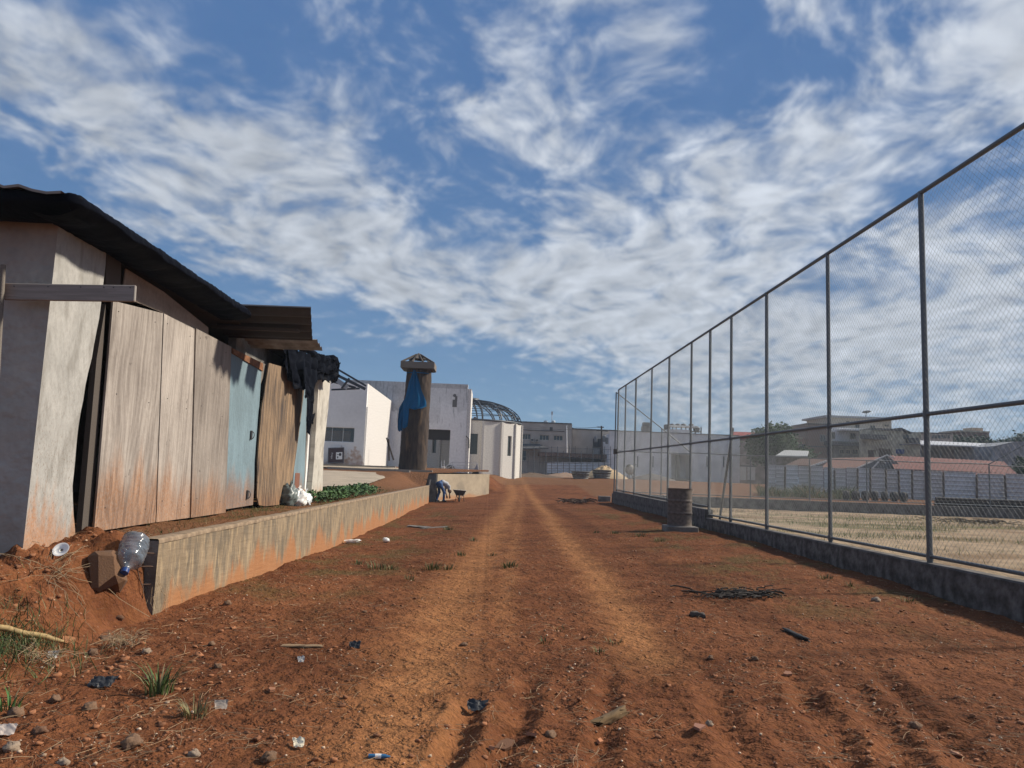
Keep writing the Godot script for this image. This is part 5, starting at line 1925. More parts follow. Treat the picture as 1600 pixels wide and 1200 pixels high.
	for q in [[896, 667, 933, 667.2], [896, 669, 933, 667.6], [815, 668, 893, 671]]:
		var wm := MB.new()
		var pts := []
		for i in 9:
			var u := i / 8.0
			pts.append(on_z(lerpf(q[0], q[2], u), lerpf(q[1], q[3], u), 96.2) + Vector3(0, -0.35 * u * (1 - u), 0))
		wm.tube(pts, 0.014, 4)
		part(pole, "cable", wm, M.iron)
	# open wire fence before the hall
	var wf := thing("wire_fence", "thin post and wire fence before the beige blocks", "fence", on_z(880, 740, 88))
	for k in 16:
		var x := 816.0 + k * 9.2
		var m1 := MB.new()
		m1.tube([on_z(x, 742 + 0.04 * k, 88), on_z(x + 0.2, (697 if k % 3 != 1 else 704) + 0.04 * k, 88)], 0.045 if k % 2 == 0 else 0.035, 6)
		part(wf, "post", m1, M.iron if k % 2 == 1 else M.galv)
	for y in [697.5, 705, 713, 721]:
		var m2 := MB.new()
		m2.tube([on_z(815, y, 88), on_z(955, y + 5, 88)], 0.02, 4)
		part(wf, "wire", m2, M.galv)
	# ---- right-hand pale hall behind the court
	d = 92.0
	var r := thing("pale_hall", "long pale grey hall with a deep doorway behind the court", "building", on_z(1050, 748, d))
	var q0 := plate(952, 673, 1156, 755, d)
	var dq := plate(1048, 710, 1078.5, 748, d)
	var rm := MB.new()
	holed(rm, Vector2(q0[0].x, q0[0].y), Vector2(q0[1].x, on_z(1060, 677, d).y), d, 0.4, [[Vector2(dq[0].x, dq[0].y), Vector2(dq[1].x, dq[1].y)]])
	part(r, "wall", rm, M.grey_wall)
	pbox_part(r, "roof_edge", [952, 676.0, 1156, 677.0], d - 0.08, 0.5, M.dark_concrete)
	pbox_part(r, "body", [953, 679, 1045, 754], d + 3.2, 8.0, M.grey_wall)
	pbox_part(r, "doorway_back", [1044, 706, 1086, 750], d + 2.4, 0.2, M.grey_wall)
	pbox_part(r, "doorway_side", [1046, 706, 1049, 752], d + 0.42, 1.9, M.grey_wall)
	pbox_part(r, "doorway_side", [1078.2, 706, 1081, 752], d + 0.42, 1.9, M.grey_wall)
	pbox_part(r, "doorway_pier", [1056.5, 710, 1062, 748], d + 0.6, 0.4, M.dark_concrete)
	pbox_part(r, "doorway_ceiling", [1046, 706.5, 1081, 709.8], d + 0.42, 1.9, M.grey_wall)
	pbox_part(r, "tower", [1044.5, 671, 1079.5, 677], d - 0.03, 3.0, M.grey_wall)
	for x in [995.5, 1019.5, 1104, 1130]:
		pbox_part(r, "slit", [x, 713, x + 1.7, 730], d - 0.04, 0.05, M.pane_grey)
	pbox_part(r, "plinth", [1046, 747.5, 1080, 749.5], d - 1.0, 1.0, M.concrete)
	pbox_part(r, "vent", [1057.5, 681.5, 1067.5, 686.5], d - 0.06, 0.05, M.grey_wall)
	var bx := thing("rooftop_unit", "small dark rooftop unit on a grey stand on the pale hall", "roof unit", on_z(1010, 676, 94))
	pbox_part(bx, "stand", [1004, 666, 1016, 678], 94.0, 1.0, M.concrete)
	pbox_part(bx, "unit", [1005.5, 660, 1015.8, 666], 94.0, 0.9, M.iron)
	var tk2 := thing("rooftop_tanks", "row of dark water tanks and a pale pipe deck on the pale hall roof", "water tank", on_z(1068, 677, 94))
	pbox_part(tk2, "deck", [1046, 664.8, 1091, 667.2], 94.0, 1.8, M.white_wall)
	for x in [1050, 1059, 1068, 1080]:
		var m3 := MB.new()
		var p := on_z(x, 664.8, 95.0)
		m3.lathe(p, [Vector2(0.30, 0.0), Vector2(0.34, 0.12), Vector2(0.10, 0.24), Vector2(0.0, 0.25)], 14)
		part(tk2, "tank_lid", m3, M.iron)
	for q in [[1038.5, 663, 1046, 672], [1083, 667, 1093.5, 673.5]]:
		var m4 := MB.new()
		var c2 := plate(q[0], q[1], q[2], q[3], 94.5)
		var cc: Vector3 = (c2[0] + c2[1]) * 0.5
		m4.lathe(Vector3(cc.x, c2[0].y, cc.z), [Vector2(0.3, 0), Vector2(0.40, 0.06), Vector2(0.42, c2[1].y - c2[0].y - 0.1), Vector2(0.2, c2[1].y - c2[0].y), Vector2(0, c2[1].y - c2[0].y)], 14)
		part(tk2, "tank", m4, M.iron)
	for x in [1050.5, 1056, 1064, 1071, 1077, 1086, 1095]:
		pbox_part(tk2, "leg", [x, 667.2, x + 1.4, 677.5], 94.1, 0.15, M.iron)
	pbox_part(tk2, "deck_rail", [1080, 673.5, 1096.5, 674.8], 94.1, 1.4, M.iron)
	# hall's right neighbour with the red roof
	var nb := thing("tan_house", "tan two-storey house with a red metal roof and a barred gate", "building", on_z(1180, 748, 96))
	pbox_part(nb, "wall", [1152, 683.5, 1210, 756], 96.0, 8.0, paint(0.36, 0.325, 0.30, 0.85, T.blot, 0.15))
	var rr := MB.new()
	rr.slab([on_z(1140, 683, 95.5), on_z(1144, 674.5, 98), on_z(1184, 675.5, 98), on_z(1184, 684.2, 95.5)], Vector3(0, -0.15, 0))
	part(nb, "roof", rr, M.tile_red)
	pbox_part(nb, "gate", [1155.5, 729, 1166, 750], 95.9, 0.08, M.zinc_sheet)
	pbox_part(nb, "gate", [1168, 729.5, 1180, 750], 95.9, 0.08, M.zinc_sheet)
	pbox_part(nb, "gate_lintel", [1155, 727.5, 1181, 729.2], 95.8, 0.15, M.iron)

# sheet metal panel with ribs running across it, as thick as its ribs
func ribbed(t: Node3D, called: String, tl: Vector3, br: Vector3, ribs: int, m: Material, lean := 0.0) -> void:
	var rows := []
	for i in ribs * 6 + 1:
		var q := float(i) / (ribs * 6)
		var y := lerpf(tl.y, br.y, q)
		var z := tl.z + 0.035 * (1.0 if fposmod(q * ribs, 1.0) < 0.22 else 0.0) + lean * q
		rows.append([Vector3(tl.x, y, z), Vector3(br.x, y, z)])
	var mb := MB.new()
	for i in rows.size() - 1:
		mb.quad(rows[i + 1][0], rows[i][0], rows[i][1], rows[i + 1][1])
	part(t, called, mb, m)

# tree: tapered trunk, limbs, crown of many small leaf faces gathered in clumps
func tree(called: String, label: String, at: Vector3, high: float, wide: float, leaf: Color, clumps: int, per: int, size: float, group := "") -> void:
	var t := thing(called, label, "tree", at, group)
	var tr := MB.new()
	tr.tube([at + Vector3(0, -0.3, 0), at + Vector3(0.1, high * 0.3, 0), at + Vector3(0, high * 0.75, 0.1)], [high * 0.035, high * 0.024, high * 0.008], 8)
	for k in 6:
		var a := TAU * k / 6.0 + rng.randf()
		var y := high * rng.randf_range(0.3, 0.55)
		tr.tube([at + Vector3(0, y, 0), at + Vector3(cos(a) * wide * 0.5, y + high * 0.22, sin(a) * wide * 0.5)], [high * 0.014, high * 0.004], 5)
	part(t, "trunk", tr, M.timber_dark)
	var cr := MB.new()
	for c in clumps:
		var v := Vector3(rng.randfn(), rng.randfn(), rng.randfn()).normalized() * pow(rng.randf(), 0.45)
		var cen := at + Vector3(v.x * wide, high * 0.64 + v.y * high * 0.34, v.z * wide)
		var rad := wide * rng.randf_range(0.16, 0.32)
		var tone := rng.randf_range(0.65, 1.35)
		for i in per:
			var w := Vector3(rng.randfn(), rng.randfn() * 0.8, rng.randfn()) * rad * 0.6
			var p := cen + w
			var u := Vector3(rng.randfn(), rng.randfn() * 0.5, rng.randfn()).normalized() * size
			var s := u.cross(Vector3(rng.randfn(), rng.randfn(), rng.randfn())).normalized() * size * 0.5
			cr.ink = leaf * tone * rng.randf_range(0.8, 1.2)
			cr.ink.a = 1.0
			cr.quad(p - s, p + u, p + s, p - u)
	part(t, "crown", cr, M.leaf, true)

# ---------------------------------------------------------------- beyond the court
func build_right_side() -> void:
	# hoarding of ribbed zinc sheets between rough posts
	var hz := thing("zinc_hoarding", "patched hoarding of ribbed zinc sheets on rough posts beyond the court", "fence", on_z(1400, 780, 56))
	var xs := [1196, 1212, 1227, 1247, 1265, 1287, 1304, 1322, 1340, 1360, 1384, 1404, 1425, 1446, 1474, 1526, 1570, 1625, 1680]
	for i in xs.size() - 1:
		var jit := rng.randf_range(-1.2, 1.2)
		var top: float = 726.0 + (xs[i] - 1196.0) * 0.040 + jit
		var bot: float = 771.5 + (xs[i] - 1196.0) * 0.038
		var dd := 56.0 + 0.08 * (i % 2)
		var tl := on_z(xs[i] + 0.4, top, dd)
		var br := on_z(xs[i + 1] - 0.2, bot, dd)
		br.y = maxf(ground_y(tl.x, dd) - 0.1, br.y - 0.35)
		ribbed(hz, "sheet", tl, br, 7 + i % 2, [M.zinc_sheet, M.zinc_sheet, M.zinc_blue][i % 3], rng.randf_range(-0.06, 0.06))
		if i > 0 and i % 2 == 0 or i > 8:
			var pm := MB.new()
			var p := on_z(xs[i], top + rng.randf_range(-2.0, 4.0), 55.8)
			pm.tube([Vector3(p.x + rng.randf_range(-0.06, 0.06), ground_y(p.x, 56.0) - 0.2, -55.8), p], 0.075, 6)
			part(hz, "post", pm, M.timber_dark)
	# old tyres and a dark stack of pipes lying before it
	for k in 7:
		var c := on_z(1322.0 + k * 15.0, 778, 53.0)
		c.y = ground_y(c.x, 53.0) + 0.34
		var mb := MB.new()
		var rows := []
		var ax := Vector3(0.9, 0.0, 0.43).rotated(Vector3.UP, rng.randf_range(-0.4, 0.4))
		var e1 := Vector3.UP
		var e2 := ax.cross(e1)
		for i in 25:
			var a := TAU * i / 24.0
			var line := []
			for j in 11:
				var b := TAU * j / 10.0
				line.append(c + (e1 * cos(a) + e2 * sin(a)) * (0.25 + 0.10 * cos(b)) + ax * 0.22 * sin(b))
			rows.append(line)
		mb.grid(rows)
		solo("old_tyre", mb, M.rubber, "old tyre standing in a row before the zinc hoarding", "tyre", "old tyres by the hoarding")
	for k in 5:
		var mb := MB.new()
		var p0 := on_z(1462, 775 + k % 3 * 3.5, 51.0 - 0.2 * (k / 3))
		var p1 := on_z(1640, 783 + k % 3 * 3.5, 51.0 - 0.2 * (k / 3))
		var gy := ground_y(p0.x, 51.0) + 0.11 + 0.19 * (k / 2)
		mb.tube([Vector3(p0.x, gy, p0.z - 0.11 * (k % 2)), Vector3(p1.x, gy, p1.z - 0.11 * (k % 2))], 0.10, 8)
		solo("stacked_pipe", mb, M.rubber, "long dark pipe in the stack before the zinc hoarding", "pipe", "dark pipes stacked by the hoarding")
	# houses with tiled roofs right behind
	var tile_roof := func(t: Node3D, a: Vector3, b: Vector3, c: Vector3, e: Vector3, m: Material) -> void:
		# a, b the ridge ends, c, e the eaves below b and a; ribs of tile run down it
		var mb := MB.new()
		var n := 26
		var rows := []
		for i in n * 2 + 1:
			var u := float(i) / (n * 2)
			var up := Vector3(0, 0.05, 0.02) if i % 2 == 0 else Vector3.ZERO
			rows.append([a.lerp(b, u) + up, e.lerp(c, u) + up])
		mb.grid(rows)
		part(t, "roof", mb, m)
	var h1 := thing("low_house", "low house with an orange tiled roof behind the zinc hoarding", "house", on_z(1340, 735, 70))
	tile_roof.call(h1, on_z(1302, 716, 74), on_z(1400, 714, 74), on_z(1385, 731, 68), on_z(1280, 733, 68), M.tile)
	pbox_part(h1, "wall", [1278, 729, 1390, 770], 70.0, 4.0, M.dark_concrete)
	var h2 := thing("gabled_house", "house with a white-edged gable and long red tiled roof", "house", on_z(1480, 740, 66))
	tile_roof.call(h2, on_z(1388, 712, 70), on_z(1568, 721.5, 70), on_z(1592, 744, 64), on_z(1400, 740, 64), paint(0.215, 0.068, 0.052, 0.85, T.blot, 0.4))
	pbox_part(h2, "wall", [1400, 736, 1588, 775], 65.0, 5.0, M.dark_concrete)
	var gb := MB.new()
	gb.slab([on_z(1335, 734, 67), on_z(1386, 712, 67), on_z(1408, 727, 67), on_z(1405, 735, 67)], Vector3(0, 0, -0.3))
	part(h2, "gable", gb, paint(0.11, 0.12, 0.135, 0.9))
	for q in [[1333, 734, 1386, 711], [1386, 711, 1396, 716], [1362, 733, 1376, 718], [1376, 718, 1384, 724]]:
		var m1 := MB.new()
		bar(m1, on_z(q[0], q[1], 66.9), on_z(q[2], q[3], 66.9), 0.10)
		part(h2, "verge_board", m1, M.white_wall)
	var h3 := thing("grey_roof_shed", "low shed with a pale grey roof beside the tan house", "shed", on_z(1240, 730, 78))
	var g3 := MB.new()
	g3.slab([on_z(1212, 713, 76), on_z(1226, 704.5, 80), on_z(1264, 706, 80), on_z(1262, 714, 76)], Vector3(0, 0.1, 0))
	part(h3, "roof", g3, paint(0.33, 0.34, 0.34, 0.8))
	pbox_part(h3, "wall", [1213, 712, 1262, 745], 77.0, 3.0, M.concrete)
	var h4 := MB.new()
	h4.slab([on_z(1228, 728, 72), on_z(1250, 718, 74), on_z(1300, 718, 74), on_z(1268, 729, 72)], Vector3(0, 0.1, 0))
	solo("brown_roof", h4, paint(0.14, 0.075, 0.06, 0.9, T.blot, 0.6), "low brown roof between the grey shed and the orange tiled house", "roof")
	var fin := MB.new()
	fin.slab([on_z(1262, 729.5, 70.5), on_z(1292, 719, 70.5), on_z(1292, 722, 70.5), on_z(1268, 730, 70.5)], Vector3(0, 0.0, -0.2))
	solo("white_flashing", fin, M.white_wall, "thin white roof flashing over the brown roof", "flashing")
	# taller blocks further back
	var d := 112.0
	var bt := thing("brick_tower", "dark brick block of three floors with one window", "building", on_z(1277, 705, d))
	pbox_part(bt, "wall", [1262, 664, 1292, 740], d, 6.0, M.brick)
	pbox_part(bt, "parapet", [1261.5, 661.5, 1292.5, 664], d - 0.1, 6.2, M.timber_dark)
	var bw := plate(1281, 679, 1291, 691, d - 0.25)
	window_in(bt, bw[0], bw[1], 0.0, 2, M.concrete, M.glass, 0.12)
	pbox_part(bt, "floor_band", [1262, 697, 1292, 698.6], d - 0.15, 0.2, M.iron)
	var lb := thing("brick_wing", "low dark brick wing with a glazed side next to the brick tower", "building", on_z(1245, 700, d))
	pbox_part(lb, "wall", [1226, 683, 1262, 735], d + 1, 5.0, M.brick)
	pbox_part(lb, "glazing", [1248, 694, 1261, 706], d + 0.9, 0.08, M.glass)
	var mbk := thing("terraced_block", "stepped grey and white apartment block with roof terrace and satellite dish", "building", on_z(1340, 712, d))
	pbox_part(mbk, "top_floor", [1294, 652, 1393, 672], d + 4.0, 8.0, M.cream_light)
	pbox_part(mbk, "roof_slab", [1290, 650.5, 1395, 653.5], d + 3.4, 9.0, paint(0.33, 0.34, 0.35, 0.85))
	pbox_part(mbk, "white_floor", [1294, 669, 1372, 692], d + 1.0, 6.0, M.grey_wall)
	pbox_part(mbk, "awning", [1318, 671, 1366, 673.2], d - 1.0, 2.2, M.white_wall)
	pbox_part(mbk, "dark_roof", [1294, 690, 1350, 696.5], d - 1.5, 4.0, M.asphalt_roof)
	pbox_part(mbk, "ground_floor", [1304, 696, 1350, 742], d - 0.5, 6.0, paint(0.34, 0.35, 0.31, 0.9, T.blot, 0.3))
	for w in [[1310, 660, 1318, 665, 3.9], [1322, 657.5, 1328, 661, 3.9], [1336, 663, 1343, 669, 3.9], [1360, 664, 1368, 669, 3.9], [1381, 663, 1389, 667, 3.9],
			[1299, 675, 1305, 686, 0.9], [1328, 676, 1337, 686, 0.9], [1350, 676.5, 1358, 683, 0.9],
			[1312, 702, 1319, 709.5, -0.6], [1321.5, 702, 1329, 709.5, -0.6], [1331, 701.5, 1341, 710, -0.6]]:
		var q := plate(w[0], w[1], w[2], w[3], d + w[4])
		window_in(mbk, q[0], q[1], 0.0, 2, M.cream_wall, M.glass, 0.08)
	var dish := thing("satellite_dish", "wire satellite dish on the roof of the stepped apartment block", "satellite dish", on_z(1354, 651, d + 5))
	var dm := MB.new()
	var dc := on_z(1354, 645, d + 5.0)
	var rws := []
	for i in 6:
		var line := []
		for k in 20:
			var a := TAU * k / 20.0
			var r := 0.65 * i / 5.0
			line.append(dc + Vector3(cos(a) * r, 0.35 * r * r + 0.25 * r * sin(a), sin(a) * r))
		rws.append(line)
	dm.grid(rws, true)
	part(dish, "reflector", dm, M.galv)
	var dp := MB.new()
	dp.tube([on_z(1352, 652, d + 5), dc], 0.05, 6)
	part(dish, "mast", dp, M.iron)
	var cb := thing("cream_block", "stained cream block with a dark balcony and two garage bays", "building", on_z(1395, 712, d - 4))
	var d2 := d - 4.0
	var cq := plate(1345, 672, 1412, 742, d2)
	var holes := []
	for w in [[1356, 703, 1368, 715], [1373, 701, 1394, 715], [1402, 702, 1409, 714]]:
		var q := plate(w[0], w[1], w[2], w[3], d2)
		holes.append([Vector2(q[0].x, q[0].y), Vector2(q[1].x, q[1].y)])
	var cm := MB.new()
	holed(cm, Vector2(cq[0].x, cq[0].y), Vector2(cq[1].x, cq[1].y), d2, 0.5, holes)
	part(cb, "wall", cm, M.cream_wall)
	pbox_part(cb, "inside_wall", [1346, 690, 1411, 742], d2 + 3.0, 0.3, M.brick)
	pbox_part(cb, "roof_terrace", [1364, 669.5, 1411, 672.5], d2 - 0.3, 5.0, M.dark_concrete)
	pbox_part(cb, "balcony", [1351, 679, 1386, 686], d2 - 1.3, 1.3, M.dark_concrete)
	pbox_part(cb, "side_wing", [1410, 675, 1440, 740], d2 + 1.0, 5.0, M.cream_wall)
	pbox_part(cb, "wing_window", [1411, 679, 1420, 686], d2 + 0.94, 0.05, M.glass)
	pbox_part(cb, "wing_balcony", [1420, 684, 1436, 692], d2 + 0.2, 0.8, M.dark_concrete)
	pbox_part(cb, "blue_banner", [1400, 702, 1413, 709], d2 - 0.1, 0.05, paint(0.02, 0.045, 0.16, 0.7))
	var lt := MB.new()
	lt.slab([on_z(1408, 668, d2), on_z(1426, 676, d2), on_z(1425, 677.5, d2), on_z(1407, 669.2, d2)], Vector3(0, 0, -2))
	part(cb, "leaning_panel", lt, M.asphalt_roof)
	# warehouse with dark glazing, far hill houses and trees
	var wh := thing("grey_warehouse", "blue-grey warehouse with a sloping roof and dark open bays", "building", on_z(1500, 715, 96))
	var wr := MB.new()
	wr.slab([on_z(1438, 688, 100), on_z(1545, 693, 100), on_z(1552, 697.5, 94), on_z(1438, 694, 94)], Vector3(0, -0.15, 0))
	part(wh, "roof", wr, M.zinc_sheet)
	var wq := plate(1446, 695, 1556, 738, 97.0)
	var bays := []
	for w in [[1448, 704, 1470, 717], [1472, 703, 1494, 718], [1498, 702.5, 1518, 719], [1541, 709, 1549, 720]]:
		var q := plate(w[0], w[1], w[2], w[3], 97.0)
		bays.append([Vector2(q[0].x, q[0].y), Vector2(q[1].x, q[1].y)])
	var wm := MB.new()
	holed(wm, Vector2(wq[0].x, wq[0].y), Vector2(wq[1].x, wq[1].y), 97.0, 0.3, bays)
	var wp := paint(0.30, 0.33, 0.37, 0.8, T.blot, 0.2)
	part(wh, "wall", wm, wp)
	pbox_part(wh, "back_wall", [1440, 692, 1556, 735], 103.0, 0.3, wp)
	pbox_part(wh, "ceiling", [1444, 693.5, 1558, 695], 97.05, 6.0, wp)
	var ww := thing("white_gable_house", "pale grey house with a plain gable at the end of the hoarding", "house", on_z(1580, 730, 90))
	var wg := MB.new()
	wg.slab([on_z(1554, 745, 90), on_z(1554, 697, 90), on_z(1585, 690, 90), on_z(1640, 688, 90), on_z(1640, 748, 90)], Vector3(0, 0, -5))
	part(ww, "wall", wg, paint(0.36, 0.385, 0.42, 0.85, T.blot, 0.2))
	var far := thing("far_terrace", "low brown terrace of dark windows on the skyline", "building", on_z(1465, 685, 130))
	pbox_part(far, "wall", [1438, 677.5, 1489, 700], 130.0, 6.0, M.beige_wall)
	pbox_part(far, "roof_edge", [1437, 676, 1490, 677.8], 129.8, 6.4, M.iron)
	for k in 6:
		pbox_part(far, "window", [1456.0 + k * 5.0, 680, 1459.5 + k * 5.0, 685], 129.9, 0.06, M.glass)
	var hill := thing("hilltop_house", "hilltop house with an orange-lit roof box above the trees", "house", on_z(1520, 680, 150))
	pbox_part(hill, "wall", [1502, 675, 1546, 700], 150.0, 6.0, M.brick)
	pbox_part(hill, "roof_slab", [1498, 673, 1547, 675], 149.6, 7.0, M.cream_wall)
	pbox_part(hill, "roof_box", [1519, 668.5, 1536, 673], 150.0, 3.0, paint(0.62, 0.45, 0.30, 0.9))
	var leaf := Color(0.030, 0.064, 0.020)
	for q in [[1212, 745, 84.0, 1.28, 2.6], [1232, 752, 86.0, 0.85, 2.6], [1200, 748, 90.0, 1.1, 2.2]]:
		var p := on_z(q[0], q[1], q[2])
		var hh: float = (on_z(q[0], q[1] - 82.0 * q[3] * 0.95, q[2]).y - p.y) * 0.82
		tree("leafy_tree", "dark green bushy tree beside the tan house", p, hh, q[4], leaf * 1.15, 110, 70, 0.21, "trees beside the tan house")
	for q in [[1497, 1.0], [1512, 0.8], [1535, 0.85], [1558, 0.7], [1580, 0.9], [1598, 1.15], [1620, 1.1]]:
		var p := on_z(q[0], 704, 135.0)
		p.y = 2.0
		var topy := on_z(q[0], 692.0 - 14.0 * q[1], 135.0).y
		tree("skyline_tree", "dark rounded tree on the skyline behind the warehouse", p, topy - 2.0, 3.4 * q[1], leaf, 60, 50, 0.32, "trees on the skyline")
	var wd := on_z(1600, 735, 72.0)
	tree("garden_bush", "dark garden bush beside the long red tiled roof", Vector3(wd.x, ground_y(10, 72) , wd.z), 3.6, 1.6, leaf * 1.2, 40, 50, 0.14)

# ---------------------------------------------------------------- builders' things around the lane
func heap(called: String, at: Vector3, rx: float, rz: float, high: float, m: Material, label: String, sharp := 1.3) -> void:
	var mb := MB.new()
	var rows := []
	for i in 15:
		var r := i / 14.0
		var line := []
		for k in 32:
			var a := TAU * k / 32.0
			var w := 1.0 + 0.22 * n_mid.get_noise_2d(cos(a) * 1.2 + at.x, sin(a) * 1.2)
			var x := at.x + cos(a) * rx * r * w
			var z := at.z + sin(a) * rz * r * w
			var y := ground_y(x, -z) - 0.04 + high * pow(maxf(1.0 - r, 0.0), 1.0 / sharp) * (1.0 + 0.2 * n_mid.get_noise_2d(x * 2.0, z * 2.0)) + 0.03 * n_fine.get_noise_2d(x * 0.6, z * 0.6) * (1.0 - r)
			line.append(Vector3(x, y, z))
		rows.append(line)
	mb.grid(rows, true)
	solo(called, mb, m, label, "heap")

func build_yard_things() -> void:
	# two mixing tubs before the sand heap
	for q in [[907.0, 70.0, 0.84, 0.62], [940.0, 71.0, 0.90, 0.72]]:
		var p := on_z(q[0], 750, q[1])
		p.y = ground_y(p.x, q[1])
		var first: bool = q[0] < 920.0
		var t := thing("mixing_tub", "smaller grey round mixing tub apart from the sand heap" if first else "larger grey round mixing tub against the sand heap", "tub", p)
		var mb := MB.new()
		var prof := []
		for i in 17:
			var u := i / 16.0
			prof.append(Vector2(q[2] * (0.80 + 0.20 * u) + 0.025 * sin(u * 19.0), -0.02 + q[3] * u))
		mb.lathe(p, prof, 28)
		part(t, "shell", mb, M.tub)
		var rim := MB.new()
		rim.lathe(p, [Vector2(q[2], q[3]), Vector2(q[2] + 0.05, q[3]), Vector2(q[2] + 0.05, q[3] + 0.05), Vector2(q[2] - 0.05, q[3] + 0.05), Vector2(q[2] - 0.06, q[3] - 0.3), Vector2(0.0, q[3] - 0.3)], 28)
		part(t, "rim", rim, M.tub)
	var s := on_z(944, 750, 76.0)
	heap("sand_heap", Vector3(s.x, 0, -76.0), 2.3, 2.6, 1.35, M.sand, "tall pale sand heap behind the larger mixing tub")
	s = on_z(1018, 750, 84.0)
	heap("gravel_heap", Vector3(s.x, 0, -84.0), 2.7, 2.0, 0.75, M.gravel, "low dark gravel heap in front of the pale hall")
	s = on_z(882, 746, 74.0)
	heap("soil_heap", Vector3(s.x, 0, -74.0), 2.8, 1.8, 0.55, paint(0.33, 0.22, 0.15, 0.97, T.speck, 1.0, T.nrm, 0.7), "flat pale soil heap beside the smaller mixing tub", 1.0)
	s = on_z(832, 746, 72.0)
	heap("earth_heap", Vector3(s.x, 0, -72.0), 3.4, 1.6, 0.45, paint(0.15, 0.10, 0.065, 0.97, T.speck, 1.0, T.nrm, 0.9), "long dark earth bank beside the round hall", 0.9)
	# concrete mixer
	var c := on_z(984, 748, 82.0)
	c.y = ground_y(c.x, 82.0)
	var mx := thing("concrete_mixer", "pale concrete mixer with a tilted drum in front of the pale hall", "concrete mixer", c)
	var dr := MB.new()
	var rows := []
	var ax := Vector3(-0.45, 0.75, 0.48).normalized()
	var e1 := ax.cross(Vector3.UP).normalized()
	var e2 := ax.cross(e1)
	var ctr := c + Vector3(0, 1.05, 0)
	for i in 13:
		var u := i / 12.0
		var r: float = 0.26 + 0.30 * sin(PI * clampf(u * 0.92 + 0.10, 0, 1))
		var line := []
		for k in 24:
			var a := TAU * k / 24.0
			line.append(ctr + ax * (u - 0.5) * 0.95 + (e1 * cos(a) + e2 * sin(a)) * r)
		rows.append(line)
	dr.grid(rows, true)
	part(mx, "drum", dr, paint(0.42, 0.39, 0.35, 0.8, T.blot, 1.5))
	for q in [[Vector3(-0.35, 0, 0.3), Vector3(-0.1, 0.75, 0.05)], [Vector3(0.35, 0, 0.3), Vector3(0.1, 0.75, 0.05)], [Vector3(0.0, 0, -0.5), Vector3(0, 0.75, -0.1)], [Vector3(-0.6, 1.15, 0), Vector3(0.6, 1.15, 0)], [Vector3(0.45, 1.2, 0.0), Vector3(0.62, 1.62, 0.1)]]:
		var mb := MB.new()
		bar(mb, c + q[0], c + q[1], 0.07)
		part(mx, "frame", mb, M.iron)
	for sx in [-0.42, 0.42]:
		var wl := MB.new()
		wl.tube([c + Vector3(sx - 0.05, 0.2, -0.45), c + Vector3(sx + 0.05, 0.2, -0.45)], 0.2, 14)
		part(mx, "wheel", wl, M.rubber)
	# wheelbarrow, its front towards the lane
	var w := on_ground(718, 784)
	var wb := thing("wheelbarrow", "dark metal wheelbarrow with cement-caked tray beside the bent person", "wheelbarrow", w)
	var tray := MB.new()
	var lo := [Vector3(-0.20, 0.36, 0.36), Vector3(0.20, 0.36, 0.36), Vector3(0.20, 0.34, -0.24), Vector3(-0.20, 0.34, -0.24)]
	var hi := [Vector3(-0.37, 0.66, 0.58), Vector3(0.37, 0.64, 0.58), Vector3(0.35, 0.62, -0.46), Vector3(-0.35, 0.64, -0.46)]
	for i in 4:
		var j := (i + 1) % 4
		tray.quad(w + lo[i], w + hi[i], w + hi[j], w + lo[j])
		tray.quad(w + lo[i] * 0.97, w + hi[i] * 0.97, w + hi[j] * 0.97, w + lo[j] * 0.97)
	tray.quad(w + lo[0], w + lo[1], w + lo[2], w + lo[3])
	part(wb, "tray", tray, paint(0.10, 0.095, 0.09, 0.7, T.blot, 3.0))
	var rim2 := MB.new()
	rim2.tube([w + hi[0], w + hi[1], w + hi[2], w + hi[3], w + hi[0]], 0.018, 6)
	part(wb, "rim", rim2, paint(0.36, 0.33, 0.30, 0.7))
	var load_ := MB.new()
	var lr := []
	for i in 5:
		var line := []
		for k in 16:
			var a := TAU * k / 16.0
			var r := i / 4.0
			line.append(w + Vector3(cos(a) * 0.31 * r, 0.60 + 0.06 * (1 - r * r) + 0.02 * sin(a * 3.0), 0.05 + sin(a) * 0.42 * r))
		lr.append(line)
	load_.grid(lr, true)
	part(wb, "cement_load", load_, paint(0.42, 0.38, 0.32, 0.95, T.speck, 5.0))
	var wheel := MB.new()
	var wr := []
	for i in 25:
		var a := TAU * i / 24.0
		var line := []
		for j in 9:
			var b := TAU * j / 8.0
			line.append(w + Vector3(0.045 * sin(b), 0.19 + cos(a) * (0.145 + 0.045 * cos(b)), 0.62 + sin(a) * (0.145 + 0.045 * cos(b))))
		wr.append(line)
	wheel.grid(wr)
	var wo := part(wb, "wheel", wheel, M.rubber)
	var hub := MB.new()
	hub.tube([w + Vector3(-0.05, 0.19, 0.62), w + Vector3(0.05, 0.19, 0.62)], 0.11, 12)
	part(wo, "hub", hub, M.iron)
	for sx in [-1.0, 1.0]:
		var mb := MB.new()
		mb.tube([w + Vector3(sx * 0.06, 0.19, 0.64), w + Vector3(sx * 0.17, 0.34, 0.30), w + Vector3(sx * 0.24, 0.40, -0.4), w + Vector3(sx * 0.29, 0.60, -0.95)], 0.018, 6)
		part(wb, "handle", mb, M.iron)
		var lg := MB.new()
		lg.tube([w + Vector3(sx * 0.20, 0.36, -0.25), w + Vector3(sx * 0.24, 0.0, -0.32), w + Vector3(sx * 0.20, 0.37, -0.42)], 0.016, 6)
		part(wb, "leg", lg, M.iron)
	# bucket on the wedge of wall
	var bk := on_z(670, 757, 43.0)
	var bt := thing("bucket", "dark grey builder's bucket at the corner behind the bent person", "bucket", Vector3(bk.x, 0.72, -43.05))
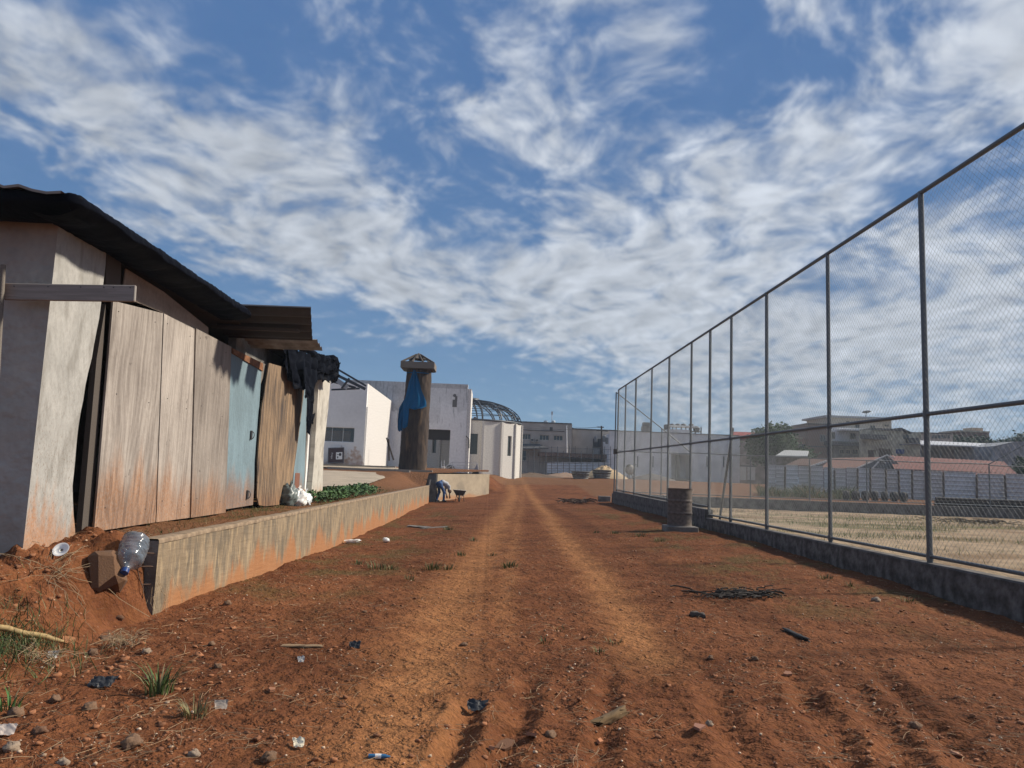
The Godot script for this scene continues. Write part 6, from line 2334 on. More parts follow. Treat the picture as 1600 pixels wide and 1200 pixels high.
	var bp := Vector3(bk.x, 0.715, -42.35)
	bt.position = bp
	var bm := MB.new()
	bm.lathe(bp, [Vector2(0.12, 0.0), Vector2(0.16, 0.33), Vector2(0.175, 0.34), Vector2(0.15, 0.33), Vector2(0.11, 0.03), Vector2(0.0, 0.03)], 18)
	part(bt, "shell", bm, paint(0.07, 0.07, 0.075, 0.7))
	var hdl := MB.new()
	var hp := []
	for i in 9: hp.append(bp + Vector3(0.17 * cos(PI * i / 8.0), 0.33 - 0.10 * sin(PI * i / 8.0), 0.12 * sin(PI * i / 8.0)))
	hdl.tube(hp, 0.006, 5)
	part(bt, "handle", hdl, M.iron)
	# concrete block by the fence's far end
	var b := on_ground(945, 784)
	var bb := MB.new()
	bb.abox(b + Vector3(-0.32, -0.05, -0.4), b + Vector3(0.32, 0.30, 0.0), 0.02)
	solo("concrete_block", bb, M.concrete, "pale concrete block lying near the far fence corner", "block")
	# loose boards leaning in the yard
	for q in [[[604, 684], [615, 719], 52.5], [[607, 686], [608, 720], 52.5]]:
		var mb := MB.new()
		bar(mb, on_z(q[0][0], q[0][1], q[2]), on_z(q[1][0], q[1][1], q[2]), 0.08, 0.1)
		solo("leaning_plank", mb, M.timber_dark, "dark plank leaning against the white block's sunlit side", "plank", "planks leaning on the white block")
	# kerb strips round the yard
	for q in [[[512, 737], [640, 746], 43.5, 0.12], [[505, 727.5], [618, 733], 49.3, 0.18], [[616, 735], [676, 736.5], 45.0, 0.10]]:
		var p0 := on_z(q[0][0], q[0][1], q[2])
		var p1 := on_z(q[1][0], q[1][1], q[2])
		p0.y = terrace_y(p0.x, q[2]) + 0.05
		p1.y = terrace_y(p1.x, q[2]) + 0.05
		var mb := MB.new()
		bar(mb, p0, p1, 0.3, q[3])
		solo("kerb", mb, paint(0.42, 0.37, 0.30, 0.9, T.speck, 1.0), "pale concrete kerb strip across the terrace yard", "kerb", "kerbs in the terrace yard")
	# torn rubbish bags on the terrace
	var g := on_x(465, 785, -3.95)
	g.y = terrace_y(g.x, -g.z)
	var bag := thing("rubbish_bags", "knotted white and grey plastic rubbish bags below the brown panel", "rubbish bag", g)
	for q in [[Vector3(0.0, 0.12, 0.05), Vector3(0.20, 0.20, 0.22), 0, M.white_plastic], [Vector3(-0.12, 0.17, 0.28), Vector3(0.18, 0.25, 0.22), 3, paint(0.12, 0.145, 0.14, 0.4)], [Vector3(0.05, 0.10, -0.32), Vector3(0.16, 0.15, 0.18), 6, paint(0.62, 0.66, 0.68, 0.4)]]:
		var mb := MB.new()
		var rows2 := []
		for i in 17:
			var th := PI * i / 16.0
			var line := []
			for k in 26:
				var a := TAU * k / 26.0
				var dv := Vector3(sin(th) * cos(a), cos(th), sin(th) * sin(a))
				var rr := 1.0 + 0.30 * n_mid.get_noise_3d(dv.x * 1.2 + q[2], dv.y * 1.2, dv.z * 1.2) + 0.28 * n_fine.get_noise_3d(dv.x * 0.5 + q[2], dv.y * 0.5, dv.z * 0.5)
				var pp: Vector3 = g + q[0] + Vector3(dv.x * q[1].x, dv.y * q[1].y, dv.z * q[1].z) * rr
				pp.y = maxf(pp.y, terrace_y(pp.x, -pp.z) - 0.01)
				line.append(pp)
			rows2.append(line)
		mb.grid(rows2, true)
		var o := part(bag, "bag", mb, q[3])
		var kn := MB.new()
		var kp: Vector3 = g + q[0] + Vector3(0, q[1].y * 0.95, 0)
		crumpled(kn, [kp + Vector3(0.05, 0.10, 0.07), kp + Vector3(0.06, 0.09, -0.07), kp + Vector3(0, -0.02, -0.02), kp + Vector3(0, -0.02, 0.02)], 8, 6, 0.02, q[2])
		part(o, "knot", kn, q[3])

# ---------------------------------------------------------------- the person bending over
# bones: [a, b, ra, rb, colour]; blended with a smooth minimum and meshed as surface nets
func flesh(mb: MB, bones: Array, cell: float, blend: float) -> void:
	var lo := Vector3(1e9, 1e9, 1e9)
	var hi := -lo
	for b in bones:
		var r: float = maxf(b[2], b[3]) + blend + cell * 2.0
		lo = lo.min(b[0] - Vector3.ONE * r).min(b[1] - Vector3.ONE * r)
		hi = hi.max(b[0] + Vector3.ONE * r).max(b[1] + Vector3.ONE * r)
	var nx := int((hi.x - lo.x) / cell) + 2
	var ny := int((hi.y - lo.y) / cell) + 2
	var nz := int((hi.z - lo.z) / cell) + 2
	var f := PackedFloat32Array()
	f.resize(nx * ny * nz)
	f.fill(1.0)
	var who := PackedInt32Array()
	who.resize(nx * ny * nz)
	var best := PackedFloat32Array()
	best.resize(nx * ny * nz)
	best.fill(1.0)
	for bi in bones.size():
		var b: Array = bones[bi]
		var pa: Vector3 = b[0]
		var ab: Vector3 = b[1] - pa
		var l2 := maxf(ab.length_squared(), 1e-9)
		var r := maxf(b[2], b[3]) + blend + cell * 2.0
		var q0: Vector3 = (pa.min(b[1]) - Vector3.ONE * r - lo) / cell
		var q1: Vector3 = (pa.max(b[1]) + Vector3.ONE * r - lo) / cell
		for z in range(maxi(int(q0.z), 0), mini(int(q1.z) + 1, nz)):
			for y in range(maxi(int(q0.y), 0), mini(int(q1.y) + 1, ny)):
				for x in range(maxi(int(q0.x), 0), mini(int(q1.x) + 1, nx)):
					var p := lo + Vector3(x, y, z) * cell
					var t := clampf((p - pa).dot(ab) / l2, 0.0, 1.0)
					var dd := (p - pa - ab * t).length() - lerpf(b[2], b[3], t)
					var i := x + nx * (y + ny * z)
					if dd < best[i]:
						best[i] = dd
						who[i] = bi
					var h := maxf(blend - absf(f[i] - dd), 0.0) / blend
					f[i] = minf(f[i], dd) - h * h * blend * 0.25
	var vert := {}
	var pos := PackedVector3Array()
	var tint := PackedColorArray()
	var offs := [0, 1, nx, nx + 1, nx * ny, nx * ny + 1, nx * ny + nx, nx * ny + nx + 1]
	for z in nz - 1:
		for y in ny - 1:
			for x in nx - 1:
				var i := x + nx * (y + ny * z)
				var neg := 0
				for o in offs:
					if f[i + o] < 0.0: neg += 1
				if neg == 0 or neg == 8: continue
				var sum := Vector3.ZERO
				var n := 0
				for e in [[0, 1], [2, 3], [4, 5], [6, 7], [0, 2], [1, 3], [4, 6], [5, 7], [0, 4], [1, 5], [2, 6], [3, 7]]:
					var fa := f[i + offs[e[0]]]
					var fb := f[i + offs[e[1]]]
					if (fa < 0.0) != (fb < 0.0):
						var t := fa / (fa - fb)
						var ca := Vector3(e[0] & 1, (e[0] >> 1) & 1, e[0] >> 2)
						var cb := Vector3(e[1] & 1, (e[1] >> 1) & 1, e[1] >> 2)
						sum += ca.lerp(cb, t)
						n += 1
				vert[i] = pos.size()
				pos.append(lo + (Vector3(x, y, z) + sum / n) * cell)
				tint.append(bones[who[i]][4])
	var faces := []
	for i in vert:
		var x: int = i % nx
		var y: int = (i / nx) % ny
		var z: int = i / (nx * ny)
		for ax in 3:
			var step: int = [1, nx, nx * ny][ax]
			var u: int = [nx, nx * ny, 1][ax]
			var w: int = [nx * ny, 1, nx][ax]
			if [y, z, x][ax] == 0 or [z, x, y][ax] == 0: continue
			if (f[i] < 0.0) == (f[i + step] < 0.0): continue
			var ids := [i, i - u, i - u - w, i - w]
			if not (vert.has(ids[1]) and vert.has(ids[2]) and vert.has(ids[3])): continue
			if f[i] < 0.0: faces.append([vert[ids[0]], vert[ids[1]], vert[ids[2]], vert[ids[3]]])
			else: faces.append([vert[ids[3]], vert[ids[2]], vert[ids[1]], vert[ids[0]]])
	var nn := PackedVector3Array()
	nn.resize(pos.size())
	for q in faces:
		var c := (pos[q[2]] - pos[q[0]]).cross(pos[q[1]] - pos[q[0]])
		for k in 4: nn[q[k]] += c
	for q in faces:
		for k in [0, 1, 2, 0, 2, 3]:
			mb.v.append(pos[q[k]])
			mb.n.append(nn[q[k]].normalized())
			mb.uv.append(Vector2.ZERO)
			mb.c.append(tint[q[k]])

func build_person() -> void:
	var foot := on_ground(688, 784)
	var jeans := Color(0.035, 0.075, 0.185)
	var shirt := Color(0.40, 0.41, 0.43)
	var skin := Color(0.20, 0.105, 0.065)
	var boot := Color(0.10, 0.085, 0.075)
	var hair := Color(0.015, 0.012, 0.010)
	# bends at the hip towards the wall: F forward, S to the person's left
	var F := Vector3(0.80, 0, -0.60).normalized()
	var S := Vector3(0.60, 0, 0.80).normalized()
	var P := func(fw: float, up: float, sd: float) -> Vector3: return foot + F * fw + Vector3.UP * up + S * sd
	var bones := []
	for s in [-1.0, 1.0]:
		var ank: Vector3 = P.call(-0.02 + 0.10 * s, 0.09, 0.20 * s)
		var knee: Vector3 = P.call(0.06 + 0.05 * s, 0.52, 0.17 * s)
		var hip: Vector3 = P.call(-0.10, 0.96, 0.10 * s)
		bones.append([hip, knee, 0.105, 0.072, jeans])
		bones.append([knee, ank, 0.074, 0.062, jeans])
		bones.append([ank + Vector3(0, -0.03, 0) - F * 0.05, ank + Vector3(0, -0.05, 0) + F * 0.16, 0.045, 0.040, boot])
		bones.append([hip + Vector3(0, 0.02, 0) - F * 0.05, hip - F * 0.02 + Vector3(0, -0.10, 0), 0.125, 0.11, jeans])
	var pelvis: Vector3 = P.call(-0.10, 1.02, 0.0)
	var waist: Vector3 = P.call(0.08, 1.08, 0.0)
	var chest: Vector3 = P.call(0.30, 0.98, 0.0)
	var neck: Vector3 = P.call(0.47, 0.80, 0.0)
	bones.append([pelvis, waist, 0.13, 0.118, jeans])
	for s in [-0.05, 0.05]:
		bones.append([waist + S * s, chest + S * s * 1.5, 0.115, 0.125, shirt])
		bones.append([chest + S * s * 1.5, neck + S * s * 1.6 - F * 0.02, 0.12, 0.085, shirt])
	bones.append([neck, neck + F * 0.05 + Vector3(0, -0.10, 0), 0.055, 0.052, skin])
	var hands := []
	for s in [-1.0, 1.0]:
		var sh: Vector3 = P.call(0.42, 0.86, 0.18 * s)
		var el: Vector3 = P.call(0.44, 0.58, 0.22 * s)
		var wr: Vector3 = P.call(0.50, 0.34, 0.15 * s)
		bones.append([neck + S * 0.08 * s, sh, 0.075, 0.07, shirt])
		bones.append([sh, sh.lerp(el, 0.6), 0.066, 0.056, shirt])
		bones.append([sh.lerp(el, 0.6), el, 0.046, 0.042, skin])
		bones.append([el, wr, 0.042, 0.029, skin])
		hands.append([wr, s])
	var mb := MB.new()
	flesh(mb, bones, 0.018, 0.05)
	# head, looking down, with face, ears and short hair
	var hc := neck + F * 0.10 + Vector3(0, -0.20, 0)
	var up := (F * 0.45 + Vector3(0, -0.9, 0)).normalized()      # crown
	var fr := (F * -0.9 + Vector3(0, -0.45, 0)).normalized() * -1.0
	fr = (Vector3(0, -1, 0) * 0.45 - F * 0.9).normalized()       # face turned to the ground in front of the feet
	var head := [
		[hc + up * 0.03, hc - up * 0.02, 0.088, 0.080, skin], [hc - up * 0.06 + fr * 0.035, hc - up * 0.09 + fr * 0.055, 0.052, 0.036, skin],
		[hc + fr * 0.082 + up * 0.01, hc + fr * 0.098 - up * 0.018, 0.010, 0.014, skin],
		[hc + fr * 0.082 - up * 0.052 + S * 0.018, hc + fr * 0.082 - up * 0.052 - S * 0.018, 0.009, 0.009, Color(0.16, 0.06, 0.05)],
		[hc + up * 0.045 - fr * 0.02, hc + up * 0.02 - fr * 0.035, 0.092, 0.085, hair], [neck + F * 0.02 + Vector3(0, -0.07, 0), hc - up * 0.04 - fr * 0.02, 0.052, 0.055, skin]]
	for s in [-1.0, 1.0]:
		head.append([hc + S * 0.086 * s + up * 0.012, hc + S * 0.084 * s - up * 0.02, 0.016, 0.012, skin])
		head.append([hc + fr * 0.080 + S * 0.030 * s + up * 0.012, hc + fr * 0.082 + S * 0.030 * s + up * 0.012, 0.009, 0.009, Color(0.03, 0.025, 0.02)])
	flesh(mb, head, 0.009, 0.02)
	# hands: palm, four fingers of unequal length curling down, thumb from the side
	for hnd in hands:
		var wr: Vector3 = hnd[0]
		var s: float = hnd[1]
		var dn := (Vector3(0, -1, 0) + F * 0.15).normalized()
		var ac := (F * 0.9 + S * 0.3).normalized()
		var hb := [[wr - dn * 0.02, wr + dn * 0.03, 0.029, 0.026, skin]]
		for k in 4:
			hb.append([wr + dn * 0.02 + ac * (k - 1.5) * 0.012, wr + dn * 0.095 + ac * (k - 1.5) * 0.021, 0.016, 0.011, skin])
			var len_: float = [0.066, 0.078, 0.074, 0.058][k]
			var k0: Vector3 = wr + dn * 0.095 + ac * (k - 1.5) * 0.022
			var k1: Vector3 = k0 + dn * len_ * 0.5 - S * s * 0.010
			hb.append([k0, k1, 0.0095, 0.0088, skin])
			hb.append([k1, k1 + dn * len_ * 0.38 - S * s * 0.026, 0.0088, 0.0078, skin])
		hb.append([wr + dn * 0.03 + ac * 0.02, wr + dn * 0.065 + ac * 0.048 - S * s * 0.012, 0.013, 0.011, skin])
		hb.append([wr + dn * 0.065 + ac * 0.048 - S * s * 0.012, wr + dn * 0.10 + ac * 0.052 - S * s * 0.022, 0.011, 0.009, skin])
		flesh(mb, hb, 0.005, 0.008)
	solo("person", mb, paint(1, 1, 1, 0.9), "person in dark blue jeans and grey shirt bending over beside the wheelbarrow", "person", "", "", true).material_override.vertex_color_use_as_albedo = true

# ---------------------------------------------------------------- stones, scraps and litter on the soil
func lump(mb: MB, at: Vector3, r: Vector3, seed_: float, rough := 0.35, turn := 0.0, nu := 10, nv := 7) -> void:
	var rows := []
	var b := Basis(Vector3.UP, turn)
	for i in nv + 1:
		var th := PI * i / nv
		var line := []
		for k in nu:
			var a := TAU * k / nu
			var dv := Vector3(sin(th) * cos(a), cos(th), sin(th) * sin(a))
			var q := 1.0 + rough * (n_mid.get_noise_3d(dv.x * 0.8 + seed_ * 7.1, dv.y * 0.8, dv.z * 0.8 - seed_ * 3.3) * 1.6 + 0.5 * n_mid.get_noise_3d(dv.x * 2.2 - seed_, dv.y * 2.2, dv.z * 2.2))
			line.append(at + b * Vector3(dv.x * r.x * q, dv.y * r.y * q, dv.z * r.z * q))
		rows.append(line)
	mb.grid(rows, true)

# rough-sawn or split piece of wood: a sagging squarish section that wanders along its length
func billet(mb: MB, a: Vector3, b: Vector3, w: float, h: float, seed_: float) -> void:
	var dx := (b - a).normalized()
	var s := dx.cross(Vector3.UP).normalized()
	var u := s.cross(dx)
	var rows := []
	for i in 9:
		var q := i / 8.0
		var line := []
		for k in 12:
			var an := TAU * (k + 0.5) / 12.0
			var c := Vector2(cos(an), sin(an))
			c /= maxf(absf(c.x), absf(c.y)) * 0.6 + 0.4
			var wob := 1.0 + 0.55 * n_mid.get_noise_3d(c.x + seed_, c.y, q * 2.2)
			var end := 0.35 * a.distance_to(b) * n_mid.get_noise_2d(k * 0.9 + seed_, 3.0) * (pow(absf(q - 0.5) * 2.0, 4.0)) * signf(q - 0.5)
			line.append(a.lerp(b, q) + dx * end + (s * c.x * w + u * c.y * h) * 0.5 * wob)
		rows.append(line)
	mb.grid(rows, true)
	for e in [0, 8]:
		for k in range(1, 11):
			mb.tri_out(rows[e][0], rows[e][k], rows[e][k + 1], (a + b) * 0.5)

func shard(mb: MB, at: Vector3, size: float, thick: float, tilt: Vector3) -> void:
	var poly := []
	var n := rng.randi_range(4, 6)
	var b := Basis.from_euler(tilt)
	var pts := []
	for i in n:
		var a := TAU * (i + rng.randf_range(-0.3, 0.3)) / n
		pts.append(Vector3(cos(a) * size * rng.randf_range(0.7, 1.1), 0, sin(a) * size * rng.randf_range(0.45, 0.8)))
	var up := b * Vector3(0, thick, 0)
	var mid := at
	for i in n:
		var p: Vector3 = at + b * pts[i]
		var q: Vector3 = at + b * pts[(i + 1) % n]
		mb.tri_out(mid + up, p + up, q + up, mid - up * 4.0)
		mb.quad_out(p, q, q + up, p + up, mid)
		mb.tri_out(mid, p, q, mid + up * 4.0)

func strand(mb: MB, a: Vector3, b: Vector3, sag: float, r: float, seed_: float) -> void:
	var pts := []
	for i in 7:
		var u := i / 6.0
		pts.append(a.lerp(b, u) + Vector3(n_mid.get_noise_2d(u * 3.0, seed_), sag * 4.0 * u * (1 - u) + n_mid.get_noise_2d(u * 3.0, seed_ + 5.0) * 0.5 * absf(sag), n_mid.get_noise_2d(u * 3.0, seed_ + 9.0)) * Vector3(0.08, 1.0, 0.08))
	mb.tube(pts, r, 4, false)

func build_litter() -> void:
	# --- singled-out scraps
	var p := on_ground(163, 912)
	var mb := MB.new()
	mb.box(Transform3D(Basis.from_euler(Vector3(-0.25, 0.5, 0.12)), p + Vector3(0.0, 0.10, -0.03)), Vector3(0.25, 0.32, 0.22), 0.045)
	for i in mb.v.size():
		var w := mb.v[i]
		mb.v[i] += Vector3(n_mid.get_noise_3d(w.x * 3.0, w.y * 3.0, w.z * 3.0), n_mid.get_noise_3d(w.x * 3.0 + 7.0, w.y * 3.0, w.z * 3.0), n_mid.get_noise_3d(w.x * 3.0, w.y * 3.0 + 9.0, w.z * 3.0)) * 0.11
	solo("rock", mb, paint(0.20, 0.105, 0.055, 0.95, T.speck, 3.0, T.nrm, 0.8), "squat brown rock in the bank below the big clear bottle", "rock")
	# big crushed water bottle lying against the wall end
	var b0 := on_z(214, 842, 7.75)
	var b1 := on_z(196, 890, 7.45)
	var bt := thing("water_bottle", "large crumpled clear plastic bottle with a blue cap on the bank", "bottle", b1)
	var ax := (b1 - b0).normalized()
	var e1 := ax.cross(Vector3.UP).normalized()
	var e2 := ax.cross(e1)
	var len_ := b0.distance_to(b1)
	var rows := []
	for i in 34:
		var u := i / 33.0
		var r := 0.125 * sqrt(clampf(u / 0.06, 0.0, 1.0)) * (1.0 - 0.72 * smoothstep(0.70, 0.97, u)) + 0.006 * sin(u * 62.0) * smoothstep(0.1, 0.2, u) * (1.0 - smoothstep(0.6, 0.75, u))
		var line := []
		for k in 28:
			var a := TAU * k / 28.0
			var dent := 1.0 + 0.16 * n_mid.get_noise_3d(cos(a) * 0.9, sin(a) * 0.9, u * 3.0)
			line.append(b0 + ax * (u * len_) + (e1 * cos(a) + e2 * sin(a)) * r * dent)
		rows.append(line)
	mb = MB.new()
	mb.grid(rows, true)
	var pet := paint(0.17, 0.20, 0.235, 0.12)
	pet.transparency = BaseMaterial3D.TRANSPARENCY_ALPHA
	pet.albedo_color.a = 0.55
	part(bt, "body", mb, pet)
	var cap := MB.new()
	cap.tube([b1 - ax * 0.005, b1 + ax * 0.045], 0.036, 14)
	part(bt, "cap", cap, paint(0.01, 0.04, 0.16, 0.4))
	# rusty reinforcement sticking out of the wall end
	var rc := thing("rebar_cage", "rusty reinforcing bars sticking out of the wall's broken end", "rebar", Vector3(-3.5, 0.1, -7.8))
	for q in [[-3.36, 0.05, 7.90, -3.40, 0.60, 7.72], [-3.48, 0.05, 7.88, -3.52, 0.56, 7.66], [-3.58, 0.15, 7.84, -3.62, 0.60, 7.60], [-3.30, 0.45, 7.93, -3.74, 0.44, 7.62], [-3.32, 0.58, 7.93, -3.70, 0.57, 7.66], [-3.34, 0.28, 7.92, -3.66, 0.26, 7.68]]:
		var m1 := MB.new()
		strand(m1, Vector3(q[0], q[1], -q[2]), Vector3(q[3], q[4], -q[5]), 0.012, 0.006, q[0] * 9.0)
		part(rc, "bar", m1, paint(0.10, 0.058, 0.04, 0.9))
	# dry roots and stalks hanging over the bank
	for q in [[232, 880, 26, 0.38], [80, 905, 30, 0.5], [195, 1012, 40, 0.22], [60, 1040, 24, 0.3], [240, 915, 22, 0.25]]:
		var c := on_ground(q[0], q[1])
		var m1 := MB.new()
		for k in q[2]:
			var a := c + Vector3(rng.randf_range(-0.10, 0.10), 0.02, rng.randf_range(-0.08, 0.08))
			var v: Vector3 = Vector3(rng.randfn(), 0, rng.randfn()) * q[3] * 0.55
			var e: Vector3 = a + v
			e.y = ground_y(e.x, -e.z) + rng.randf_range(0.0, 0.10)
			strand(m1, a, e, rng.randf_range(0.03, 0.10), rng.randf_range(0.0012, 0.0026), rng.randf() * 50.0)
		solo("dry_stalks", m1, paint(0.33, 0.24, 0.145, 0.95), "tangle of dry straw-coloured stalks on the soil bank", "dry stalks", "dry stalks on the bank", "stuff")
	# white plate on the bank
	p = on_ground(95, 868)
	mb = MB.new()
	var tl := Basis(Vector3(1, 0, 0), 0.9)
	rows = []
	for q in [[0.0, 0.0], [0.035, 0.0], [0.05, 0.012], [0.072, 0.016], [0.072, 0.012], [0.048, 0.006], [0.0, -0.004]]:
		var line := []
		for k in 22:
			var a := TAU * k / 22.0
			line.append(p + Vector3(0, 0.045, 0.0) + tl * Vector3(cos(a) * q[0], q[1], sin(a) * q[0]))
		rows.append(line)
	mb.grid(rows, true)
	solo("white_plate", mb, M.white_plastic, "round white plastic plate lying on the bank below the shed corner", "plate")
	# broken pipe and its neighbours
	var p0 := on_ground(-6, 1000) + Vector3(0, 0.09, 0)
	var p1 := on_ground(98, 1016) + Vector3(0, 0.07, 0)
	mb = MB.new()
	var pts := []
	for i in 8: pts.append(p0.lerp(p1, i / 7.0) + Vector3(0, 0.006 * sin(i * 1.7), 0))
	mb.tube(pts, [0.024, 0.024, 0.023, 0.024, 0.023, 0.022, 0.020, 0.010], 9)
	solo("bamboo_cane", mb, paint(0.52, 0.36, 0.15, 0.7, T.blot, 6.0), "broken yellow cane lying over the bank beside the grass", "cane")
	for q in [["tile_shard", 106, 1003, 0.085, Color(0.38, 0.17, 0.075), "pointed orange clay shard at the tip of the yellow cane", 0.9], ["tile_shard", 232, 1062, 0.05, Color(0.45, 0.20, 0.12), "small orange clay shard behind the green tuft", 0.5],
			["tile_shard", 935, 1161, 0.05, Color(0.55, 0.23, 0.11), "bright orange brick chip in the wheel-rutted soil", 0.5], ["tile_shard", 1092, 1139, 0.062, Color(0.42, 0.20, 0.13), "wide flat pinkish brick chip in the wheel ruts", 0.2],
			["tile_shard", 788, 1168, 0.085, Color(0.22, 0.105, 0.055), "thick brown clay lump among brick chips in the ruts", 0.3], ["tile_shard", 766, 1175, 0.035, Color(0.52, 0.25, 0.14), "tiny orange brick chip beside the thick clay lump", 0.3],
			["tile_shard", 1230, 1055, 0.06, Color(0.36, 0.17, 0.10), "flat reddish tile piece near the charred stick", 0.2], ["tile_shard", 830, 1152, 0.05, Color(0.45, 0.21, 0.12), "small brick chip beside a wheel rut", 0.3], ["tile_shard", 424, 1082, 0.05, Color(0.42, 0.19, 0.10), "orange clay chip below the pale wood slat", 0.2]]:
		p = on_ground(q[1], q[2])
		mb = MB.new()
		shard(mb, p + Vector3(0, 0.004, 0), q[3] * 0.8, 0.018, Vector3(q[6], rng.randf() * 3.0, rng.randf_range(-0.2, 0.2)))
		solo(q[0], mb, paint(q[4].r, q[4].g, q[4].b, 0.95, T.speck, 6.0), q[5], "clay shard")
	for q in [[82, 1028, 0.055, "crumpled grey-white paper under the yellow cane", Color(0.50, 0.46, 0.42)], [466, 1168, 0.042, "torn cream paper scrap on bare soil in front", Color(0.70, 0.62, 0.46)], [10, 1148, 0.065, "dirty white rag half buried at the bank foot", Color(0.45, 0.38, 0.33)], [345, 1108, 0.055, "flat greyish film scrap beside dry grass", Color(0.33, 0.27, 0.22)], [470, 1036, 0.035, "small pale scrap under the wood slat", Color(0.45, 0.42, 0.38)]]:
		p = on_ground(q[0], q[1])
		mb = MB.new()
		crumpled(mb, [p + Vector3(-q[2], 0.04, -q[2] * 0.6), p + Vector3(q[2] * 0.7, 0.05, -q[2] * 0.3), p + Vector3(q[2] * 0.9, 0.01, q[2] * 0.6), p + Vector3(-q[2] * 0.4, 0.012, q[2] * 0.8)], 9, 7, 0.012, q[0] * 0.1)
		solo("paper_scrap", mb, paint(q[4].r, q[4].g, q[4].b, 0.8), q[3], "paper scrap")
	for q in [[553, 1014, 0.05, "small black rag near the pale wood slat"], [745, 1112, 0.07, "dark rag trodden into the rutted soil"], [160, 1075, 0.085, "grey-black plastic rag in the hollow of the bank"]]:
		p = on_ground(q[0], q[1])
		mb = MB.new()
		crumpled(mb, [p + Vector3(-q[2], 0.05, -q[2] * 0.7), p + Vector3(q[2], 0.06, -q[2] * 0.6), p + Vector3(q[2] * 0.8, 0.01, q[2] * 0.5), p + Vector3(-q[2] * 0.9, 0.015, q[2] * 0.5)], 14, 10, 0.026, q[0] * 0.07)
		solo("black_rag", mb, paint(0.022, 0.024, 0.028, 0.6), q[3], "rag")
	for q in [[[443, 1010], [500, 1012], 0.055, 0.018, paint(0.36, 0.235, 0.13, 0.95, T.speck, 5.0), "pale split wooden slat lying across the lane's left side", "slat"], [[933, 1136], [975, 1116], 0.06, 0.05, paint(0.20, 0.125, 0.055, 0.95, T.speck, 5.0), "splintered mossy wood chunk between the wheel ruts", "wood chunk"],
			[[1224, 986], [1262, 1002], 0.05, 0.035, M.rubber, "charred black stick on the right of the lane", "stick"], [[1080, 961], [1100, 965], 0.07, 0.06, M.timber_dark, "short dark log stub below the burnt twigs", "log"],
			[[640, 823], [668, 825], 0.34, 0.05, M.concrete, "broad grey cement board lying flat on the lane", "board"], [[662, 826], [695, 824], 0.22, 0.03, M.timber, "narrow grey board beside the broad cement board", "board"],
			[[541, 849], [560, 848], 0.16, 0.09, M.white_plastic, "white foam box lying below the long wall", "box"], [[1485, 1176], [1502, 1184], 0.03, 0.02, paint(0.45, 0.24, 0.15, 0.95), "small pink brick sliver at the lane's right edge", "brick sliver"]]:
		var a := on_ground(q[0][0], q[0][1]) + Vector3(0, q[3] * 0.5, 0)
		var e := on_ground(q[1][0], q[1][1]) + Vector3(0, q[3] * 0.5, 0)
		mb = MB.new()
		billet(mb, a - Vector3(0, q[3] * 0.2, 0), e - Vector3(0, q[3] * 0.2, 0), q[2], q[3], q[0][0] * 0.37)
		solo(q[6].replace(" ", "_"), mb, q[4], q[5], q[6])
	p = on_ground(603, 848)
	mb = MB.new()
	lump(mb, p + Vector3(0, 0.05, 0), Vector3(0.085, 0.06, 0.07), 9.0, 0.3)
	solo("white_lump", mb, M.white_plastic, "white plastic lump on the lane beside the foam box", "lump")
	p = on_ground(592, 1187)
	var bw := thing("blue_wrapper", "blue and white twisted wrapper on bare soil", "wrapper", p)
	mb = MB.new()
	mb.tube([p + Vector3(-0.055, 0.012, 0), p + Vector3(0.03, 0.014, 0.0), p + Vector3(0.06, 0.012, -0.004)], [0.013, 0.012, 0.003], 8)
	part(bw, "tube", mb, paint(0.02, 0.12, 0.26, 0.5))
	mb = MB.new()
	mb.tube([p + Vector3(-0.02, 0.013, 0), p + Vector3(0.012, 0.0135, 0)], 0.0135, 8)
	part(bw, "label_band", mb, M.white_plastic)
	# burnt twigs on the right
	mb = MB.new()
	for k in 90:
		var c := on_ground(rng.randfn(1158, 30), rng.randfn(932, 3.0))
		var v := Vector3(rng.randfn(), 0, rng.randfn() * 0.5).normalized() * rng.randf_range(0.1, 0.4)
		var e := c + v
		e.y = ground_y(e.x, -e.z) + rng.randf_range(0.01, 0.08)
		strand(mb, c + Vector3(0, 0.02, 0), e, 0.02, rng.randf_range(0.004, 0.012), k * 1.7)
	solo("burnt_twigs", mb, paint(0.028, 0.022, 0.018, 0.95), "heap of blackened burnt twigs on the right of the lane", "twig heap", "", "stuff")
	# a second twig heap far up the lane
	mb = MB.new()
	for k in 50:
		var c := on_ground(rng.randfn(903, 14), rng.randfn(786, 1.0))
		var v := Vector3(rng.randfn(), 0, rng.randfn()).normalized() * rng.randf_range(0.3, 0.9)
		var e := c + v
		e.y = ground_y(e.x, -e.z) + rng.randf_range(0.02, 0.25)
		strand(mb, c + Vector3(0, 0.05, 0), e, 0.05, rng.randf_range(0.012, 0.03), k * 2.3)
	solo("brush_heap", mb, paint(0.075, 0.045, 0.03, 0.95), "low brown brush heap further up the lane", "twig heap", "", "stuff")
	# --- stones one can count
	var tints := [Color(0.32, 0.19, 0.11), Color(0.42, 0.29, 0.19), Color(0.27, 0.14, 0.075), Color(0.50, 0.38, 0.27), Color(0.38, 0.19, 0.11)]
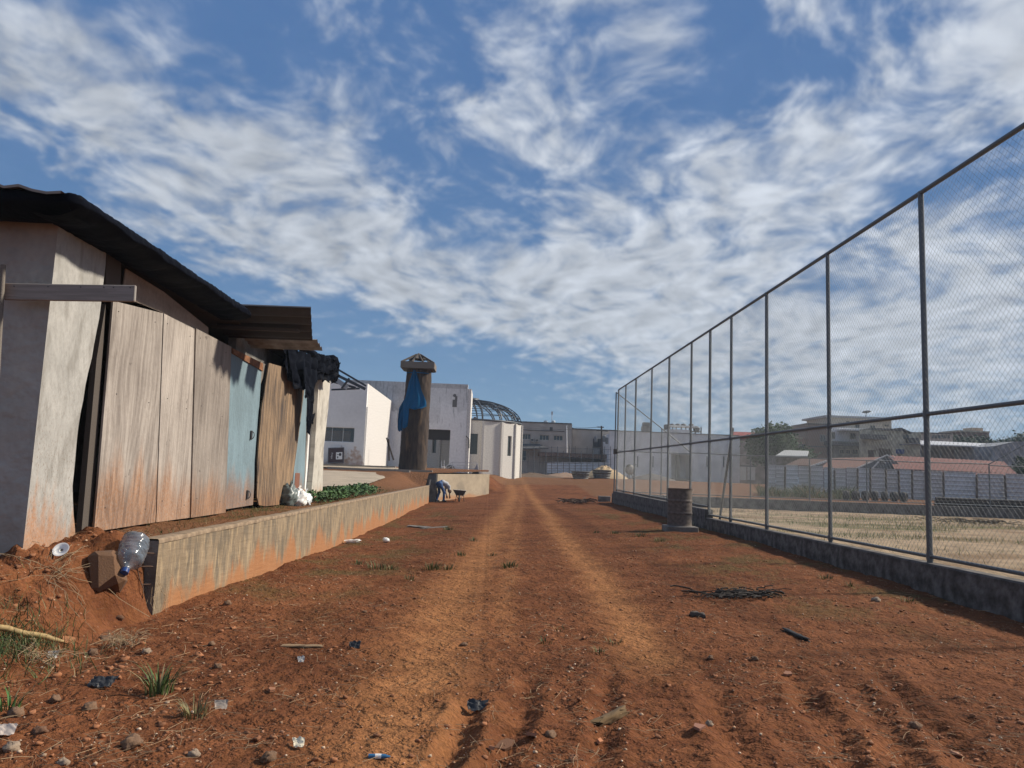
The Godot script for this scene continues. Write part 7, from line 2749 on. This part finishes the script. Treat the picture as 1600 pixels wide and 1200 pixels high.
	var big := [[205, 1166, 0.075], [18, 1172, 0.06], [25, 1120, 0.07], [140, 1108, 0.06], [62, 1146, 0.055], [1368, 940, 0.085], [303, 1182, 0.045], [98, 1196, 0.04], [420, 1186, 0.055], [355, 945, 0.06], [228, 1020, 0.05], [340, 1043, 0.04], [330, 1008, 0.04], [725, 1010, 0.04], [570, 957, 0.03], [1108, 1134, 0.04], [860, 1152, 0.05], [1430, 1138, 0.05], [1110, 1030, 0.04], [1180, 1031, 0.045], [145, 1022, 0.06], [187, 970, 0.045], [85, 1095, 0.05], [165, 1000, 0.06]]
	for q in big:
		p = on_ground(q[0], q[1])
		mb = MB.new()
		mb.ink = tints[int(q[0]) % 5] * 0.7
		lump(mb, p + Vector3(0, q[2] * 0.18, 0), Vector3(q[2], q[2] * 0.6, q[2] * 0.8) * 0.8, q[0] * 0.01, 0.4, q[0] * 0.1, 12, 8)
		solo("stone", mb, M.rock, "fist-sized rough stone lying loose on the red soil", "stone", "loose stones on the soil", "", true)
	# --- gravel, clods and straw that nobody could count
	for kind in 3:
		var um := MB.new()
		if kind < 2: lump(um, Vector3.ZERO, Vector3(1, 0.62, 0.8), 3.0 + kind * 4.0, 0.45, 0.0, 7, 5)
		else: um.tube([Vector3(-1, 0, 0), Vector3(-0.2, 0.05, 0.08), Vector3(0.4, 0.02, 0.02), Vector3(1, 0.0, -0.1)], 0.022, 4, false)
		var at := []
		var tint := []
		var count: int = [7000, 3600, 5600][kind]
		while at.size() < count:
			var d := 3.0 + 17.0 * pow(rng.randf(), 1.7)
			var x := rng.randf_range(-0.78, 0.66) * (d + 1.2)
			if d > 7.9 and x < -3.2 or x > 6.4: continue
			if x < -5.2: continue
			var on_track := maxf(exp(-pow((x - table(TRACK_L, d)) / 0.32, 2.0)), exp(-pow((x - table(TRACK_R, d)) / 0.32, 2.0)))
			if rng.randf() < on_track * 0.85: continue
			if rng.randf() > 0.35 + 0.9 * n_mid.get_noise_2d(x * 0.8 + 3.0, d * 0.8) + 0.25 * exp(-d * 0.1): continue
			var size := 0.0
			if kind == 0: size = 0.0035 + 0.012 * pow(rng.randf(), 4.0)
			elif kind == 1: size = 0.006 + 0.022 * pow(rng.randf(), 4.0)
			else: size = rng.randf_range(0.02, 0.075)
			if kind == 1 and x < -2.2 and d < 9.0: size *= 1.4
			var y := ground_y(x, d) + size * 0.22
			var b := Basis.from_euler(Vector3(rng.randf_range(-0.3, 0.3), rng.randf() * TAU, rng.randf_range(-0.3, 0.3))).scaled(Vector3.ONE * size)
			at.append(Transform3D(b, Vector3(x, y, -d)))
			var c: Color
			if kind == 0: c = tints[rng.randi() % 5] * rng.randf_range(0.7, 1.35)
			elif kind == 1: c = Color(0.24, 0.098, 0.042) * rng.randf_range(0.75, 1.35)
			else: c = Color(0.38, 0.26, 0.15) * rng.randf_range(0.55, 1.2)
			c.a = 1.0
			tint.append(c)
		many(["gravel", "soil_clods", "straw_bits"][kind], um.mesh(), M.plain, at, tint, ["fine pale gravel scattered over the red soil", "crumbled red soil clods on the lane", "bits of dry straw strewn over the soil"][kind], ["gravel", "soil", "straw"][kind])

# ---------------------------------------------------------------- grass and weeds
func blade_mesh(wide: float, bend: float) -> ArrayMesh:
	var mb := MB.new()
	var rows := []
	for i in 5:
		var u := i / 4.0
		var w := wide * (1.0 - u * u)
		rows.append([Vector3(-w, u, bend * u * u), Vector3(w, u, bend * u * u)])
	mb.grid(rows)
	return mb.mesh()

func tuft(px: float, py: float, blades: int, high: float, spread: float, col: Color, label: String, group: String) -> void:
	var c := on_ground(px, py)
	var mb := MB.new()
	for k in blades:
		var a := rng.randf() * TAU
		var r := spread * sqrt(rng.randf())
		var p := c + Vector3(cos(a) * r, 0, sin(a) * r)
		p.y = ground_y(p.x, -p.z) - 0.005
		var h := high * rng.randf_range(0.45, 1.1)
		var lean := Vector3(cos(a), 0, sin(a)) * h * rng.randf_range(0.15, 0.8)
		var s := Vector3(-sin(a), 0, cos(a)) * rng.randf_range(0.002, 0.0045) * (1.0 + high * 4.0)
		mb.ink = col * rng.randf_range(0.65, 1.4)
		if rng.randf() < 0.18: mb.ink = Color(0.26, 0.20, 0.10)
		mb.ink.a = 1.0
		var rows := []
		for i in 5:
			var u := i / 4.0
			var q := p + Vector3.UP * h * (u - 0.25 * u * u) + lean * u * u
			rows.append([q - s * (1.0 - u * u), q + s * (1.0 - u * u)])
		mb.grid(rows)
	solo("grass_tuft", mb, M.leaf, label, "grass", group, "", true)

func build_growth() -> void:
	var green := Color(0.058, 0.092, 0.024)
	tuft(248, 1082, 70, 0.24, 0.09, green, "tall green grass tuft beside an orange clay shard", "")
	tuft(305, 1118, 45, 0.14, 0.08, Color(0.16, 0.14, 0.06), "half-dry grass tuft beside a flat film scrap", "")
	tuft(15, 1108, 34, 0.16, 0.07, Color(0.05, 0.13, 0.03), "bright green weed at the foot of the bank", "")
	for q in [[590, 888, 0.16, 60], [612, 890, 0.12, 40], [676, 889, 0.16, 70], [700, 889, 0.12, 40], [795, 886, 0.16, 60], [740, 845, 0.12, 40], [720, 868, 0.14, 40], [770, 868, 0.10, 30], [700, 828, 0.16, 40], [640, 905, 0.1, 30], [560, 882, 0.12, 40], [1000, 838, 0.16, 40], [960, 834, 0.16, 40], [1030, 846, 0.14, 40], [930, 833, 0.12, 30], [875, 985, 0.07, 14], [960, 1006, 0.08, 18], [938, 1020, 0.08, 16], [850, 1005, 0.07, 14], [1190, 800, 0.2, 30], [1075, 822, 0.2, 40], [1290, 905, 0.12, 40], [1330, 915, 0.10, 30], [1420, 940, 0.10, 30]]:
		tuft(q[0], q[1], q[3], q[2], q[2] * 1.1, green * 0.9, "low grass tuft rooted in the dirt lane", "grass tufts along the lane")
	# grass over the bank, weeds along the terrace, on the court, under the hoarding
	var bl := blade_mesh(0.022, 0.45)
	var beds := [
		["bank_grass", "long green grass over the bank below the shed corner", 2600, 0],
		["terrace_grass", "sparse grass along the foot of the shed boards", 1500, 1],
		["court_grass", "patchy green grass on the sandy court", 12000, 2],
		["hoarding_weeds", "rank weeds along the foot of the zinc hoarding", 2600, 3],
		["verge_grass", "thin withered grass over the lane's verges", 5200, 4]]
	for bd in beds:
		var at := []
		var tint := []
		var tries := 0
		while at.size() < bd[2] and tries < bd[2] * 40:
			tries += 1
			var x := 0.0
			var d := 0.0
			var y := 0.0
			var h := 0.1
			match bd[3]:
				0:
					x = rng.randf_range(-5.2, -2.75)
					d = rng.randf_range(4.7, 7.1)
					var k := exp(-pow((x + 3.62) / 0.42, 2.0) - pow((d - 5.85) / 0.55, 2.0))
					if rng.randf() > k * 1.1 + 0.6 * n_mid.get_noise_2d(x, d) * k: continue
					y = ground_y(x, d)
					h = rng.randf_range(0.04, 0.15)
				1:
					d = 8.6 + 22.0 * pow(rng.randf(), 1.2)
					x = rng.randf_range(-4.15, -3.55)
					if rng.randf() > 0.4 + 0.9 * n_mid.get_noise_2d(x, d * 0.7) - (0.3 if d < 11.5 else 0.0): continue
					y = terrace_y(x, d)
					h = rng.randf_range(0.03, 0.11)
				2:
					d = rng.randf_range(14.0, 38.0)
					x = rng.randf_range(7.2, 31.0)
					var k := n_big.get_noise_2d(x * 0.5 + 7.0, d * 1.6) + 0.55 * exp(-pow((d - 30.5) / 1.6, 2.0)) * smoothstep(13.0, 16.0, x)
					if rng.randf() > smoothstep(0.0, 0.35, k) * (1.0 if d > 20.0 else 0.35): continue
					y = 0.15
					h = rng.randf_range(0.05, 0.20)
				3:
					var q := on_z(rng.randf_range(1186, 1330), 770, rng.randf_range(53.5, 55.6))
					x = q.x
					d = -q.z
					if rng.randf() > 0.55 + n_big.get_noise_2d(x * 1.4, d): continue
					y = ground_y(x, d)
					h = rng.randf_range(0.3, 1.1) * (0.7 + 0.6 * n_big.get_noise_2d(x * 2.0, 4.0))
				4:
					d = 7.5 + 24.0 * rng.randf()
					x = rng.randf_range(-3.2, 6.4)
					var vg := smoothstep(0.05, 0.42, n_mid.get_noise_2d(x * 0.55 + 9.0, d * 0.30) + 0.25 * rng.randf()) * smoothstep(1.3, 3.0, absf(x - 0.9 - d * 0.02))
					if rng.randf() > vg: continue
					y = ground_y(x, d)
					h = rng.randf_range(0.02, 0.07)
			var b := Basis.from_euler(Vector3(rng.randfn() * 0.3, rng.randf() * TAU, rng.randfn() * 0.3)).scaled(Vector3(h * (1.4 if bd[3] != 3 else 2.0), h, h))
			at.append(Transform3D(b, Vector3(x, y - 0.01, -d)))
			var c := green * rng.randf_range(0.6, 1.4)
			if rng.randf() < [0.22, 0.3, 0.15, 0.35, 0.75][bd[3]]: c = Color(0.24, 0.18, 0.085) * rng.randf_range(0.6, 1.2)
			c.a = 1.0
			tint.append(c)
		many(bd[0], bl, M.leaf, at, tint, bd[1], "grass")
	# leafy bed behind the long wall
	var lf := MB.new()
	lf.grid([[Vector3(0, 0, 0), Vector3(0, 0, 0)], [Vector3(-0.3, 0.05, 0.35), Vector3(0.3, 0.05, 0.35)], [Vector3(-0.22, 0.0, 0.75), Vector3(0.22, 0.0, 0.75)], [Vector3(0, -0.08, 1.0), Vector3(0, -0.08, 1.0)]])
	var at2 := []
	var tint2 := []
	for k in 5200:
		var d := rng.randf_range(17.3, 26.5)
		var x := -3.6 - 1.0 * pow(rng.randf(), 1.1)
		var k2 := smoothstep(17.2, 18.6, d) * smoothstep(26.5, 24.0, d) * (1.0 - smoothstep(0.6, 1.0, -3.6 - x))
		if rng.randf() > k2: continue
		var top := (0.24 + 0.12 * n_big.get_noise_2d(x * 3.0, d * 1.5)) * (0.5 + 0.5 * k2)
		var p := Vector3(x, terrace_y(x, d) + top * pow(rng.randf(), 0.6), -d)
		var b := Basis.from_euler(Vector3(rng.randfn() * 0.5 - 0.3, rng.randf() * TAU, rng.randfn() * 0.3)).scaled(Vector3.ONE * rng.randf_range(0.05, 0.12))
		at2.append(Transform3D(b, p))
		var c := Color(0.050, 0.105, 0.030) * rng.randf_range(0.6, 1.6)
		c.a = 1.0
		tint2.append(c)
	many("leafy_bed", lf.mesh(), M.leaf, at2, tint2, "low bed of leafy green weeds on top of the long wall", "weeds")
	# cut brush on the court
	var cb := MB.new()
	var cc := on_y(1533, 820, 0.16)
	for k in 140:
		var a := cc + Vector3(rng.randfn() * 0.9, 0.03, rng.randfn() * 0.35)
		var e := a + Vector3(rng.randfn(), 0, rng.randfn()).normalized() * rng.randf_range(0.2, 0.7)
		e.y = 0.16 + rng.randf_range(0.0, 0.22)
		a.y = 0.16 + rng.randf_range(0.0, 0.2)
		strand(cb, a, e, 0.04, rng.randf_range(0.005, 0.012), k * 3.1)
	solo("cut_brush", cb, paint(0.055, 0.045, 0.028, 0.95), "heap of cut brown brush in the court's grass", "twig heap", "", "stuff")
